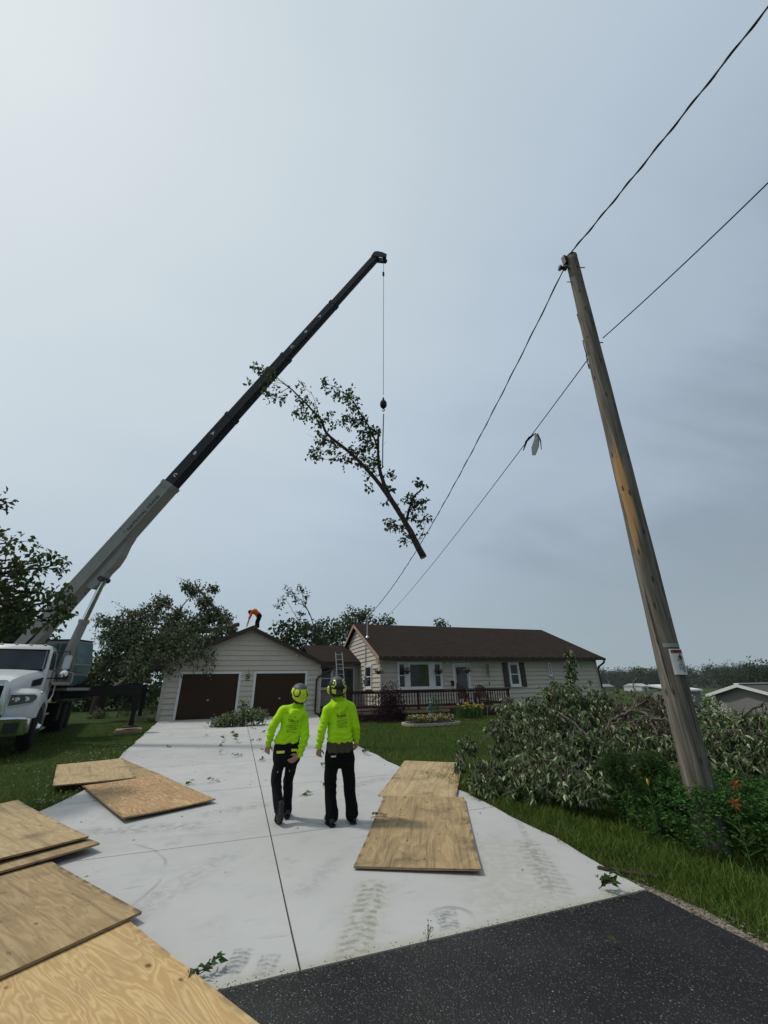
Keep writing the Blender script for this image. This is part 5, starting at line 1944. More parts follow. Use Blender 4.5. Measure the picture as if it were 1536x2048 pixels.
    for z, a0, words in ((1.595, .42, (4, 4)), (1.555, .58, (5,)), (1.515, .45, (6, 2)), (1.475, .45, (3, 6)), (1.44, .45, (2, 6)), (1.405, .72, (4,))):
        a = a0
        for wn in words:
            for _ in range(wn):
                kx = RNG.integers(0, 3)
                bar(z, A0 + s * a, .020, .012); bar(z + (.016 if kx == 0 else 0.0), A0 + s * a, .004, .038)
                if kx > 0: bar(z + .008, A0 + s * a, .004, .036)
                if kx != 1: bar(z, A0 + s * (a + .030), .020, .010)
                a += .054
            a += .05
    for k in range(6):
        a = .30 + k * .12
        bar(1.738, A0 + s * a, .032, .025); bar(1.738 + (.028 if k % 2 else .014), A0 + s * a, .006, .07); bar(1.738, A0 + s * (a + .05), .032, .022)
    mk.build('lettering', M_LETTER, sg)
    dm = MB()
    r = (.162 - .05 * ((1.66 - b.z) / ax.z)) * 1.03 + .013
    cxs = [A0 + s * (.72 + o) for o in (0, .20, 0, -.20)]
    dm.add([ats(1.66 + o) + (e1 * math.cos(a) + e2 * math.sin(a)) * r for o, a in zip((-.055, 0, .055, 0), cxs)], [(0, 1, 2, 3)])
    dm.build('hazard_diamond', plain('sign_brown', (.07, .025, .012), .5), sg)
    patch(1.83, 1.90, ac - s * .15, ac + s * 1.15, 'tag_plate', plain('worn_aluminium', (.22, .22, .21), .5), .006, t, 2)


build_pole()


def wire(name, label, pts, r, sag=0.0, twist=False, mat=None, parts=()):
    t = thing(name, label, 'cable', pts[0])
    P = []
    for a, b in zip(pts[:-1], pts[1:]):
        a, b = Vector(a), Vector(b)
        for k in range(40):
            f = k / 40
            P.append(a.lerp(b, f) + Vector((0, 0, -4 * sag * f * (1 - f))))
    P.append(Vector(pts[-1]))
    m = MB(); m.tube(P, r, 6); m.build('cable', mat or M_CABLE, t)
    if twist:
        m = MB(); Q = []
        tot = 0
        fine = []
        for a, b in zip(P[:-1], P[1:]):
            n = max(2, int((b - a).length / .08))
            fine += [a.lerp(b, k / n) for k in range(n)]
        fine.append(P[-1])
        for i, p in enumerate(fine):
            an = i * .55
            Q.append(p + Vector((math.cos(an) * r * 1.1, math.cos(an) * .3 * r, math.sin(an) * r * 1.1)))
        m.tube(Q, r * .75, 5); m.build('twisted_strand', mat or M_CABLE, t)
    return t


wire('service_cable', 'twisted black service cable from the pole top down to the house mast', [(5.25, 3.70, 9.28), (7.10, 23.55, 5.54)], .0125, 0.8, True)
wire('power_cable', 'thick twisted black cable rising overhead from the pole top', [(5.36, 3.60, 9.58), (5.42, -.2, 9.52), (5.6, -26, 10.2)], .0135, 0.05, True)
wire('phone_cable', 'thin black cable from the pole side down to the house roof', [(5.27, 3.68, 6.98), (9.16, 26.2, 5.9)], .0095, 0.25, False)
wire('phone_cable', 'thin black cable crossing the upper right sky to the pole side', [(5.42, 3.55, 7.22), (5.50, 1.05, 7.27), (6.3, -25, 8.0)], .0095, 0.03, False)


def build_rag():
    c = Vector((5.74, 5.85, 6.79))
    V, F = [], []
    t = thing('snagged_scrap', 'torn dark and white scrap snagged on the thin cable', 'scrap', c)
    right = Vector((.943, -.332, 0))
    for pts, wd, nm, mat in ((((0, 0, .02), (-.10, 0, -.05), (-.17, .02, -.13), (-.24, .03, -.30)), (.03, .07, .05, .025), 'dark_strip', M_BLACK),
                             (((0, 0, 0), (-.02, -.02, -.12), (-.06, 0, -.26), (-.09, .02, -.40)), (.05, .10, .13, .07), 'white_strip', plain('rag_white', (.5, .52, .5), .8)),
                             (((.01, -.02, .0), (.03, -.03, -.14), (.02, -.02, -.32)), (.03, .03, .02), 'dark_strip', M_BLACK)):
        m = MB(); q = [c + (right * p[0] + Vector((0, p[1], p[2]))) * 1.35 for p in pts]; wd = [w * 1.4 for w in wd]
        vs = []
        for p, w in zip(q, wd):
            vs += [p - right * w * .5, p + right * w * .5 + Vector((0, .02, .015)), p + right * w * .5 + Vector((0, .024, .012)), p - right * w * .5 + Vector((0, .004, 0))]
        fs = []
        for i in range(len(q) - 1):
            for k in range(4): fs.append((4 * i + k, 4 * i + (k + 1) % 4, 4 * i + 4 + (k + 1) % 4, 4 * i + 4 + k))
        m.add(vs, fs); m.build(nm, mat, t, fixn=True)


build_rag()


# ------------------------------------------------------------------ people
def fuse(name, segs, voxel, mat, parent, smooth=6, disp=None, sub=None):
    """tapered rounded segments melted into one continuous skin"""
    bm = bmesh.new()
    for s in segs:
        pts = []
        for c, r in s:
            rr = r if hasattr(r, '__len__') else (r, r, r)
            for th in np.linspace(0, math.pi, 9):
                for ph in np.linspace(0, 2 * math.pi, 14, endpoint=False):
                    pts.append((c[0] + rr[0] * math.sin(th) * math.cos(ph), c[1] + rr[1] * math.sin(th) * math.sin(ph), c[2] + rr[2] * math.cos(th)))
        vs = [bm.verts.new(p) for p in pts]
        res = bmesh.ops.convex_hull(bm, input=vs)
        junk = [e for e in res['geom_interior'] if isinstance(e, bmesh.types.BMVert)] + [e for e in res['geom_unused'] if isinstance(e, bmesh.types.BMVert)]
        bmesh.ops.delete(bm, geom=list(set(junk)), context='VERTS')
    me = bpy.data.meshes.new(name)
    bm.to_mesh(me); bm.free()
    o = bpy.data.objects.new(name, me)
    COL.objects.link(o)
    md = o.modifiers.new('remesh', 'REMESH'); md.mode = 'VOXEL'; md.voxel_size = voxel
    if smooth:
        sm = o.modifiers.new('smooth', 'SMOOTH'); sm.iterations = smooth; sm.factor = 0.5
    dg = bpy.context.evaluated_depsgraph_get()
    m2 = bpy.data.meshes.new_from_object(o.evaluated_get(dg))
    bpy.data.objects.remove(o); bpy.data.meshes.remove(me)
    n = len(m2.vertices)
    co = np.empty(n * 3, np.float32); m2.vertices.foreach_get('co', co); co = co.reshape(-1, 3)
    if disp is not None:
        nr = np.empty(n * 3, np.float32); m2.vertices.foreach_get('normal', nr); nr = nr.reshape(-1, 3)
        co = co + nr * disp(co)[:, None]
    co = co - np.array(world_off(parent), np.float32)
    m2.vertices.foreach_set('co', co.ravel())
    m2.polygons.foreach_set('use_smooth', np.ones(len(m2.polygons), bool))
    m2.name = name
    m2.materials.clear(); m2.materials.append(mat)
    m2.update()
    r = bpy.data.objects.new(name, m2)
    COL.objects.link(r)
    r.parent = parent
    return r


V3 = Vector


def hand(wrist, tip, palm_n, size=1.0, curl=0.5, thumb=1):
    """palm, five bent fingers of unequal length, thumb from the side of the palm; returns segments"""
    w = V3(wrist); d = (V3(tip) - w).normalized(); nrm = V3(palm_n)
    nrm = (nrm - d * nrm.dot(d)).normalized()
    sd = d.cross(nrm).normalized() * thumb
    k = size
    S = []
    S.append([(w, .026 * k), (w + d * .03 * k, .027 * k)])
    p0 = w + d * .085 * k
    S.append([(w + d * .02 * k, (.024 * k)), (p0 + sd * .026 * k, .014 * k), (p0 - sd * .028 * k, .014 * k)])
    for i, (o, ln) in enumerate(((.031, .074), (.011, .084), (-.010, .078), (-.030, .060))):
        b = p0 + sd * o * k
        c = curl * (1 + .15 * i)
        d1 = (d + nrm * c * .55 + sd * o * 2.2).normalized()
        d2 = (d + nrm * c * 1.5 + sd * o * 1.2).normalized()
        d3 = (d + nrm * c * 2.6).normalized()
        a = b + d1 * ln * k * .45; e = a + d2 * ln * k * .32; f = e + d3 * ln * k * .25
        S += [[(b, .0098 * k), (a, .0090 * k)], [(a, .0090 * k), (e, .0082 * k)], [(e, .0082 * k), (f, .0070 * k)]]
    b = w + d * .025 * k + sd * .024 * k
    a = b + (d * .6 + sd * .75 + nrm * .2).normalized() * .036 * k
    e = a + (d * .85 + sd * .35 + nrm * .35).normalized() * .030 * k
    f = e + (d * .95 + sd * .1 + nrm * .45).normalized() * .024 * k
    S += [[(b, .0135 * k), (a, .0115 * k)], [(a, .0112 * k), (e, .0098 * k)], [(e, .0098 * k), (f, .0080 * k)]]
    return S


def head_segs(c, fwd, up, k=1.0):
    """skull, jaw, nose, ears, brow; c is the middle of the head"""
    c = V3(c); f = V3(fwd).normalized(); u = V3(up); u = (u - f * u.dot(f)).normalized(); r = f.cross(u)
    S = [[(c + u * .025, .078 * k), (c - f * .03 + u * .02, .080 * k)],
         [(c + f * .03 - u * .03, .055 * k), (c + f * .052 - u * .085, .030 * k)],
         [(c + f * .085 + u * .005, .012 * k), (c + f * .105 - u * .025, .013 * k)],
         [(c + f * .068 + u * .03 - r * .03, .014), (c + f * .068 + u * .03 + r * .03, .014)],
         [(c + f * .080 - u * .055 - r * .018, .009), (c + f * .080 - u * .055 + r * .018, .009)]]
    for s in (-1, 1):
        S.append([(c + r * s * .078 + u * .02, .013), (c + r * s * .080 - u * .022, .010)])
    return S


def hull_wave(co, seeds):
    """cloth folds: a handful of crossing waves"""
    d = np.zeros(len(co))
    for kx, ky, kz, ph, am in seeds:
        d += am * np.sin(co[:, 0] * kx + co[:, 1] * ky + co[:, 2] * kz + ph)
    return d


def ridge(x): return 1 - 2 * np.abs(np.abs((x / (2 * math.pi)) % 1.0) - 0.5)


def eyes(parent, c, fwd, up):
    c = V3(c); f = V3(fwd).normalized(); u = V3(up); u = (u - f * u.dot(f)).normalized(); r = f.cross(u)
    for s in (-1, 1):
        m = MB(); m.ball(c + f * .074 + r * s * .030 + u * .012, .011, 8, 6)
        m.build('eye', plain('eye_dark', (.05, .04, .035), .2), parent, smooth=True)


def worker(name_label, J, style):
    """J: joints in world space. Returns the person"""
    t = thing('person', name_label, 'person', (J['pel'][0], J['pel'][1], gzf(J['pel'][0], J['pel'][1])))
    g = {k: V3(v) for k, v in J.items() if isinstance(v, tuple)}
    fw = V3((0.05, 1, 0)).normalized()
    sl, sr, el, er, wl, wr = (g[k] for k in ('sl', 'sr', 'el', 'er', 'wl', 'wr'))
    hipl, hipr, kl, kr, al, ar = (g[k] for k in ('hl', 'hr', 'kl', 'kr', 'al', 'ar'))
    neck, head, pel, chest = g['neck'], g['head'], g['pel'], g['chest']
    hf, hu = V3(J['hfwd']), V3(J['hup'])
    # body under the clothes, one skin from head to feet
    S = head_segs(head, hf, hu)
    S += [[(neck, .055), (head - hu.normalized() * .05, .052)],
          [(chest, (.135, .085, .12)), (pel, (.13, .085, .09))], [(sl, .05), (sr, .05), (chest, .09)]]
    for a, e, w in ((sl, el, wl), (sr, er, wr)):
        S += [[(a, .052), (e, .038)], [(e, .038), (w, .026)]]
    for h_, k_, a_, toe in ((hipl, kl, al, g['tl']), (hipr, kr, ar, g['tr'])):
        S += [[(h_, .08), (k_, .052)], [(k_, .052), (a_, .038)], [(a_, .036), (toe, .025)]]
    S += hand(wl, g['fl'], V3(J['pnl']), 1.0, J['curl'], J.get('thl', 1))
    S += hand(wr, g['fr'], V3(J['pnr']), 1.0, J['curl'], J.get('thr', -1))
    body = fuse('body', S, .0075, M_SKIN, t, 2)
    eyes(body, head, hf, hu)
    # hooded shirt
    hem = J['hem']
    wob = RNG.uniform(0, 6, 6)
    H = [[(chest + V3((-.055, 0, .08)), (.115, .115, .10)), (chest + V3((.055, 0, .08)), (.115, .115, .10)), (chest + V3((-.04, 0, -.10)), (.125, .118, .1)), (chest + V3((.04, 0, -.10)), (.125, .118, .1))],
         [(chest + V3((-.04, 0, -.08)), (.125, .118, .1)), (chest + V3((.04, 0, -.08)), (.125, .118, .1)), (V3(hem) + V3((-.055, 0, .06)), (.120, .122, .06)), (V3(hem) + V3((.055, 0, .06)), (.120, .122, .06))],
         [(sl, .068), (sr, .068), (neck - V3((0, -.005, .03)), .068), (chest + V3((0, 0, .05)), .11)],
         [(neck + V3((0, 0, -.02)), .066), (neck + V3((0, -.01, .008)), .062)]]
    for a, e, w in ((sl, el, wl), (sr, er, wr)):
        ww = e.lerp(w, J.get('cuff', .96))
        H += [[(a, .070), (a.lerp(e, .5), .063)], [(a.lerp(e, .5), .063), (e, .055)], [(e, .055), (e.lerp(ww, .6), .047)], [(e.lerp(ww, .6), .046), (ww, .038)]]
    # hood lying on the back
    nb = neck + V3((0, -.06, -.03))
    H += [[(neck + V3((-.085, -.02, .0)), .030), (nb + V3((-.075, -.055, -.06)), .034)], [(nb + V3((-.075, -.055, -.06)), .034), (nb + V3((0, -.075, -.135)), .034)],
          [(neck + V3((.085, -.02, .0)), .030), (nb + V3((.075, -.055, -.06)), .034)], [(nb + V3((.075, -.055, -.06)), .034), (nb + V3((0, -.075, -.135)), .034)],
          [(nb + V3((-.05, -.045, -.03)), .035), (nb + V3((.05, -.045, -.03)), .035), (nb + V3((0, -.06, -.10)), .035)]]
    hz = hem[2]

    def fold(co):
        z = co[:, 2]; x = co[:, 0]
        low = np.clip(1 - (z - hz) / .32, 0, 1)
        q = ridge(z * 95 + 3.0 * np.sin(x * 9 + wob[0]) + x * style.get('slant', 0) + 1.5 * np.sin(x * 23 + z * 9 + wob[1])) ** 2
        dd = .017 * q * low ** .8
        dd += .0035 * np.sin(z * 42 + x * 30 + wob[2]) * np.sin(x * 17 - z * 11 + wob[3])
        # creases round the elbows and along the sleeves
        for e in (el, er):
            r = np.linalg.norm(co - np.array(e), axis=1)
            dd += .007 * np.clip(1 - r / .20, 0, 1) * ridge((co - np.array(e)) @ np.array((.2, .3, 1.0)) * 130 + 2 * np.sin(x * 30)) ** 2
        return dd
    shirt = fuse('hooded_shirt', H, .0085, style['shirt'], t, 5, fold)
    # trousers
    Tn = [[(pel + V3((-.06, 0, .09)), (.118, .118, .06)), (pel + V3((.06, 0, .09)), (.118, .118, .06)), (hipl + V3((0, 0, -.03)), (.105, .115, .1)), (hipr + V3((0, 0, -.03)), (.105, .115, .1))]]
    for h_, k_, a_ in ((hipl, kl, al), (hipr, kr, ar)):
        lw = style.get('leg', 1.0)
        Tn += [[(h_ + V3((0, 0, -.04)), (.100 * lw, .11, .09)), (h_.lerp(k_, .5), .090 * lw)], [(h_.lerp(k_, .5), .090 * lw), (k_, .078 * lw)], [(k_, .078 * lw), (k_.lerp(a_, .5), .076 * lw)], [(k_.lerp(a_, .5), .076 * lw), (a_ + V3((0, 0, -.005)), .082 * lw)]]

    def fold2(co):
        z = co[:, 2]; x = co[:, 0]
        dd = np.zeros(len(co))
        for k_, rr in ((kl, .22), (kr, .22), (al, .20), (ar, .20)):
            r = np.linalg.norm(co - np.array(k_), axis=1)
            dd += .013 * np.clip(1 - r / rr, 0, 1) * (ridge((z + .25 * np.sin(x * 14 + co[:, 1] * 12)) * 75) ** 2 - .3)
        dd += .004 * np.sin(z * 25 + x * 20)
        return dd
    tr = fuse('trousers', Tn, .009, style['trouser'], t, 5, fold2)
    if 'undershirt' in style:
        U = [[(V3(hem) + V3((-.055, 0, .02)), (.126, .128, .05)), (V3(hem) + V3((.055, 0, .02)), (.126, .128, .05)), (V3(hem) + V3((-.055, 0, -.075)), (.138, .140, .02)), (V3(hem) + V3((.055, 0, -.075)), (.138, .140, .02))]]
        fuse('undershirt', U, .008, style['undershirt'], t, 4, lambda co: .006 * np.sin(co[:, 0] * 75 + np.sin(co[:, 2] * 20)))
    for kk in ('l', 'r'):
        a_, toe, heel = g['a' + kk], g['t' + kk], g['he' + kk]
        B_ = [[(a_ + V3((0, 0, .05)), .055), (heel, .042)], [(heel, .042), (heel.lerp(toe, .55), .048), (a_, .05)], [(heel.lerp(toe, .5), .046), (toe, .036)]]
        bo = fuse('boot', B_, .008, M_BOOT, t, 3)
        sm = MB(); ud = (toe - heel).normalized(); sd = ud.cross(V3(J.get('sole' + kk, (0, 0, 1)))).normalized(); un = sd.cross(ud).normalized()
        pr = []
        for q, wv in ((-.045, .025), (-.03, .038), (.05, .040), (.13, .046), (.19, .042), (.23, .022)):
            pr.append((q, wv))
        poly = [heel + ud * q + sd * wv for q, wv in pr] + [heel + ud * q - sd * wv for q, wv in reversed(pr)]
        sm.prism([p - un * .040 for p in poly], -un * .018)
        sm.build('sole', M_RUBBER, bo)
    # the helmet
    u = hu.normalized(); f = (hf - u * hf.dot(u)).normalized(); r = f.cross(u)
    bc = head + u * .045 - f * .012

    def hp(a, b, c): return bc + r * a + f * b + u * c
    bm_ = MB()
    nu, nv = 28, 14
    prof = []
    for i in range(nv + 1):
        th = (math.pi * .60) * i / nv
        for k in range(nu):
            ph = 2 * math.pi * k / nu
            rx, ry, rz = .122, .142, .128
            drop = -.035 * max(0, -math.sin(ph)) * max(0, (i / nv - .6)) * 2.5
            prof.append(hp(rx * math.sin(th) * math.cos(ph), ry * math.sin(th) * math.sin(ph), rz * math.cos(th) + drop))
    fs = []
    for i in range(nv):
        for k in range(nu):
            fs.append((i * nu + k, (i + 1) * nu + k, (i + 1) * nu + (k + 1) % nu, i * nu + (k + 1) % nu))
    bm_.add(prof, fs)
    shell = bm_.build('helmet', style['helmet'], t, smooth=True, fixn=True)

    def patch(test, lift, nm, mat):
        """a panel of the shell, raised a little"""
        vs, fs, n = [], [], 44
        idx = {}
        for i in range(n):
            for k in range(2 * n):
                th0 = (math.pi * .60) * (i + .5) / n; ph0 = math.pi * (k + .5) / n
                if not test(th0, ph0): continue
                q = []
                for a, b in ((i, k), (i + 1, k), (i + 1, k + 1), (i, k + 1)):
                    b_ = b % (2 * n)
                    if (a, b_) not in idx:
                        th = (math.pi * .60) * a / n; ph = math.pi * b_ / n
                        drop = -.035 * max(0, -math.sin(ph)) * max(0, (a / n - .6)) * 2.5
                        L_ = 1 + lift
                        idx[(a, b_)] = len(vs)
                        vs.append(hp(.122 * L_ * math.sin(th) * math.cos(ph), .142 * L_ * math.sin(th) * math.sin(ph), .128 * L_ * math.cos(th) + drop))
                    q.append(idx[(a, b_)])
                fs.append(tuple(q))
        m = MB(); m.add(vs, fs); return m.build(nm, mat, shell, smooth=True)
    adist = lambda a, b: abs((a - b + math.pi) % (2 * math.pi) - math.pi)
    if style['kind'] == 'lime':
        patch(lambda th, ph: th < .95 + .25 * math.sin(ph), .03, 'helmet_top', M_HGREY)
        for s in (0, 1):
            ac = (-math.pi / 2) + (1 if s else -1) * .95
            patch(lambda th, ph: .07 < math.hypot((adist(ph, ac)) * .85, th - 1.12) - .26 < .17 and th > .85, .035, 'helmet_curve', M_BLACK)
        vm = MB()
        for a, c in ((-.035, .0), (.0, -.012), (.04, .0), (-.045, -.045), (.03, -.05), (.0, .03), (-.02, -.075), (.055, -.03)):
            rr = math.sqrt(max(0, 1 - (a / .122) ** 2 - (c / .128) ** 2))
            p = hp(a, -.142 * rr * 1.012, c); vm.ball(p, .0065, 7, 5)
        vm.build('vent', M_BLACK, shell)
    else:
        patch(lambda th, ph: th < .62 + .12 * math.sin(ph), .03, 'helmet_top', M_HGREY)
        for s in (0, 1):
            ac = (-math.pi / 2) + (1 if s else -1) * .92
            patch(lambda th, ph: .27 < math.hypot(adist(ph, ac) * .9, th - .98) < .37 and adist(ph, -math.pi / 2) < 1.05, .03, 'helmet_curve', M_LIME2)
            patch(lambda th, ph: math.hypot(adist(ph, ac) * 1.1, th - .95) < .11, .03, 'helmet_spot', M_LIME2)
            patch(lambda th, ph: abs(th - 1.62) < .17 and .45 < adist(ph, -math.pi / 2) < .95 and adist(ph, ac) < .6, .03, 'helmet_flash', M_LIME2)
    band = fuse('helmet_band', [[(bc - u * .075 - f * .07 + r * .05, .042), (bc - u * .075 - f * .07 - r * .05, .042)], [(bc - u * .075 - f * .06 + r * .07, .035), (bc - u * .06 + r * .10, .025)], [(bc - u * .075 - f * .06 - r * .07, .035), (bc - u * .06 - r * .10, .025)]], .008, M_BLACK, shell, 3)
    for s in (-1, 1):
        c_ = head + r * s * .105 + u * .005
        fuse('ear_muff', [[(c_ + u * .02, (.028, .034, .034)), (c_ - u * .03, (.028, .034, .034))], [(c_ + u * .02 + r * s * .012, .026), (c_ - u * .03 + r * s * .012, .026)]], .007, style['muff'], shell, 3)
        st = MB(); st.tube([c_ - u * .03, head + f * .03 - u * .11 + r * s * .03, head + f * .045 - u * .12], .007, 6); st.build('chin_strap', M_BLACK, shell)
    return t, shirt, tr


def print_on(shirt, parent_name, items, mat):
    """lettering pressed onto the back of the shirt: items (vs, fs, centre x, z, shear)"""
    off = world_off(shirt)
    me = shirt.data
    bv = BVHTree.FromPolygons([v.co + off for v in me.vertices], [tuple(p.vertices) for p in me.polygons])
    m = MB()
    for vs, fs, cx, cz, tilt in items:
        out = []
        ok = True
        for v in vs:
            x = cx + v.x * math.cos(tilt) - v.y * math.sin(tilt); z = cz + v.y * math.cos(tilt) + v.x * math.sin(tilt)
            hit = bv.ray_cast(V3((x, 0, z)), V3((0, 1, 0)))
            if hit[0] is None: ok = False; break
            out.append(hit[0] + V3((0, -.004, 0)))
        if ok: m.add(out, fs)
    return m.build('printed_lettering', mat, shirt)


def scribble(width, size, groups):
    """a line of print too small to read in the photograph: short strokes with gaps"""
    vs, fs = [], []
    x = -width / 2
    def q(x0, y0, x1, y1):
        b = len(vs); vs.extend([V3((x0, y0, 0)), V3((x1, y0, 0)), V3((x1, y1, 0)), V3((x0, y1, 0))]); fs.append((b, b + 1, b + 2, b + 3))
    while x < width / 2:
        w = size * RNG.uniform(.35, .6)
        k = RNG.integers(0, 4)
        q(x, -size / 2, x + size * .14, size / 2)
        if k != 1: q(x + size * .14, size * .3, x + w, size / 2)
        if k != 2: q(x + size * .14, -size / 2, x + w, -size * .3)
        if k == 3: q(x + w - size * .14, -size * .3, x + w, size * .3)
        x += w + size * (.16 if RNG.uniform() > .17 else .5)
    return vs, fs


M_LIME = fabric('lime_shirt', (0.36, 0.66, 0.012), 9, .8, .2)
M_LIME2 = plain('lime_plastic', (0.55, 0.66, 0.03), .35)
M_HGREY = plain('helmet_grey', (0.045, 0.046, 0.05), .6)
M_TROUSER = fabric('black_trouser', (0.0045, 0.0045, 0.005), 8, .95, .4)
M_NAVY = fabric('dark_work_trouser', (0.006, 0.0065, 0.009), 8, .8, .4)
M_OLIVE = fabric('olive_undershirt', (0.055, 0.052, 0.030), 12, .9, .3)
M_BOOT = plain('black_boot', (0.012, 0.012, 0.012), .6)


def shirt_print(shirt, cx, cz, tilt, k=1.0):
    it = []
    vs, fs = text_mesh('T.A.A.R.', .042 * k); it.append((vs, fs, cx, cz, tilt))
    # small mark above: an arched roof over a stem
    ar = [V3((-.03, .02, 0)), V3((0, .036, 0)), V3((.03, .02, 0)), V3((.03, .014, 0)), V3((0, .029, 0)), V3((-.03, .014, 0))]
    dx, dz = -math.sin(tilt), math.cos(tilt)
    it.append((ar, [(0, 5, 4, 1), (1, 4, 3, 2)], cx + dx * .022, cz + dz * .022, tilt))
    for i, (o, w, s) in enumerate(((.030, .10, .007), (.058, .145, .014), (.082, .155, .014), (.106, .15, .014), (.134, .13, .018))):
        vs, fs = scribble(w, s, 3)
        it.append((vs, fs, cx - dx * o, cz - dz * o, tilt + (.06 if i % 2 else 0)))
    vs, fs = scribble(.045, .014, 1); it.append((vs, fs, cx - .088, cz + .10, tilt - .08))
    print_on(shirt, '', it, M_PRINT)


M_PRINT = plain('shirt_print', (0.03, 0.065, 0.012), .8)

# the man on the left: mid-stride, leaning right, head tipped back and to the left, right hand behind his thigh
JL = dict(
    neck=(0.87, 6.47, 1.4), head=(0.89, 6.46, 1.54), sl=(0.68, 6.45, 1.35), sr=(0.98, 6.45, 1.26),
    el=(0.55, 6.42, 1.16), wl=(0.52, 6.5, 0.94), fl=(0.51, 6.54, 0.84),
    er=(1, 6.36, 1.01), wr=(0.93, 6.33, 0.8), fr=(0.85, 6.31, 0.75),
    chest=(0.83, 6.47, 1.19), pel=(0.77, 6.45, 0.84), hem=(0.76, 6.45, 0.91),
    hl=(0.69, 6.45, 0.79), hr=(0.86, 6.45, 0.78), kl=(0.65, 6.42, 0.51), kr=(0.83, 6.52, 0.49),
    al=(0.715, 6.30, 0.22), ar=(0.84, 6.56, 0.15), hel=(0.725, 6.24, 0.165), tl=(0.735, 6.36, 0.075),
    her=(0.845, 6.52, 0.125), tr=(0.865, 6.74, 0.10),
    hfwd=(-.25, .80, .50), hup=(-.22, -.50, .88), pnl=(.35, .93, 0), pnr=(-.5, .75, .2), curl=.45, thl=1, thr=-1, solel=(0, -.85, .5), cuff=.97)
JL['hup'] = (.10, -.42, .90)
manL, shirtL, trL = worker('person in lime shirt and lime helmet, left of the two, mid-stride on the driveway', JL,
                           dict(shirt=M_LIME, trouser=M_NAVY, helmet=M_LIME2, kind='lime', muff=M_BLACK, slant=-14, leg=.84))
c = JL['chest']
shirt_print(shirtL, c[0] - .01, c[2] + .03, -.12)
# reflective tabs on the belt and pocket
m = MB()
off = world_off(trL)
bv = BVHTree.FromPolygons([v.co + off for v in trL.data.vertices], [tuple(p.vertices) for p in trL.data.polygons])


def strip(mb, x0, x1, z0, z1, bv, n=5, lift=.006):
    V = []
    for i in range(n + 1):
        x = x0 + (x1 - x0) * i / n
        for z in (z0, z1):
            h = bv.ray_cast(V3((x, 0, z)), V3((0, 1, 0)))
            if h[0] is None: return
            V.append(h[0] + V3((0, -lift, 0)))
    mb.add(V, [(2 * i, 2 * i + 2, 2 * i + 3, 2 * i + 1) for i in range(n)])


p = V3(JL['hem'])
strip(m, p.x - .135, p.x - .03, p.z - .075, p.z - .045, bv)
strip(m, p.x + .06, p.x + .135, p.z - .06, p.z - .03, bv)
m.build('reflective_tab', M_LIME2, trL)
m = MB()
strip(m, p.x + .085, p.x + .125, p.z - .135, p.z - .085, bv)
m.build('pocket_label', plain('label_pale', (.45, .42, .38), .6), trL)
m = MB()
strip(m, p.x - .105, p.x - .095, p.z - .30, p.z - .28, bv); strip(m, p.x + .06, p.x + .068, p.z - .31, p.z - .285, bv)
m.build('trouser_tear', plain('tear_pale', (.4, .4, .38), .8), trL)

# the man on the right: standing square, feet apart, arms hanging
JR = dict(
    neck=(1.41, 6.12, 1.48), head=(1.38, 6.11, 1.62), sl=(1.25, 6.1, 1.35), sr=(1.59, 6.1, 1.38),
    el=(1.18, 6.07, 1.12), wl=(1.16, 6.14, 0.9), fl=(1.17, 6.18, 0.79),
    er=(1.66, 6.07, 1.14), wr=(1.69, 6.14, 0.95), fr=(1.69, 6.18, 0.85),
    chest=(1.44, 6.12, 1.25), pel=(1.44, 6.1, 0.83), hem=(1.44, 6.1, 0.92),
    hl=(1.34, 6.1, 0.78), hr=(1.55, 6.1, 0.77), kl=(1.33, 6.12, 0.46), kr=(1.59, 6.12, 0.45),
    al=(1.350, 6.05, 0.145), ar=(1.615, 6.05, 0.145), hel=(1.345, 6.01, 0.105), tl=(1.325, 6.24, 0.085),
    her=(1.625, 6.02, 0.105), tr=(1.665, 6.24, 0.085),
    hfwd=(-.05, .90, .38), hup=(-.03, -.35, .93), pnl=(.5, .8, 0), pnr=(-.5, .8, 0), curl=.6, thl=1, thr=-1, cuff=.93)
manR, shirtR, trR = worker('person in lime shirt, black and lime helmet, standing right of the striding man', JR,
                           dict(shirt=M_LIME, trouser=M_TROUSER, helmet=plain('helmet_black', (.012, .013, .016), .25), kind='black', muff=M_LIME2, slant=4, undershirt=M_OLIVE))
c = JR['chest']
shirt_print(shirtR, c[0] - .005, c[2] + .03, .06)
off = world_off(trR)
bv = BVHTree.FromPolygons([v.co + off for v in trR.data.vertices], [tuple(p.vertices) for p in trR.data.polygons])
m = MB(); p = V3(JR['hem'])
strip(m, p.x - .14, p.x - .075, p.z - .125, p.z - .105, bv, lift=.012)
m.build('pocket_label', plain('label_pale', (.45, .42, .38), .6), trR)
for man, bvv in ():
    pass


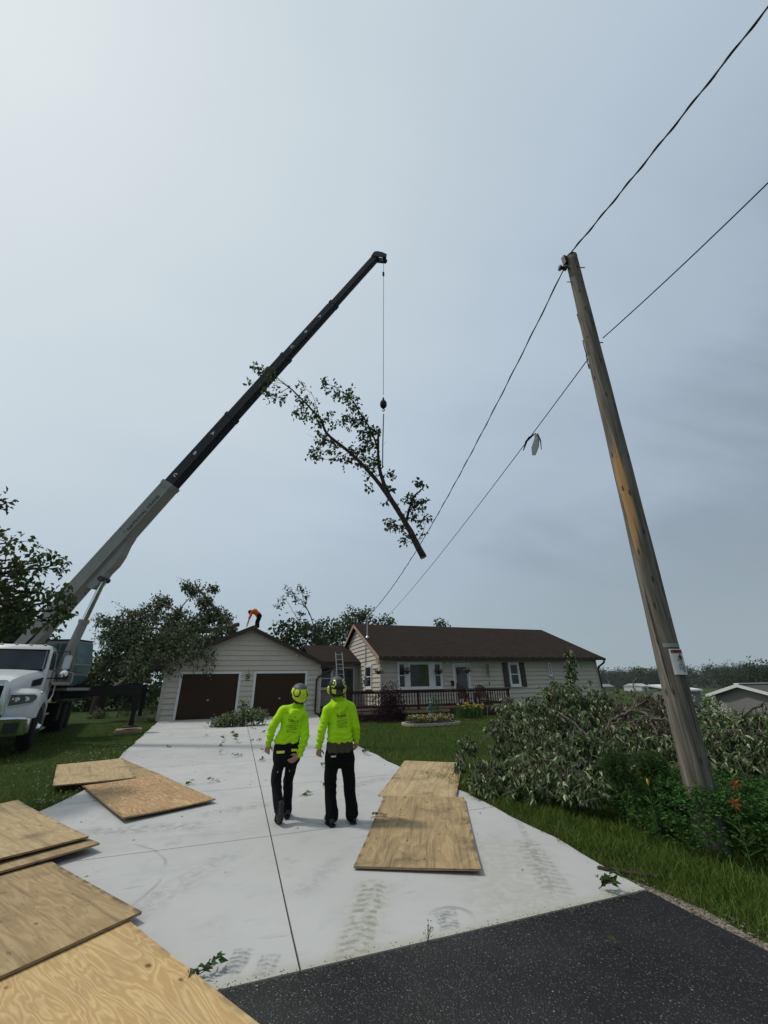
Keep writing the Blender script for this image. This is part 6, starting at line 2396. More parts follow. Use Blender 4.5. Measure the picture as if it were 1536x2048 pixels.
def roof_worker():
    """bent double on the garage ridge, reaching down to his left"""
    b = V3((.62, 22.35, 4.56))
    t = thing('person', 'person in orange shirt bending down on the garage ridge', 'person', b)
    hip = b + V3((.12, .05, .62)); chest = b + V3((-.16, .0, .84)); head = b + V3((-.36, -.02, .76))
    sl = chest + V3((-.12, -.16, -.04)); sr = chest + V3((-.12, .16, -.04))
    S = head_segs(head, (-.7, 0, -.6), (-.6, 0, .7))
    S += [[(chest, .12), (hip, .115)], [(chest, .09), (head, .06)]]
    la, ra = b + V3((-.42, -.18, .16)), b + V3((-.46, .16, .14))
    for s, a in ((sl, la), (sr, ra)):
        S += [[(s, .05), (s.lerp(a, .5) + V3((-.02, 0, 0)), .038)], [(s.lerp(a, .5) + V3((-.02, 0, 0)), .038), (a, .026)]]
        S += hand(a, a + V3((-.3, 0, -.9)), (1, 0, -.3), 1.0, .5, 1)
    feet = (b + V3((.0, -.14, .03)), b + V3((.10, .16, .02)))
    for s, fpos in ((-.11, feet[0]), (.11, feet[1])):
        h = hip + V3((0, s, -.03)); k = h.lerp(fpos, .5) + V3((-.04, 0, 0))
        S += [[(h, .085), (k, .06)], [(k, .06), (fpos + V3((0, 0, .06)), .045)], [(fpos + V3((0, 0, .02)), .045), (fpos + V3((-.14, 0, -.0)), .035)]]
    body = fuse('body', S, .012, M_SKIN, t, 2)
    or_ = fabric('orange_shirt', (.62, .12, .015), 9)
    C = [[(chest, .145), (hip + V3((-.06, 0, .05)), .135)], [(sl, .08), (sr, .08), (chest, .13)]]
    for s, a in ((sl, la), (sr, ra)): C += [[(s, .075), (s.lerp(a, .48) + V3((-.02, 0, 0)), .058)]]
    fuse('orange_shirt', C, .012, or_, t, 4, lambda co: .007 * np.sin(co[:, 0] * 60 + co[:, 2] * 40))
    D = [[(hip + V3((-.03, -.06, 0)), .135), (hip + V3((-.03, .06, 0)), .135)]]
    for s, fpos in ((-.11, feet[0]), (.11, feet[1])):
        h = hip + V3((0, s, -.03)); k = h.lerp(fpos, .5) + V3((-.04, 0, 0))
        D += [[(h, .12), (k, .088)], [(k, .088), (fpos + V3((0, 0, .09)), .075)]]
    fuse('trousers', D, .012, M_TROUSER, t, 4)
    for i, fpos in enumerate(feet):
        fuse('boot', [[(fpos + V3((.03, 0, .05)), .055), (fpos + V3((-.15, 0, .02)), .04)]], .012, M_BOOT, t, 2)
    W = [[(hip + V3((-.13, -.08, -.03)), .05), (hip + V3((-.13, .08, -.03)), .05)], [(hip + V3((.10, -.1, .0)), .03), (hip + V3((.10, .1, .0)), .03)]]
    fuse('harness_belt', W, .012, plain('belt_orange', (.55, .22, .08), .7), t, 2)
    hh = fuse('helmet', [[(head + V3((-.03, 0, .04)), .105), (head + V3((.02, 0, .05)), .10)]], .012, M_BLACK, t, 3)


roof_worker()


# ------------------------------------------------------------------ the limb on the crane hook
def hoisted():
    t = thing('hoisted_branch', 'leafy cut tree limb hanging in the air from the crane hook', 'tree limb', (5.26, 11.23, 5.51))
    wd, fo = MB(), Fol()
    A = [(5.29, 11.22, 5.46), (4.92, 11.38, 6.41), (4.56, 11.55, 7.21), (4.1, 11.7, 8.03), (3.56, 11.82, 8.78), (2.93, 11.95, 9.47), (2.1, 12.07, 10.18), (1.79, 12.07, 10.79), (1.15, 12.05, 11.42), (0.56, 11.99, 11.88), (0.13, 11.95, 12.16), (-0.23, 11.9, 12.46)]
    qa = path(A, 5, .006)
    wd.tube(qa, [.115 + (.085 - .115) * min(i / 10, 1) if i < 10 else max(.085 - .078 * (i - 10) / (len(qa) - 11), .008) for i in range(len(qa))], 9)
    Bm = [(4.59, 11.52, 7.16), (4.3, 11.79, 7.96), (4.11, 11.91, 8.71), (4.03, 11.96, 9.36), (4.02, 11.96, 10.02), (4.06, 11.95, 10.75)]
    qb = path(Bm, 5, .006); wd.tube(qb, taper(len(qb), .085, .04), 8)
    wood_only = [
        ([(4.03, 11.96, 9.69), (3.84, 11.9, 10.28), (3.54, 11.88, 10.9), (3.21, 11.93, 11.44), (2.93, 11.95, 11.94), (2.39, 12.01, 12.33), (1.86, 12.06, 12.57)], .04, .007),
        ([(4.81, 11.43, 6.67), (4.88, 11.29, 7.14), (5.06, 11.16, 7.63), (5.25, 11.01, 7.82), (5.37, 10.96, 8.01)], .05, .022),
        ([(5.06, 11.16, 7.63), (4.91, 11.28, 7.71)], .03, .012),
        ([(1.79, 12.07, 10.79), (1.62, 12.19, 11.49), (1.45, 12.26, 11.99), (0.97, 12.36, 12.56)], .014, .004),
        ([(1, 12.06, 11.54), (1.35, 11.92, 11.45), (1.49, 11.91, 11.05)], .012, .004),
        ([(2.42, 12.06, 9.94), (2.09, 11.92, 9.71), (1.69, 11.88, 9.19), (1.46, 11.86, 8.93)], .018, .004),
        ([(2.93, 11.95, 9.47), (2.46, 12.15, 9.29), (1.9, 12.25, 9.14)], .014, .004),
        ([(0.13, 11.95, 12.16), (-0.25, 11.8, 12.13), (-0.62, 11.78, 12.31), (-0.79, 11.77, 12.25)], .012, .003),
        ([(0.56, 11.99, 11.88), (0.1, 12.1, 11.5), (-0.14, 12.1, 11.21)], .014, .003),
        ([(0.5, 11.99, 11.94), (0.19, 12.2, 12.2), (-0.13, 12.3, 12.12), (-0.92, 12.27, 12.02)], .012, .003),
        ([(3.54, 11.88, 10.9), (3.11, 12, 11.05), (2.75, 12.09, 10.93), (2.38, 12.17, 10.72)], .018, .005),
        ([(3.79, 11.91, 10.17), (3.43, 12.02, 10.05), (3.1, 12.01, 9.54)], .02, .004),
        ([(4.02, 11.94, 9.24), (3.64, 12.06, 9.46), (3.28, 12.17, 9.13)], .02, .004),
        ([(4.92, 11.38, 6.41), (4.66, 11.6, 6.64), (4.42, 11.69, 6.76), (4.23, 11.76, 6.84)], .02, .004),
        ([(5.1, 11.3, 5.99), (5.31, 11.1, 6.38), (5.39, 11.06, 6.81)], .014, .003),
        ([(5.06, 11.32, 6.08), (4.79, 11.33, 5.97), (4.7, 11.26, 5.81)], .012, .003)]
    limbs = []
    for p, r0, r1 in wood_only:
        q = path(p, 5, .006); wd.tube(q, taper(len(q), r0, r1), 6); limbs.append(q)
    # leaf clumps: pixel-derived world points with how many tufts and how wide
    clumps = [((-0.26, 11.9, 12.29), 20, .24), ((-0.08, 12.1, 11.45), 22, .26), ((0.32, 12.1, 11.37), 12, .2), ((-0.67, 11.78, 12.25), 8, .2), ((-0.87, 12.27, 12.03), 3, .08),
              ((1.08, 12.25, 12.37), 6, .12), ((1.12, 12.05, 11.35), 22, .20), ((1.3, 11.98, 10.88), 20, .22), ((1.79, 12.07, 10.7), 22, .20), ((0.83, 12.07, 10.86), 9, .12),
              ((1.92, 12.05, 9.87), 24, .24), ((1.62, 11.89, 9.18), 24, .2), ((2.28, 12.19, 9.49), 20, .24), ((2.7, 12.1, 9.09), 8, .14), ((2.5, 12.04, 9.81), 10, .12),
              ((1.86, 12.06, 12.57), 10, .14), ((2.33, 11.98, 12.15), 16, .2), ((2.83, 11.97, 11.98), 30, .26), ((3.06, 11.97, 11.55), 12, .18), ((3.21, 11.98, 10.96), 40, .32), ((2.75, 12.09, 10.93), 26, .22), ((2.25, 12.19, 10.75), 10, .14), ((2.12, 12.12, 11.13), 4, .1),
              ((3.61, 11.97, 10.51), 34, .28), ((3.84, 11.89, 10.58), 14, .15), ((3.64, 11.96, 9.83), 34, .28), ((3.2, 12.08, 9.6), 26, .24), ((3.43, 12.02, 9.24), 20, .24), ((3.9, 11.98, 9.35), 18, .18), ((3.78, 11.91, 8.76), 14, .18), ((4.35, 11.83, 8.74), 14, .16), ((4.37, 11.71, 8.19), 7, .12), ((3.7, 11.84, 8.15), 7, .12), ((4.19, 11.67, 7.5), 3, .08), ((2.8, 11.98, 9.25), 8, .12),
              ((5.26, 11.01, 8.1), 12, .14), ((4.8, 11.32, 7.56), 10, .14), ((5.05, 11.21, 7.41), 16, .18), ((5.2, 11.15, 7.27), 14, .18), ((4.94, 11.27, 6.95), 12, .16), ((4.39, 11.7, 6.76), 10, .14), ((4.65, 11.6, 6.57), 9, .13), ((4.81, 11.43, 6.23), 7, .12), ((4.74, 11.35, 5.88), 3, .08), ((5.39, 11.06, 6.81), 5, .10), ((5.2, 11.15, 6.6), 6, .12), ((5.27, 11.11, 6.24), 3, .08), ((4.34, 11.72, 6.84), 6, .1)]
    for c, k, sg in clumps:
        c = np.array(c)
        for _ in range(max(2, int(k * .62))):
            p = c + RNG.normal(size=3) * sg * .68
            fo.tuft(p, int(RNG.integers(4, 8)), .06, .13, .095, (0, 0, -.5))
            if RNG.uniform() < .30:
                wd.tube([Vector(c + RNG.normal(size=3) * .03), Vector((c + p) / 2 + np.array([0, 0, .03])), Vector(p)], [.006, .004, .003], 4, False)
    for q in limbs + [qa, qb]:
        for p in q[3::2]:
            if RNG.uniform() < .35: fo.tuft(np.array(p), 3, .08, .11, .09, (0, 0, -.4))
    # bare whips
    for p in ([(0.79, 11.97, 11.7), (0.5, 11.99, 11.98), (0.19, 12, 12.34)], [(0.97, 12.36, 12.56), (0.84, 12.37, 12.78)], [(1.83, 12.06, 9.86), (1.51, 12.11, 10), (1.38, 12.12, 10.07)], [(4.18, 11.89, 10), (4.36, 11.82, 10.18)], [(5.28, 11.11, 6.74), (5.43, 11.04, 7.19)]):
        wd.tube([Vector(q) for q in p], taper(len(p), .006, .002), 4, False)
    wd.build('branch', M_BARK, t, smooth=True)
    fo.build('foliage', L_HANG, t)
    e = MB(); a, b = Vector(A[0]), Vector(A[1]); ax = (a - b).normalized()
    e.lathe(a, [(.113, 0), (.110, .004)], ax, 14); e.build('cut_end', M_RAWWOOD, t)
    # strap from the ball to the limb
    s = thing('lifting_sling', 'blue grey lifting sling between crane hook and hanging limb', 'sling', (4.17, 11.68, 11.29))
    m = MB(); p = [Vector((4.17, 11.68, 11.29)), Vector((4.16, 11.79, 10.16)), Vector((4.16, 11.89, 9.02))]
    m.tube(p, .022, 6); m.tube([p[-1], p[-1] + Vector((-.05, .05, -.06)), Vector((4.04, 11.95, 8.93)), p[-1]], .02, 6)
    m.build('strap', plain('sling_blue', (.10, .16, .22), .7), s)


hoisted()


# ------------------------------------------------------------------ the fallen tree on the garage
def fallen_tree():
    t = thing('fallen_tree', 'big fallen tree with crown spread over the garage roof', 'tree', (-4.2, 26.2, .4))
    wd, fo = MB(), Fol()
    trunk = [(-6.75, 27.25, 1.5), (-5.6, 26.7, 2.3), (-4.02, 25.2, 4.36), (-1.72, 24.4, 4.59), (-0.25, 23.6, 4.87)]
    q = path(trunk, 6, .03); wd.tube(q, taper(len(q), .20, .11), 10)
    ends = [((-6.16, 25, 4.47), .1), ((-5.3, 26, 6.43), .09), ((-2.95, 25.4, 6.95), .09), ((-2.65, 23, 3.47), .06), ((-5.08, 23.5, 3.02), .06), ((-1.62, 22.2, 3.18), .04), ((-6.73, 25.5, 5.71), .05)]
    for e, r in ends:
        s = q[int(RNG.integers(6, 18))]; e = Vector(e)
        b = path([s, s.lerp(e, .5) + Vector((RNG.normal() * .2, RNG.normal() * .2, .25)), e], 5, .03); wd.tube(b, taper(len(b), r, .015), 6)
    # a leaning leafy spar that stands up above the roof
    sp = path([(-0.58, 24, 4.83), (-1.35, 24.6, 5.55), (-2.16, 25, 6.38), (-2.76, 25.2, 7.04), (-3.03, 25.3, 7.49)], 6, .02); wd.tube(sp, taper(len(sp), .13, .03), 8)
    blobs = [((-6.5, 25, 4.47), .75, 1), ((-5.92, 25.5, 5.07), .8, 1), ((-5.14, 26, 5.64), .7, 1), ((-4.68, 26.3, 6.37), .55, 1), ((-3.83, 25.5, 5.13), .8, 1), ((-5.17, 25, 4.24), 1.0, 1.1), ((-5.84, 24.5, 3.56), .8, 1.1), ((-4.16, 24, 3.54), 1.0, 1.2),
             ((-3.25, 23.6, 3.88), .9, 1.2), ((-2.73, 24.5, 4.49), .8, 1.1), ((-1.99, 23, 3.72), .6, 1.2), ((-1.38, 23.6, 4.24), .55, 1.1), ((-2.6, 22.9, 3.23), .7, 1.2), ((-4.54, 23.2, 2.78), .75, 1.1), ((-3.39, 22.7, 2.87), .6, 1.2), ((-6.23, 24.5, 2.84), .6, .9),
             ((-2.95, 25.3, 6.99), .42, .8), ((-3.47, 25.3, 7.2), .25, .6), ((-2, 25.2, 7.08), .30, .8), ((-2.22, 25, 6.24), .42, 1.1), ((-1.75, 24.7, 5.55), .5, 1.2), ((-1.08, 24.3, 5.18), .5, 1.1), ((-2.36, 24.8, 5.22), .6, 1), ((-0.54, 23.8, 4.54), .35, .8), ((-7.1, 25, 5.09), .3, .5), ((-3.53, 25.4, 5.68), .4, .7)]
    for c, r, dn in blobs:
        c = np.array(c)
        k = int(165 * dn * r * r + 16)
        for _ in range(k):
            u = unit(RNG.normal(size=3)); p = c + u * r * RNG.uniform(.45, 1.08) * np.array([1, 1, .85])
            if p[1] > 22.0 and -3.92 < p[0] < 4.7: p[2] = max(p[2], float(g_roof_z(p[0])) + .05)
            fo.tuft(p, int(RNG.integers(6, 12)), .12, .14, .085, (0, 0, -.9))
    # foliage hanging over the eaves and the rake
    for c, k in (((-1.55, 21.85, 3.12), 16), ((-1.43, 21.85, 2.75), 6), ((-1.83, 21.8, 3.27), 14), ((-2.91, 21.7, 2.7), 18), ((-3.83, 22, 2.4), 16), ((-2.34, 21.7, 3.1), 20), ((-4.61, 22.5, 2.27), 16)):
        for _ in range(k): fo.tuft(np.array(c) + RNG.normal(size=3) * (.22, .12, .25), 8, .09, .13, .07, (0, 0, -1.1))
    # whips against the sky
    for p in ([(-5.01, 25.5, 5.37), (-5.99, 25.5, 5.61), (-6.82, 25.5, 6.12), (-7.12, 25.5, 6.24)], [(-6.16, 25, 4.47), (-7.05, 25, 4.89), (-7.44, 25, 5.08)], [(-4.4, 26, 5.75), (-5.23, 26, 6.08), (-5.98, 26, 6.05)], [(-3, 25.3, 7.28), (-3.58, 25.3, 7.54), (-4.09, 25.3, 7.72)], [(-2.78, 25.3, 7.6), (-3.03, 25.3, 7.64)]):
        b = path(p, 4, .02); wd.tube(b, taper(len(b), .02, .004), 4)
        for z in b[2:-3:2]: fo.tuft(np.array(z), 4, .08, .12, .08)
    wd.build('trunk', M_BARKG, t, smooth=True)
    fo.build('crown', L_ROOF, t, flip=.18)


fallen_tree()


# ------------------------------------------------------------------ standing trees
def blob(*a): return a


crown_tree('oak_tree', 'near dark tree at left edge with branches crossing the boom', 'tree', (-8.2, 9.3, gzf(-8, 9) - .05), 7.5,
           [((-4.54, 9.47, 3.74), .75), ((-4.35, 9.55, 3.38), .45), ((-4.23, 9.72, 3.83), .5), ((-3.89, 9.64, 3.48), .45), ((-4.15, 9.65, 3.36), .5), ((-4.53, 9.58, 4.08), .42), ((-4.14, 9.65, 4.08), .32), ((-3.74, 9.71, 3.3), .38), ((-3.58, 9.66, 3.13), .22), ((-3.57, 9.66, 2.88), .26), ((-3.92, 9.63, 3.18), .4), ((-4.65, 9.53, 4.42), .3), ((-5.33, 9.05, 3.31), 1.2), ((-5.13, 9.5, 5.35), .18), ((-4.32, 9.46, 2.76), .3), ((-4.3, 9.47, 3.71), .4), ((-3.81, 9.78, 4.11), .12)],
           L_OAK, .22, .13, .075, 33, 7, .09, fork=.5, fill=.35)
for (px_blobs, base, h, lab, mat) in (
        ([((-15.95, 34.49, 5.05), 2.4), ((-15.27, 34.8, 5.53), 1.6), ((-14.49, 35.13, 5.32), 1.5), ((-14, 35.33, 4.85), 1.2), ((-14.45, 34.06, 4.24), 2.2), ((-17, 33.98, 5.77), 3)], (-23.5, 30.5, .35), 6, 'dark rounded tree behind the truck cab at the left edge', L_TREE),
        ([((-10.64, 38, 2.09), 1.8), ((-9.87, 38, 2.96), 1.7), ((-8.66, 38, 2.77), 1.8), ((-7.34, 38, 2.22), 1.8), ((-10.47, 37, 1.25), 1.5), ((-9.01, 37, 1.72), 1.8), ((-7.45, 37, 1.28), 1.6), ((-6.19, 37, 1.67), 1.7), ((-5.56, 36, 0.98), 1.2)], (-12, 38, .35), 4, 'dark leafy tree low behind the outrigger beam', L_TREE),
        ([((3.03, 36, 5.87), 1.0), ((4.06, 36, 6.14), 1.0), ((5.05, 35, 5.11), 1.2), ((3.63, 35, 4.89), 1.0), ((4.77, 36.5, 6.22), .8), ((5.79, 36, 6.18), .8), ((6.33, 35, 4.93), 1.0)], (5.0, 36, .35), 4, 'leafy tree directly behind the right slope of the garage roof', L_TREE),
        ([((7.66, 40, 6.91), 1.0), ((8.29, 40, 6.11), 1.1), ((7.62, 40, 5.63), 1.0), ((8.57, 40, 6.74), .7)], (8, 40, .35), 5, 'dark pointed tree between garage roof and house gable', L_TREE),
        ([((11.22, 44, 8.21), 1.5), ((11.91, 44, 8.73), 1.0), ((10.55, 44, 7.28), 1.3), ((12.85, 44, 8.65), .8), ((13.26, 44, 9.22), .5), ((14.76, 44, 8.26), .8), ((15.68, 44, 8.63), .6), ((13.86, 44, 8.01), .9), ((15.98, 44, 8.19), .4), ((10.45, 43, 6.22), 1.5)], (11.5, 44, .35), 6, 'rounded tree rising behind the left end of the house ridge', L_TREE2),
        ([((23.43, 46, 8.75), .5), ((23.75, 46, 8.39), .6), ((23.31, 46, 9.05), .2)], (20, 46, .35), 6, 'small treetop peeping over the middle of the house ridge', L_TREE2)):
    crown_tree('tree', lab, 'tree', base, h, px_blobs, mat, .22, .30, .21, 26, 8, .24, 'trees behind the buildings', fork=.3, fill=.35)


def snag():
    t = thing('storm_torn_tree', 'sparse storm torn sapling with bare stems behind the garage roof', 'tree', (5.4, 33, .35))
    wd, fo = MB(), Fol()
    P = [([(5.4, 33, .35), (5.65, 33, 4.73), (5.42, 33, 6.08), (5.13, 33, 6.87), (4.67, 33, 7.65), (4.07, 33, 8.03), (3.51, 33, 8.54)], .07), ([(5.43, 33, 5.81), (4.68, 33, 6.26), (4.05, 33, 6.71), (3.37, 33, 7.72), (3.02, 33, 8.19)], .04), ([(5.13, 33, 6.87), (4.66, 33, 7.78), (4.32, 33, 8.66), (3.93, 33, 9.48)], .03)]
    for p, r in P:
        q = path(p, 5, .02); wd.tube(q, taper(len(q), r, .008), 6)
    for c, k, s in (((3.06, 33, 9.09), 12, .22), ((3.5, 33, 8.62), 18, .24), ((3.74, 33, 8.22), 10, .2), ((4.25, 33, 8.99), 12, .2), ((4.54, 33, 8.47), 12, .2), ((2.74, 33, 8.17), 12, .22), ((2.66, 33, 7.69), 6, .16), ((2.27, 33, 7.67), 3, .08), ((4.49, 33, 7.93), 8, .16), ((4.13, 33, 7.23), 9, .16), ((4.47, 33, 7.04), 6, .14), ((3.94, 33, 9.39), 5, .1), ((2.78, 33, 6.4), 6, .16), ((4.76, 33, 6.26), 12, .25), ((5.9, 33, 6.1), 10, .2)):
        for _ in range(k): fo.tuft(np.array(c) + RNG.normal(size=3) * s * .7, 4, .07, .15, .12)
    wd.build('trunk', M_BARK, t); fo.build('crown', L_TREE, t)


snag()


def woods(name, n, azr, rr, hr, label, base_z):
    """far-off wood that reads as one mass"""
    fo, wd = Fol(), MB()
    for i in range(n):
        az = R(RNG.uniform(*azr)); r = RNG.uniform(*rr); h = RNG.uniform(*hr)
        c = np.array([math.sin(az) * r, math.cos(az) * r, 0]); c[2] = gzf(c[0], c[1])
        wd.tube([Vector(c), Vector(c + np.array([0, 0, h * .5]))], [.25, .15], 5, False)
        for k in range(7):
            u = unit(RNG.normal(size=3)); b = c + np.array([0, 0, h * .44]) + u * np.array([h * .30, h * .30, h * .34])
            for _ in range(22):
                fo.tuft(b + RNG.normal(size=3) * h * .10, 3, h * .03, h * .055, h * .042, (u[0], u[1], .2))
    o = fo.build(name, L_FAR); tag(o, kind='stuff')
    w = wd.build('woodland_trunk', M_BARK); tag(w, kind='stuff')


woods('distant_woodland', 270, (42, 78), (300, 380), (11.5, 15), '', -3)
woods('woodland_edge', 120, (58, 80), (150, 200), (7.5, 10), '', -3)
woods('hedgerow', 40, (-60, -28), (70, 100), (5, 9), '', 0)


# ------------------------------------------------------------------ the heap of cut limbs by the pole
def cut_limb(label, base, wood_paths, blobs, leaf=None, l=.108, w=.035, den=1.0, cut=None):
    t = thing('cut_limb', label, 'tree limb', base, 'cut limbs heaped by the pole')
    wd, fo = MB(), Fol()
    for p, r0, r1 in wood_paths:
        q = path(p, 6, .018); wd.tube(q, [r * RNG.uniform(.85, 1.15) for r in taper(len(q), r0, r1)], 8)
        for z in q[2::4]:
            e = Vector(z) + Vector(RNG.normal(size=3) * (.14, .14, .08)); wd.tube([Vector(z), Vector(z).lerp(e, .6) + Vector((0, 0, .02)), e], [r1 * .7, r1 * .5, .002], 4, False)
    for c, r in blobs:
        c = np.array(c)
        k = int((320 * r * r + 14) * den)
        core = Vector(c)
        for _ in range(k):
            u = unit(RNG.normal(size=3)) * np.array([1, 1, .8])
            p = c + u * r * RNG.uniform(.3, 1.1)
            p[2] = max(p[2], gzf(p[0], p[1]) + .05)
            # a drooping spray: leaves fan out and hang from the twig end
            a = RNG.uniform(0, 6.283); out = np.array([math.cos(a), math.sin(a), 0])
            n = int(RNG.integers(8, 14)); ks = RNG.uniform(.55, 1.25)
            an = RNG.uniform(0, 6.283, n)
            D = np.stack([np.cos(an), np.sin(an), np.zeros(n)], 1) * RNG.uniform(.25, 1.0, (n, 1)) + out * .35 + np.array([0, 0, -1]) * RNG.uniform(.25, 1.1, (n, 1))
            fo.add(p + RNG.normal(size=(n, 3)) * .014, unit(D), l * RNG.uniform(.6, 1.2, n) * ks, w * RNG.uniform(.7, 1.3, n) * ks)
            if RNG.uniform() < .45:
                b = c + u * r * .2 + RNG.normal(size=3) * .05
                wd.tube([Vector(b), Vector((b + p) / 2 + RNG.normal(size=3) * .04 + np.array([0, 0, .05])), Vector(p)], [.008, .006, .003], 4, False)
    wd.build('branch', M_BARKG, t, smooth=True)
    fo.build('foliage', leaf or L_PILE, t, up_bias=.3, flip=.32)
    if cut:
        m = MB(); c, d_, r = cut; m.lathe(c, [(r, 0), (r * .96, .006)], d_, 12); m.build('cut_end', M_RAWWOOD, t)
    return t


cut_limb('low cut limb with drooping silver green leaves nearest the driveway plywood', (4.48, 6.14, 0.28),
         [([(5.9, 5.84, 0.36), (5.15, 5.86, 0.47), (4.64, 6.02, 0.55), (4.19, 6.34, 0.4), (3.88, 6.53, 0.29)], .03, .008), ([(4.92, 5.92, 0.51), (4.39, 5.83, 0.34), (3.94, 6.03, 0.18)], .018, .006), ([(5.38, 5.79, 0.47), (4.73, 5.43, 0.38), (4.48, 5.38, 0.29)], .016, .005), ([(4.19, 6.34, 0.4), (4.02, 6.57, 0.41), (3.83, 6.68, 0.3)], .012, .004)],
         [((4.12, 6.39, 0.36), .32), ((3.92, 6.63, 0.37), .22), ((3.73, 6.51, 0.24), .16), ((4.35, 6.11, 0.39), .34), ((4.49, 5.76, 0.43), .34), ((4.32, 5.76, 0.29), .24), ((4.57, 5.44, 0.42), .32), ((4.66, 5.22, 0.39), .28), ((4.05, 6.07, 0.18), .12), ((4.43, 5.29, 0.25), .14), ((4.62, 4.99, 0.32), .14), ((3.95, 6.37, 0.21), .22)], den=1.15)
cut_limb('long thin cut limb poking left from the heap over the lawn', (4.51, 7.09, 0.8),
         [([(5.15, 6.89, 0.71), (4.69, 7.09, 0.91), (4.26, 7.13, 0.69), (4.08, 7.11, 0.6)], .014, .004), ([(5.01, 6.74, 0.58), (4.61, 7.02, 0.72), (4.32, 7.21, 0.8)], .010, .004), ([(4.09, 7.11, 0.67), (3.86, 7.01, 0.47)], .006, .003)],
         [((4.6, 7.15, 0.97), .17), ((4.02, 7.15, 0.7), .14), ((3.85, 7.13, 0.53), .10), ((4.67, 7.1, 0.79), .15), ((3.71, 6.97, 0.39), .06), ((4.08, 7.11, 0.6), .10), ((4.5, 6.97, 0.58), .14)])
cut_limb('tall cut limb heaped highest in front of the house end', (5.83, 7.12, 0.9),
         [([(6.41, 6.03, 0.58), (6.37, 6.64, 1), (6.12, 7.13, 1.07), (5.69, 7.61, 1.24)], .04, .01), ([(6.64, 7.21, 1.32), (6.72, 7.27, 1.7), (6.76, 7.23, 2.2), (6.76, 7.23, 2.32)], .012, .003), ([(5.86, 6.83, 1.09), (5.88, 6.55, 0.98), (5.84, 6.18, 0.74), (5.72, 5.87, 0.5)], .022, .014)],
         [((5.63, 7.4, 1.11), .42), ((5.18, 7.61, 1.08), .28), ((6.15, 7.24, 1.28), .48), ((6.64, 7.07, 1.32), .48), ((6.93, 6.93, 1.27), .28), ((5.7, 6.96, 0.92), .45), ((6.03, 6.68, 0.93), .45), ((5.29, 7.03, 0.85), .42), ((5.06, 7.32, 0.84), .32), ((6.74, 7.25, 2.04), .12), ((6.73, 7.26, 1.85), .14), ((6.75, 7.24, 2.25), .06), ((6.41, 7.41, 1.51), .22), ((6.53, 6.62, 0.99), .40), ((7.14, 6.86, 1.31), .16), ((5.51, 7.86, 1.24), .2)], den=1.1)
cut_limb('middle cut limb thick with dull leaves between lawn and pole', (5.5, 6.22, 0.54),
         [([(6.38, 5.31, 0.47), (6.05, 5.69, 0.64), (5.56, 6.03, 0.63), (5.02, 6.35, 0.62), (4.63, 6.52, 0.55)], .04, .01), ([(4.58, 6.06, 0.58), (4.75, 5.8, 0.62), (4.89, 5.55, 0.56)], .01, .006)],
         [((4.82, 6.76, 0.63), .34), ((5.03, 6.35, 0.66), .42), ((5.26, 6.03, 0.65), .42), ((5.6, 5.85, 0.65), .42), ((5.3, 5.72, 0.45), .36), ((5.7, 5.61, 0.47), .40), ((6.04, 5.84, 0.77), .40), ((4.99, 6, 0.5), .30), ((4.69, 6.35, 0.5), .26)])
cut_limb('brown withering cut limb with bare forked wood left of the pole', (6.45, 5.69, 0.83),
         [([(6.1, 6.21, 0.77), (6.43, 6.01, 1.1), (6.62, 5.64, 1.16), (6.53, 5.44, 0.92), (6.31, 5.23, 0.58)], .032, .020), ([(6.24, 5.92, 0.93), (6.36, 5.64, 1.06), (6.59, 5.53, 1.15)], .018, .010), ([(6.56, 5.87, 1.13), (6.79, 5.91, 1.38), (6.89, 5.94, 1.63), (6.98, 5.84, 1.8), (7.12, 5.67, 1.89)], .018, .005), ([(6.63, 6.09, 1.02), (7.1, 5.85, 1.42), (7.5, 5.66, 1.64)], .016, .006), ([(6.53, 5.6, 1.06), (6.55, 5.25, 1.08), (6.59, 5.05, 1.02)], .02, .008), ([(6.56, 5.87, 1.13), (6.65, 6.07, 1.3), (6.72, 5.99, 1.43), (6.8, 5.89, 1.46)], .014, .005), ([(6.36, 5.93, 1.08), (6.09, 5.93, 0.9), (5.8, 5.8, 0.64)], .02, .010)],
         [((6.43, 5.86, 0.86), .30), ((6.7, 5.7, 0.89), .30), ((7.07, 5.73, 1.14), .26), ((6.74, 5.34, 0.85), .30), ((7.11, 5.99, 1.33), .16), ((7.41, 5.79, 1.33), .22), ((6.75, 6.25, 1.17), .18)], L_PILEB, den=.8)
cut_limb('leafy cut limb lying low behind the foot of the pole', (6.16, 5.11, 0.57),
         [([(6.22, 4.71, 0.39), (6.1, 5.17, 0.5), (5.85, 5.45, 0.55)], .03, .01)],
         [((6.1, 5.48, 0.59), .40), ((6.24, 5.17, 0.59), .42), ((5.81, 5.2, 0.43), .34), ((6.05, 4.93, 0.42), .36), ((5.43, 5.31, 0.37), .26), ((6.57, 5.07, 0.68), .36), ((6.41, 5.43, 0.72), .32)])
cut_limb('cut limb at the right edge with one bare stick pointing up', (6.72, 4.34, 0.7),
         [([(6.93, 4.75, 0.83), (7.02, 4.43, 1.14), (7.1, 4.1, 1.35)], .022, .014), ([(6.69, 4, 0.47), (6.74, 4.31, 0.64), (6.75, 4.65, 0.78)], .03, .01), ([(6.57, 4.56, 0.93), (6.63, 4.3, 1.01), (6.67, 4.05, 0.94)], .012, .006)],
         [((6.89, 4.8, 0.82), .34), ((6.86, 4.49, 0.79), .40), ((6.92, 4.21, 0.88), .40), ((6.58, 4.55, 0.56), .40), ((6.64, 4.29, 0.54), .42), ((6.7, 4, 0.63), .45), ((7.26, 4.23, 1.11), .28), ((7.26, 4.61, 1.02), .25), ((7.23, 5.02, 1.06), .26), ((6.96, 3.94, 0.91), .45)])

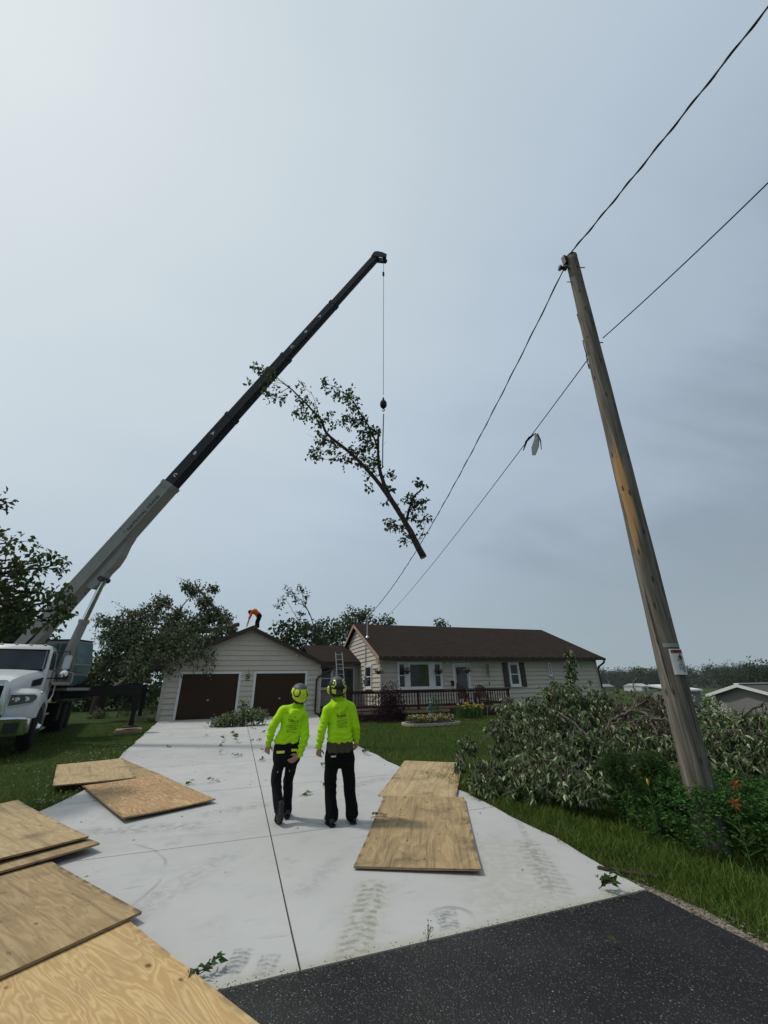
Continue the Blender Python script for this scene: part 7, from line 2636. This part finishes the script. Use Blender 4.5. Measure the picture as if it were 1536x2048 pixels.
# ------------------------------------------------------------------ plants round the pole
def cover():
    fo = Fol()
    n = 19000
    x = RNG.uniform(4.45, 9.2, n); y = RNG.uniform(2.2, 6.6, n)
    by = np.array([2.2, 2.7, 3.2, 3.45, 3.7, 4.02, 4.62, 5.22, 5.85, 6.6]); bx = np.array([7.6, 6.2, 5.2, 4.85, 4.66, 4.55, 4.75, 5.05, 5.4, 5.9])
    e = x - np.interp(y, by, bx) + .07 * np.sin(y * 9) + .05 * np.sin(y * 21 + 1)
    k = (e > 0) & (x + y < 13.2) & (RNG.uniform(0, 1, n) < np.where(x > 7, .5, 1))
    x, y, e = x[k], y[k], e[k]
    top = .18 + .34 * np.clip(e / .22, 0, 1) ** .6 + .06 * np.sin(x * 5.1 + y * 3) * np.sin(y * 6.3) + .04 * np.sin(x * 13) * np.sin(y * 15)
    for i in range(len(x)):
        m = int(RNG.integers(6, 11))
        z = gzf(x[i], y[i]) + top[i] * (RNG.uniform(.25, 1.0) if e[i] < .3 else RNG.uniform(.6, 1.0))
        P = np.array([x[i], y[i], z]) + RNG.normal(size=(m, 3)) * (.028, .028, .014)
        a = RNG.uniform(0, 6.283, m)
        D = np.stack([np.cos(a), np.sin(a), RNG.uniform(-.15, .5, m)], 1)
        fo.add(P, unit(D), .040 * RNG.uniform(.6, 1.3, m), .022 * RNG.uniform(.7, 1.2, m))
    o = fo.build('ground_cover', L_COVER); tag(o, kind='stuff')


cover()


def fern_plant(c, h, label, mat=None, n=70, name='leafy_plant', cat='plant'):
    t = thing(name, label, cat, c)
    wd, fo = MB(), Fol(); c = Vector(c)
    for i in range(n):
        a = RNG.uniform(0, 6.283); sp = RNG.uniform(.05, .6)
        d = Vector((math.cos(a) * sp, math.sin(a) * sp, 1)).normalized()
        hh = h * RNG.uniform(.55, 1.1)
        b = c + Vector((RNG.normal() * .07, RNG.normal() * .07, 0))
        q = [b, b + d * hh * .5, b + d * hh + Vector((0, 0, -.05 * hh))]
        wd.tube(q, [.004, .003, .0015], 3, False)
        for k in range(26):
            f = RNG.uniform(.15, 1); p = b.lerp(q[2], f)
            fo.tuft(np.array(p), 1, .012, .055, .012, (d.x, d.y, .3))
    wd.build('stem', plain('green_stem', (.04, .07, .015), .7), t)
    fo.build('foliage', mat or L_SHRUB, t)
    return t


fern_plant((4.72, 4.61, 0.44), .42, 'feathery bright green plant at the left end of the ground cover bed')
fern_plant((5.2, 4.53, 0.49), .34, 'low feathery green plant just left of the pole foot', n=50)


def lily(c, h, label, face):
    """strap leaves and one open six-petalled flower"""
    t = thing('lily_plant', label, 'flower', c, 'lilies by the pole')
    c = Vector(c); m = MB()
    m.tube([c, c + Vector((.02, .01, h * .6)), c + Vector((.0, -.02, h))], [.006, .005, .004], 5); m.build('stem', plain('green_stem', (.04, .07, .015), .7), t)
    fo = Fol()
    for k in range(14):
        a = RNG.uniform(0, 6.283); fo.add(np.array(c + Vector((0, 0, h * RNG.uniform(0, .8)))), np.array([[math.cos(a), math.sin(a), .6]]), .16, .018)
    fo.build('foliage', L_COVER, t)
    if face:
        fo = Fol()
        f = Vector((-.6, -.75, .25)).normalized(); e = f.cross(Vector((0, 0, 1))).normalized(); u = e.cross(f)
        for k in range(6):
            a = k * 1.047 + .3
            fo.add(np.array(c + Vector((0, -.02, h))), np.array([list(f * .35 + e * math.cos(a) + u * math.sin(a))]), face * RNG.uniform(.9, 1.1), face * .42)
        fo.build('flower', L_ORANGE, t)
    else:
        b = MB(); b.lathe(c + Vector((0, -.02, h)), [(.004, 0), (.011, .02), (.012, .045), (.003, .07)], n=8); b.build('bud', plain('bud_orange', (.5, .25, .05), .6), t)


lily((5.18, 3.57, .0), .62, 'pale orange open lily higher on the right of the pole', .066)
lily((4.85, 3.40, .0), .52, 'red orange open lily lower on the right of the pole', .072)
lily((5.57, 4.13, .0), .62, 'unopened lily bud close in front of the pole foot', 0)
lily((4.63, 4.16, .0), .55, 'unopened yellow bud standing left of the pole foot', 0)

# shrubs beyond the heap
shrub('hydrangea', 'rounded shrub covered with cream flower heads at the right edge', 'shrub', (10.9, 7.9, -.1), (.95, .9, 1.38), L_SHRUB, 150, 8, .09, .06, .08, stems=12)


def hydra_flowers():
    fo = Fol()
    c = np.array([10.9, 7.9, .0])
    par = [o for o in bpy.data.objects if o.name == 'hydrangea'][0]
    for _ in range(85):
        u = unit(RNG.normal(size=3)); u[2] = abs(u[2]) * .8 + .25; u = unit(u)
        p = c + u * np.array([.98, .93, 1.42])
        for _ in range(16): fo.add(p + RNG.normal(size=3) * .045, RNG.normal(size=(1, 3)) + u, .035, .035)
    fo.build('flower', L_WHITEF, par)


hydra_flowers()
shrub('weedy_shrub', 'brownish green shrub just right of the pole behind the heap', 'shrub', (10.0, 9.2, 0), (.75, .7, 1.35), L_ROOF, 140, 8, .08, .045, .08, stems=12)
shrub('leafy_shrub', 'broad green shrub behind the heap left of the pole', 'shrub', (9.2, 11.2, .1), (.9, .7, 1.15), L_TREE2, 150, 8, .08, .05, .08)


def strap_plant(c, h, label):
    t = thing('strap_leaf_plant', label, 'plant', c); c = Vector(c)
    m = MB()
    for k in range(46):
        a = RNG.uniform(0, 6.283); s = RNG.uniform(.2, .8); hh = h * RNG.uniform(.6, 1.1)
        d = Vector((math.cos(a), math.sin(a), 0)); sd = Vector((-d.y, d.x, 0)) * .018
        p = [c + d * .05, c + d * s * h * .45 + Vector((0, 0, hh * .65)), c + d * s * h + Vector((0, 0, hh * .8))]
        m.add([p[0] - sd * .6, p[0] + sd * .6, p[1] + sd, p[1] - sd, p[2]], [(0, 1, 2, 3), (3, 2, 4)])
    m.build('leaf', L_COVER, t)


strap_plant((8.5, 6.35, .0), 1.15, 'spiky plant of long arching leaves right of the pole')
strap_plant((9.6, 6.4, .0), 1.2, 'tall grassy plant of long leaves near the right edge')

# ------------------------------------------------------------------ front garden
shrub('barberry_shrub', 'dark purple shrub in front of the deck railing', 'shrub', (6.35, 17.75, gzf(6, 17.75)), (.80, .55, 1.45), L_PURPLE, 430, 10, .065, .045, .07, stems=16)
shrub('evergreen_shrub', 'small upright green shrub behind the hand pump', 'shrub', (8.15, 16.75, gzf(8, 16.7)), (.34, .30, .85), L_TREE2, 90, 9, .05, .02, .05)
shrub('dark_shrub', 'dark small leaved shrub at the left foot of the deck', 'shrub', (5.15, 18.0, .28), (.3, .25, .35), L_PURPLE, 40, 8, .05, .03, .05)


def daylilies():
    t = thing('yellow_flower_clump', 'clump of bright yellow flowers beside the deck front', 'flowers', (10.15, 17.6, gzf(10, 17.6)))
    m = MB(); fo = Fol()
    for k in range(230):
        c = Vector((10.15 + RNG.normal() * .32, 17.6 + RNG.normal() * .16, gzf(10, 17.6)))
        a = RNG.uniform(0, 6.283); d = Vector((math.cos(a), math.sin(a), 0)); sd = Vector((-d.y, d.x, 0)) * .012; h = RNG.uniform(.4, .68); s = RNG.uniform(.1, .35)
        p = [c, c + d * s * .4 + Vector((0, 0, h * .8)), c + d * s + Vector((0, 0, h * .75))]
        m.add([p[0] - sd, p[0] + sd, p[1] + sd, p[1] - sd, p[2]], [(0, 1, 2, 3), (3, 2, 4)])
    m.build('leaf', L_COVER, t)
    for k in range(46):
        c = np.array([10.15 + RNG.normal() * .34, 17.55 + RNG.normal() * .18, gzf(10, 17.6) + RNG.uniform(.36, .60)])
        for q in range(6):
            a = q * 1.047; fo.add(c, np.array([[math.cos(a), -.5 + math.sin(a) * .6, .5 + .3 * math.sin(a)]]), .075, .038)
    fo.build('flower', L_YELLOW, t)


daylilies()


def flower_bed():
    c = Vector((7.45, 16.0, gzf(7.4, 16)))
    e = thing('bed_edging', 'pale concrete edging round the flower bed on the lawn', 'edging', c)
    m = MB(); N = 34
    P = []
    for k in range(N):
        a = 2 * math.pi * k / N
        P.append(Vector((c.x + 1.15 * math.copysign(abs(math.cos(a)) ** .7, math.cos(a)), c.y + .68 * math.copysign(abs(math.sin(a)) ** .8, math.sin(a)), c.z)))
    for k in range(N):
        m.bar(P[k] + Vector((0, 0, .035)), P[k].lerp(P[(k + 1) % N], .96) + Vector((0, 0, .02)), .10, .09)
    m.build('kerb_block', plain('edging_stone', (.30, .265, .225), .85, var=.18, bump=.3), e)
    s = MB(); s.add([p.lerp(c, .06) + Vector((0, 0, .03)) for p in P], [tuple(range(N))]); tag(s.build('bed_soil', plain('soil', (.035, .026, .018), .95, bump=.6, bscale=30)), kind='structure')
    t = thing('bed_flowers', 'mixed yellow and white blooms filling the edged flower bed', 'flowers', c)
    fo, yl, wh, br = Fol(), Fol(), Fol(), Fol()
    for k in range(260):
        a = RNG.uniform(0, 6.283); r = RNG.uniform(0, 1) ** .5
        p = np.array([c.x + 1.0 * r * math.cos(a), c.y + .6 * r * math.sin(a), c.z + RNG.uniform(.08, .26)])
        fo.tuft(p, 8, .04, .06, .035, (0, 0, .4))
        q = RNG.uniform()
        dst = yl if q < .35 else wh if q < .55 else br if q < .75 else None
        if dst is not None: dst.tuft(p + np.array([0, 0, .07]), 6, .018, .04, .04, (0, 0, .4))
    fo.build('foliage', L_ROOF, t); yl.build('yellow_flower', L_YELLOW, t); wh.build('white_flower', L_WHITEF, t); br.build('orange_flower', leafy('dull_orange_petal', (.22, .12, .04), (.2, .12, .05)), t)


flower_bed()


def hand_pump():
    c = Vector((7.55, 16.15, gzf(7.5, 16.1)))
    t = thing('hand_pump', 'old green cast iron hand water pump in the flower bed', 'water pump', c)
    g = plain('pump_green', (.035, .115, .075), .5, var=.2)
    m = MB(); m.lathe(c, [(.10, 0), (.10, .04), (.045, .07), (.042, .48), (.075, .50), (.08, .72), (.085, .74), (.03, .80), (.02, .88)], n=14); m.build('body', g, t, smooth=40)
    m = MB(); m.tube([c + Vector((-.06, -.02, .56)), c + Vector((-.18, -.06, .56)), c + Vector((-.21, -.07, .50))], [.03, .028, .03], 10); m.build('spout', g, t)
    m = MB(); m.tube([c + Vector((-.02, 0, .86)), c + Vector((.12, .02, .98)), c + Vector((.20, .03, .90)), c + Vector((.26, .04, .55))], [.014, .018, .016, .012], 8); m.bar(c + Vector((0, 0, .78)), c + Vector((.09, .015, .97)), .03, .02); m.build('handle', g, t)


hand_pump()

# ------------------------------------------------------------------ left back garden
def stump():
    c = Vector((-6.9, 27.3, gzf(0, 27)))
    t = thing('broken_trunk', 'broad brown broken tree trunk standing behind the crane truck', 'tree trunk', c)
    m = MB(); n = 22; V = []
    for i, (z, r) in enumerate(((0, .46), (.12, .37), (.5, .32), (1.0, .31), (1.25, .30))):
        for k in range(n):
            a = 6.283 * k / n; rr = r * (1 + .06 * math.sin(5 * a + i) + .05 * math.sin(11 * a)); V.append(c + Vector((rr * math.cos(a), rr * math.sin(a), z + (RNG.uniform(-.05, .35) if i == 4 else 0))))
    F = [(i * n + k, i * n + (k + 1) % n, (i + 1) * n + (k + 1) % n, (i + 1) * n + k) for i in range(4) for k in range(n)]
    m.add(V, F); m.add([c + Vector((0, 0, 1.1))] + V[-n:], [(0, 1 + k, 1 + (k + 1) % n) for k in range(n)])
    m.build('trunk', M_BARK, t)


stump()
shrub('flowering_perennial', 'pale leaved perennial at the foot of the broken trunk', 'plant', (-6.6, 26.6, .37), (.5, .4, .38), L_PILE, 60, 8, .09, .06, .06)
shrub('orange_perennial', 'patch of orange flowered perennials left of the garage', 'plant', (-5.6, 28.2, .37), (.7, .4, .55), L_TREE2, 60, 8, .07, .03, .06)
m = MB(); m.tube([(-5.95, 27.4, .3), (-5.7, 27.4, 1.25)], .03, 8)
tag(m.build('garden_stake', M_BARKG), 'thin leaning wooden stake beside the broken trunk', 'stake')
for i, (x, y, rx, lab) in enumerate(((-9.3, 27.5, .55, 'low green plant left of the broken trunk'), (-8.3, 26.5, .4, 'small round plant between truck wheels and broken trunk'), (-4.6, 29.5, .6, 'dark bush against the left garage corner'))):
    shrub('garden_plant', lab, 'plant', (x, y, .37), (rx, rx * .8, rx * .9), (L_TREE, L_TREE2, L_ROOF)[i], 70, 8, .09, .05, .07)


# ------------------------------------------------------------------ plywood on the driveway
PLY = {
    'fresh': plywood_mat('plywood_fresh', dict(light=(.56, .41, .205), mid=(.40, .245, .105), grime=(.30, .21, .125), rings=20.0, ringamt=.7, dirt=.45)),
    'worn': plywood_mat('plywood_worn', dict(light=(.385, .285, .155), mid=(.235, .158, .08), grime=(.085, .062, .042), rings=9.0, ringamt=.5, dirt=.95)),
    'pale': plywood_mat('plywood_pale', dict(light=(.45, .345, .195), mid=(.32, .222, .118), grime=(.12, .088, .056), rings=8.0, ringamt=.5, dirt=.85)),
    'flame': plywood_mat('plywood_flame', dict(light=(.50, .365, .20), mid=(.29, .165, .08), grime=(.18, .125, .075), rings=20.0, ringamt=.85, dirt=.55)),
}


def sheet(cx, cy, az, lift, kind, label, pitch=None, roll=0.0, size=(1.22, 2.44)):
    m = MB(); w, l = size[0] / 2, size[1] / 2
    nx, ny = 8, 14
    wa, wb, wc = RNG.uniform(.0, .010), RNG.uniform(.0, .014), RNG.normal() * .006
    vs = []
    for lay in (0, .018):
        for j in range(ny + 1):
            for i in range(nx + 1):
                u, v = -1 + 2 * i / nx, -1 + 2 * j / ny
                ex = RNG.normal() * .0025 if lay and (abs(u) == 1 or abs(v) == 1) else 0
                vs.append((w * u * (1 + ex * .3), l * v * (1 + ex * .3), lay + wa * u * u + wb * v * v * v * v + wc * u * v + abs(wc)))
    k = (nx + 1) * (ny + 1); fs = []
    q = lambda i, j: j * (nx + 1) + i
    for j in range(ny):
        for i in range(nx):
            fs += [(q(i, j), q(i, j + 1), q(i + 1, j + 1), q(i + 1, j)), (k + q(i, j), k + q(i + 1, j), k + q(i + 1, j + 1), k + q(i, j + 1))]
    for i in range(nx): fs += [(q(i, 0), q(i + 1, 0), k + q(i + 1, 0), k + q(i, 0)), (q(i + 1, ny), q(i, ny), k + q(i, ny), k + q(i + 1, ny))]
    for j in range(ny): fs += [(q(0, j + 1), q(0, j), k + q(0, j), k + q(0, j + 1)), (q(nx, j), q(nx, j + 1), k + q(nx, j + 1), k + q(nx, j))]
    m.add(vs, fs)
    o = m.build('plywood_sheet', PLY[kind], local=True)
    o.data.materials.append(M_PLYEDGE)
    for p in o.data.polygons: p.material_index = 0 if abs(p.normal.z) > .5 else 1
    d = Vector((math.sin(R(az)), math.cos(R(az)), 0))
    if pitch is None:
        pitch = math.atan2(gzf(cx + d.x, cy + d.y) - gzf(cx - d.x, cy - d.y), 2)
    o.rotation_mode = 'XYZ'
    o.matrix_world = Matrix.Translation((cx, cy, gzf(cx, cy) + lift)) @ Matrix.Rotation(R(-az), 4, 'Z') @ Matrix.Rotation(pitch, 4, 'X') @ Matrix.Rotation(roll, 4, 'Y')
    tag(o, label, 'plywood sheet', 'plywood sheets laid on the driveway')
    return o


sheet(2.37, 5.57, 25.9, .006, 'worn', 'worn brown plywood sheet, front one of the pair right of the men')
sheet(3.47, 7.82, 31.7, .012, 'pale', 'knotty pale plywood sheet, rear one of the pair right of the men', pitch=.040)
sheet(-1.18, 8.46, -26.1, .028, 'flame', 'plywood sheet with bold swirling grain left of the men')
sheet(-2.26, 10.66, -26.5, .008, 'worn', 'worn plywood sheet under the pale one at the left lawn edge')
sheet(-2.49, 10.63, -16.9, .040, 'pale', 'pale spotted plywood sheet lying on top at the left lawn edge', pitch=.012, roll=.01)
sheet(-2.58, 6.93, -36.0, .088, 'pale', 'stained plywood sheet on top of the left edge stack')
sheet(-2.43, 6.76, -36.6, .058, 'worn', 'plywood sheet showing as a strip below the left edge stack')
sheet(-1.71, 5.07, -36.9, .030, 'worn', 'large dirty brown plywood sheet overlapping the bright one at bottom left')
sheet(-.47, 3.15, -32.7, .006, 'fresh', 'bright yellow plywood sheet with wavy grain at bottom left')


# ------------------------------------------------------------------ leaf litter, sticks
def sprig(c, n, l, label, group=None, mat=None, spread=.2, stem=True, rise=.02, aim=None, name='fallen_sprig'):
    c = Vector((c[0], c[1], gzf(c[0], c[1])))
    t = thing(name, label, 'leaf sprig', c, group)
    wd, fo = MB(), Fol()
    a = RNG.uniform(0, 6.283) if aim is None else aim
    d = Vector((math.cos(a), math.sin(a), 0))
    q = [c + Vector((0, 0, .008)) - d * spread * .6, c + Vector((0, 0, .015 + rise * .5)), c + d * spread + Vector((0, 0, .012 + rise))]
    wd.tube(q, [.004, .003, .002], 4)
    for k in range(n):
        f = RNG.uniform(.05, 1); p = q[0].lerp(q[2], f) + Vector((RNG.normal() * .01, RNG.normal() * .01, .012 + rise * RNG.uniform(0, 1)))
        b = a + (1 if k % 2 else -1) * RNG.uniform(.4, 1.3)
        fo.add(np.array(p), np.array([[math.cos(b), math.sin(b), RNG.uniform(-.05, .35)]]), l * RNG.uniform(.7, 1.2), l * .42)
    wd.build('stem', M_BARKG, t)
    fo.build('foliage', mat or L_PILE, t)
    return t


sprig((-.02, 3.60), 16, .075, 'dark green leafy sprig on the driveway beside the bright plywood', mat=L_HANG, spread=.12, rise=.02, aim=.5)
sprig((3.22, 3.56), 26, .09, 'dark leafy sprig at the driveway corner by the gravel', mat=L_HANG, spread=.10, rise=.07, aim=-1.0)
sprig((2.62, 2.98), 2, .07, 'single pale leaf lying on the dark asphalt', mat=L_PILE, spread=.03, rise=.01)
sprig((1.96, 6.11, 0.05), 7, .09, 'grey green leaf sprig touching the front right plywood sheet', spread=.12)
sprig((3.16, 10.71, 0.14), 26, .08, 'pale heap of wilted leaves at the right driveway edge behind the men', spread=.22, rise=.05)
sprig((1.92, 9.64, 0.12), 8, .09, 'wilted leaf cluster beside the right man at knee height', spread=.1, rise=.03)
sprig((1.6, 7.95, 0.09), 3, .07, 'dark curled leaf left of the right man\'s shin', spread=.04)
sprig((0.19, 14.06, 0.21), 14, .13, 'upright pale leaf clump on the driveway by the centre joint', spread=.15, rise=.16)
small = [(-1.56, 13.75, 0.19), (-0.22, 13.42, 0.2), (0.26, 11.54, 0.17), (-0.61, 9.07, 0.1), (-0.75, 15.74, 0.23), (-0.13, 14.65, 0.22), (0.19, 15.7, 0.23), (0.63, 13.8, 0.2), (0.79, 13.85, 0.2), (-0.18, 12.1, 0.17), (0.82, 12.06, 0.18), (1.16, 18.08, 0.26), (1.03, 15.97, 0.24), (0.82, 17.1, 0.25), (1.36, 21.62, 0.3), (-0.72, 19.42, 0.26), (2.22, 11.56, 0.18), (0.71, 10.79, 0.16), (-0.14, 9.04, 0.1), (1.24, 7.57, 0.08)]
for i, c in enumerate(small):
    sprig(c, int(RNG.integers(4, 9)), RNG.uniform(.07, .12), 'small wilted leaf cluster lying on the pale driveway', 'leaf litter on the driveway', spread=RNG.uniform(.05, .16), rise=RNG.uniform(.01, .05))


def door_heap():
    c = Vector((0.23, 18.55, 0.3)); c.z = gzf(c.x, c.y)
    t = thing('leafy_branch', 'broken leafy branch lying before the garage doors', 'tree limb', c)
    wd, fo = MB(), Fol()
    for k in range(7):
        a = RNG.uniform(-.4, .4) + (math.pi if k % 2 else 0); ln = RNG.uniform(.5, .95)
        e = c + Vector((math.cos(a) * ln, math.sin(a) * ln * .5, RNG.uniform(.05, .35)))
        q = path([c + Vector((0, 0, .06)), c.lerp(e, .5) + Vector((0, 0, .2)), e], 4, .02); wd.tube(q, taper(len(q), .02, .006), 5)
        for p in q[1:]:
            for _ in range(9):
                fo.tuft(np.array(p) + RNG.normal(size=3) * (.13, .13, .07) + np.array([0, 0, .05]), 6, .06, .12, .05, (0, 0, -.4))
    e = c + Vector((.15, .1, .85)); q = path([c, c + Vector((.1, 0, .5)), e], 4, .02); wd.tube(q, taper(len(q), .018, .005), 5)
    for p in q[3:]:
        for _ in range(5): fo.tuft(np.array(p) + RNG.normal(size=3) * .07, 5, .05, .12, .05, (0, 0, -.6))
    P = np.concatenate(fo.P)
    wd.build('branch', M_BARKG, t); fo.build('foliage', L_PILE, t)


door_heap()


def weed():
    c = Vector((1.49, 3.47, -.01))
    t = thing('weed', 'tiny dry weed growing in the joint between concrete and asphalt', 'weed', c)
    m, fo = MB(), Fol()
    for k in range(9):
        e = c + Vector((RNG.normal() * .03, RNG.normal() * .015, RNG.uniform(.04, .10)))
        m.tube([c, c.lerp(e, .6) + Vector((0, 0, .01)), e], .0016, 4)
        fo.tuft(np.array(e), 4, .005, .018, .006, (0, 0, .3))
    m.build('stem', plain('dry_stem', (.16, .12, .05), .8), t); fo.build('seed_head', leafy('dry_leaf', (.16, .10, .045), (.16, .11, .05)), t)


weed()
m = MB(); p = [Vector((3.50, 3.93, .012)), Vector((3.62, 3.80, .022)), Vector((3.74, 3.66, .012)), Vector((3.85, 3.60, .01))]
m.tube(path(p, 4, .004), .014, 7)
tag(m.build('fallen_stick', M_BARK), 'short dark stick lying at the driveway corner beside the grass', 'stick')
m = MB(); p = [Vector((4.95, 2.75, .035)), Vector((5.05, 2.62, .05)), Vector((5.17, 2.55, .035)), Vector((5.22, 2.48, .0))]
m.tube(path(p, 4, .004), .011, 7)
tag(m.build('bleached_stick', plain('bleached_wood', (.5, .47, .42), .8)), 'bleached pale stick on the grass at the right edge', 'stick')


def litter():
    c = Vector((4.91, 5.4, 0.12))
    t = thing('crumpled_wrapper', 'crumpled pale blue plastic scrap under the leafy heap', 'litter', c)
    m = MB(); V = []; n = 7
    for i in range(n):
        for j in range(n):
            V.append(c + Vector(((i - 3) * .024, (j - 3) * .02, .03 + .028 * math.sin(i * 2.1 + j) + .02 * RNG.normal())))
    m.add(V, [(i * n + j, i * n + j + 1, (i + 1) * n + j + 1, (i + 1) * n + j) for i in range(n - 1) for j in range(n - 1)])
    m.build('plastic', plain('pale_blue_plastic', (.38, .46, .56), .3), t)


litter()


# ------------------------------------------------------------------ far buildings
def neighbour():
    A = Vector((46.97, 28.62, 1.19)); L_ = Vector((47.1, 31.2, 0.73)); Rr = Vector((46.8, 25.92, 0.54))
    u = (Rr - L_); u.z = 0; u.normalize()
    n = Vector((-u.y, u.x, 0))
    if n.x < 0: n = -n
    zr, ze = 1.20, .35
    gz0 = -2.9
    hw = 2.8
    A = Vector((A.x, A.y, 0))
    t = thing('neighbour_house', 'low grey house with white roof edges beyond the heap at the right', 'house', (A.x, A.y, gz0))
    m = MB(); P = lambda a, z, d: A + u * a + n * d + Vector((0, 0, z))
    m.prism([P(-hw, gz0, 0), P(hw, gz0, 0), P(hw, ze - .1, 0), P(0, zr - .15, 0), P(-hw, ze - .1, 0)], n * 14)
    for k in range(9):
        z = gz0 + .2 + k * .25
        m.prism([P(-hw, z, -.012), P(hw, z, -.012), P(hw, z + .22, -.012), P(-hw, z + .22, -.012)], n * .011)
    m.build('wall', plain('grey_siding', (.17, .165, .155), .7), t)
    m = MB()
    for s in (-1, 1): m.prism([P(0, zr, -.5), P(s * (hw + .5), ze - .1, -.5), P(s * (hw + .5), ze - .1, 14.5), P(0, zr, 14.5)], (0, 0, -.12))
    m.build('roof', plain('dark_roof', (.05, .048, .047), .9), t)
    m = MB()
    for s in (-1, 1): m.prism([P(0, zr + .04, -.56), P(s * (hw + .55), ze - .06, -.56), P(s * (hw + .55), ze - .34, -.56), P(0, zr - .24, -.56)], n * .05)
    m.prism([P(-.25, zr + .03, -.5), P(.25, zr + .03, -.5), P(.25, zr + .03, 14.5), P(-.25, zr + .03, 14.5)], (0, 0, .08))
    m.build('roof_trim', M_TRIM, t)
    c = Vector((42.34, 30.19, 0.56)); t2 = thing('shed', 'small outbuilding with white roof edge right beside the pole', 'shed', (c.x, c.y, gz0))
    m = MB(); m.box((c.x - 1.6, c.y, gz0), (c.x + 1.0, c.y + 3, .65)); m.build('wall', plain('grey_siding', (.17, .165, .155), .7), t2)
    m = MB(); m.prism([(c.x - 1.8, c.y - .2, .66), (c.x + 1.2, c.y - .2, .66), (c.x + 1.2, c.y + 3.2, 1.15), (c.x - 1.8, c.y + 3.2, 1.15)], (0, 0, .16)); m.build('roof', M_TRIM, t2)


neighbour()
for c, s, wall, roof, lab in (((182.41, 155.97, -0.2), 4, (.42, .42, .41), (.38, .38, .38), 'white farm building at the far field edge, left one of the bright pair'),
                              ((180.52, 150.45, -0.42), 4.5, (.42, .42, .41), (.34, .34, .34), 'white farm building at the far field edge, right one of the bright pair'),
                              ((172.77, 166.59, 1.16), 13, (.16, .16, .15), (.18, .18, .18), 'long grey farm building at the far field edge near the house end')):
    z = gzf(c[0], c[1])
    t = thing('farm_building', lab, 'farm building', (c[0], c[1], z), 'farm buildings across the field')
    m = MB(); m.box((c[0] - s / 2, c[1], z), (c[0] + s / 2, c[1] + 6, z + 2.1)); m.build('wall', plain('farm_wall_%d' % s, wall, .7), t)
    m = MB(); m.prism([(c[0] - s / 2 - .3, c[1] - .3, z + 2.1), (c[0] - s / 2 - .3, c[1] + 6.3, z + 2.1), (c[0] - s / 2 - .3, c[1] + 3, z + 3.3)], (s + .6, 0, 0)); m.build('roof', plain('farm_roof_%d' % s, roof, .6), t)
    m = MB(); m.box((c[0] - .6, c[1] - .03, z), (c[0] + .9, c[1] - .005, z + 1.6)); m.build('door', plain('farm_door', (.08, .08, .08), .7), t)


# ------------------------------------------------------------------ the damp air over the fields
def build_haze():
    m = MB(); m.box((-720, -320, -5), (920, 1220, 26))
    mat = bpy.data.materials.new('haze_air'); mat.use_nodes = True
    n = mat.node_tree; n.nodes.clear()
    v = n.nodes.new('ShaderNodeVolumePrincipled'); v.inputs['Density'].default_value = 0.0002; v.inputs['Color'].default_value = (.86, .90, .95, 1); v.inputs['Anisotropy'].default_value = .2
    o = n.nodes.new('ShaderNodeOutputMaterial'); n.links.new(v.outputs[0], o.inputs['Volume'])
    tag(m.build('haze', mat), kind='stuff')


build_haze()
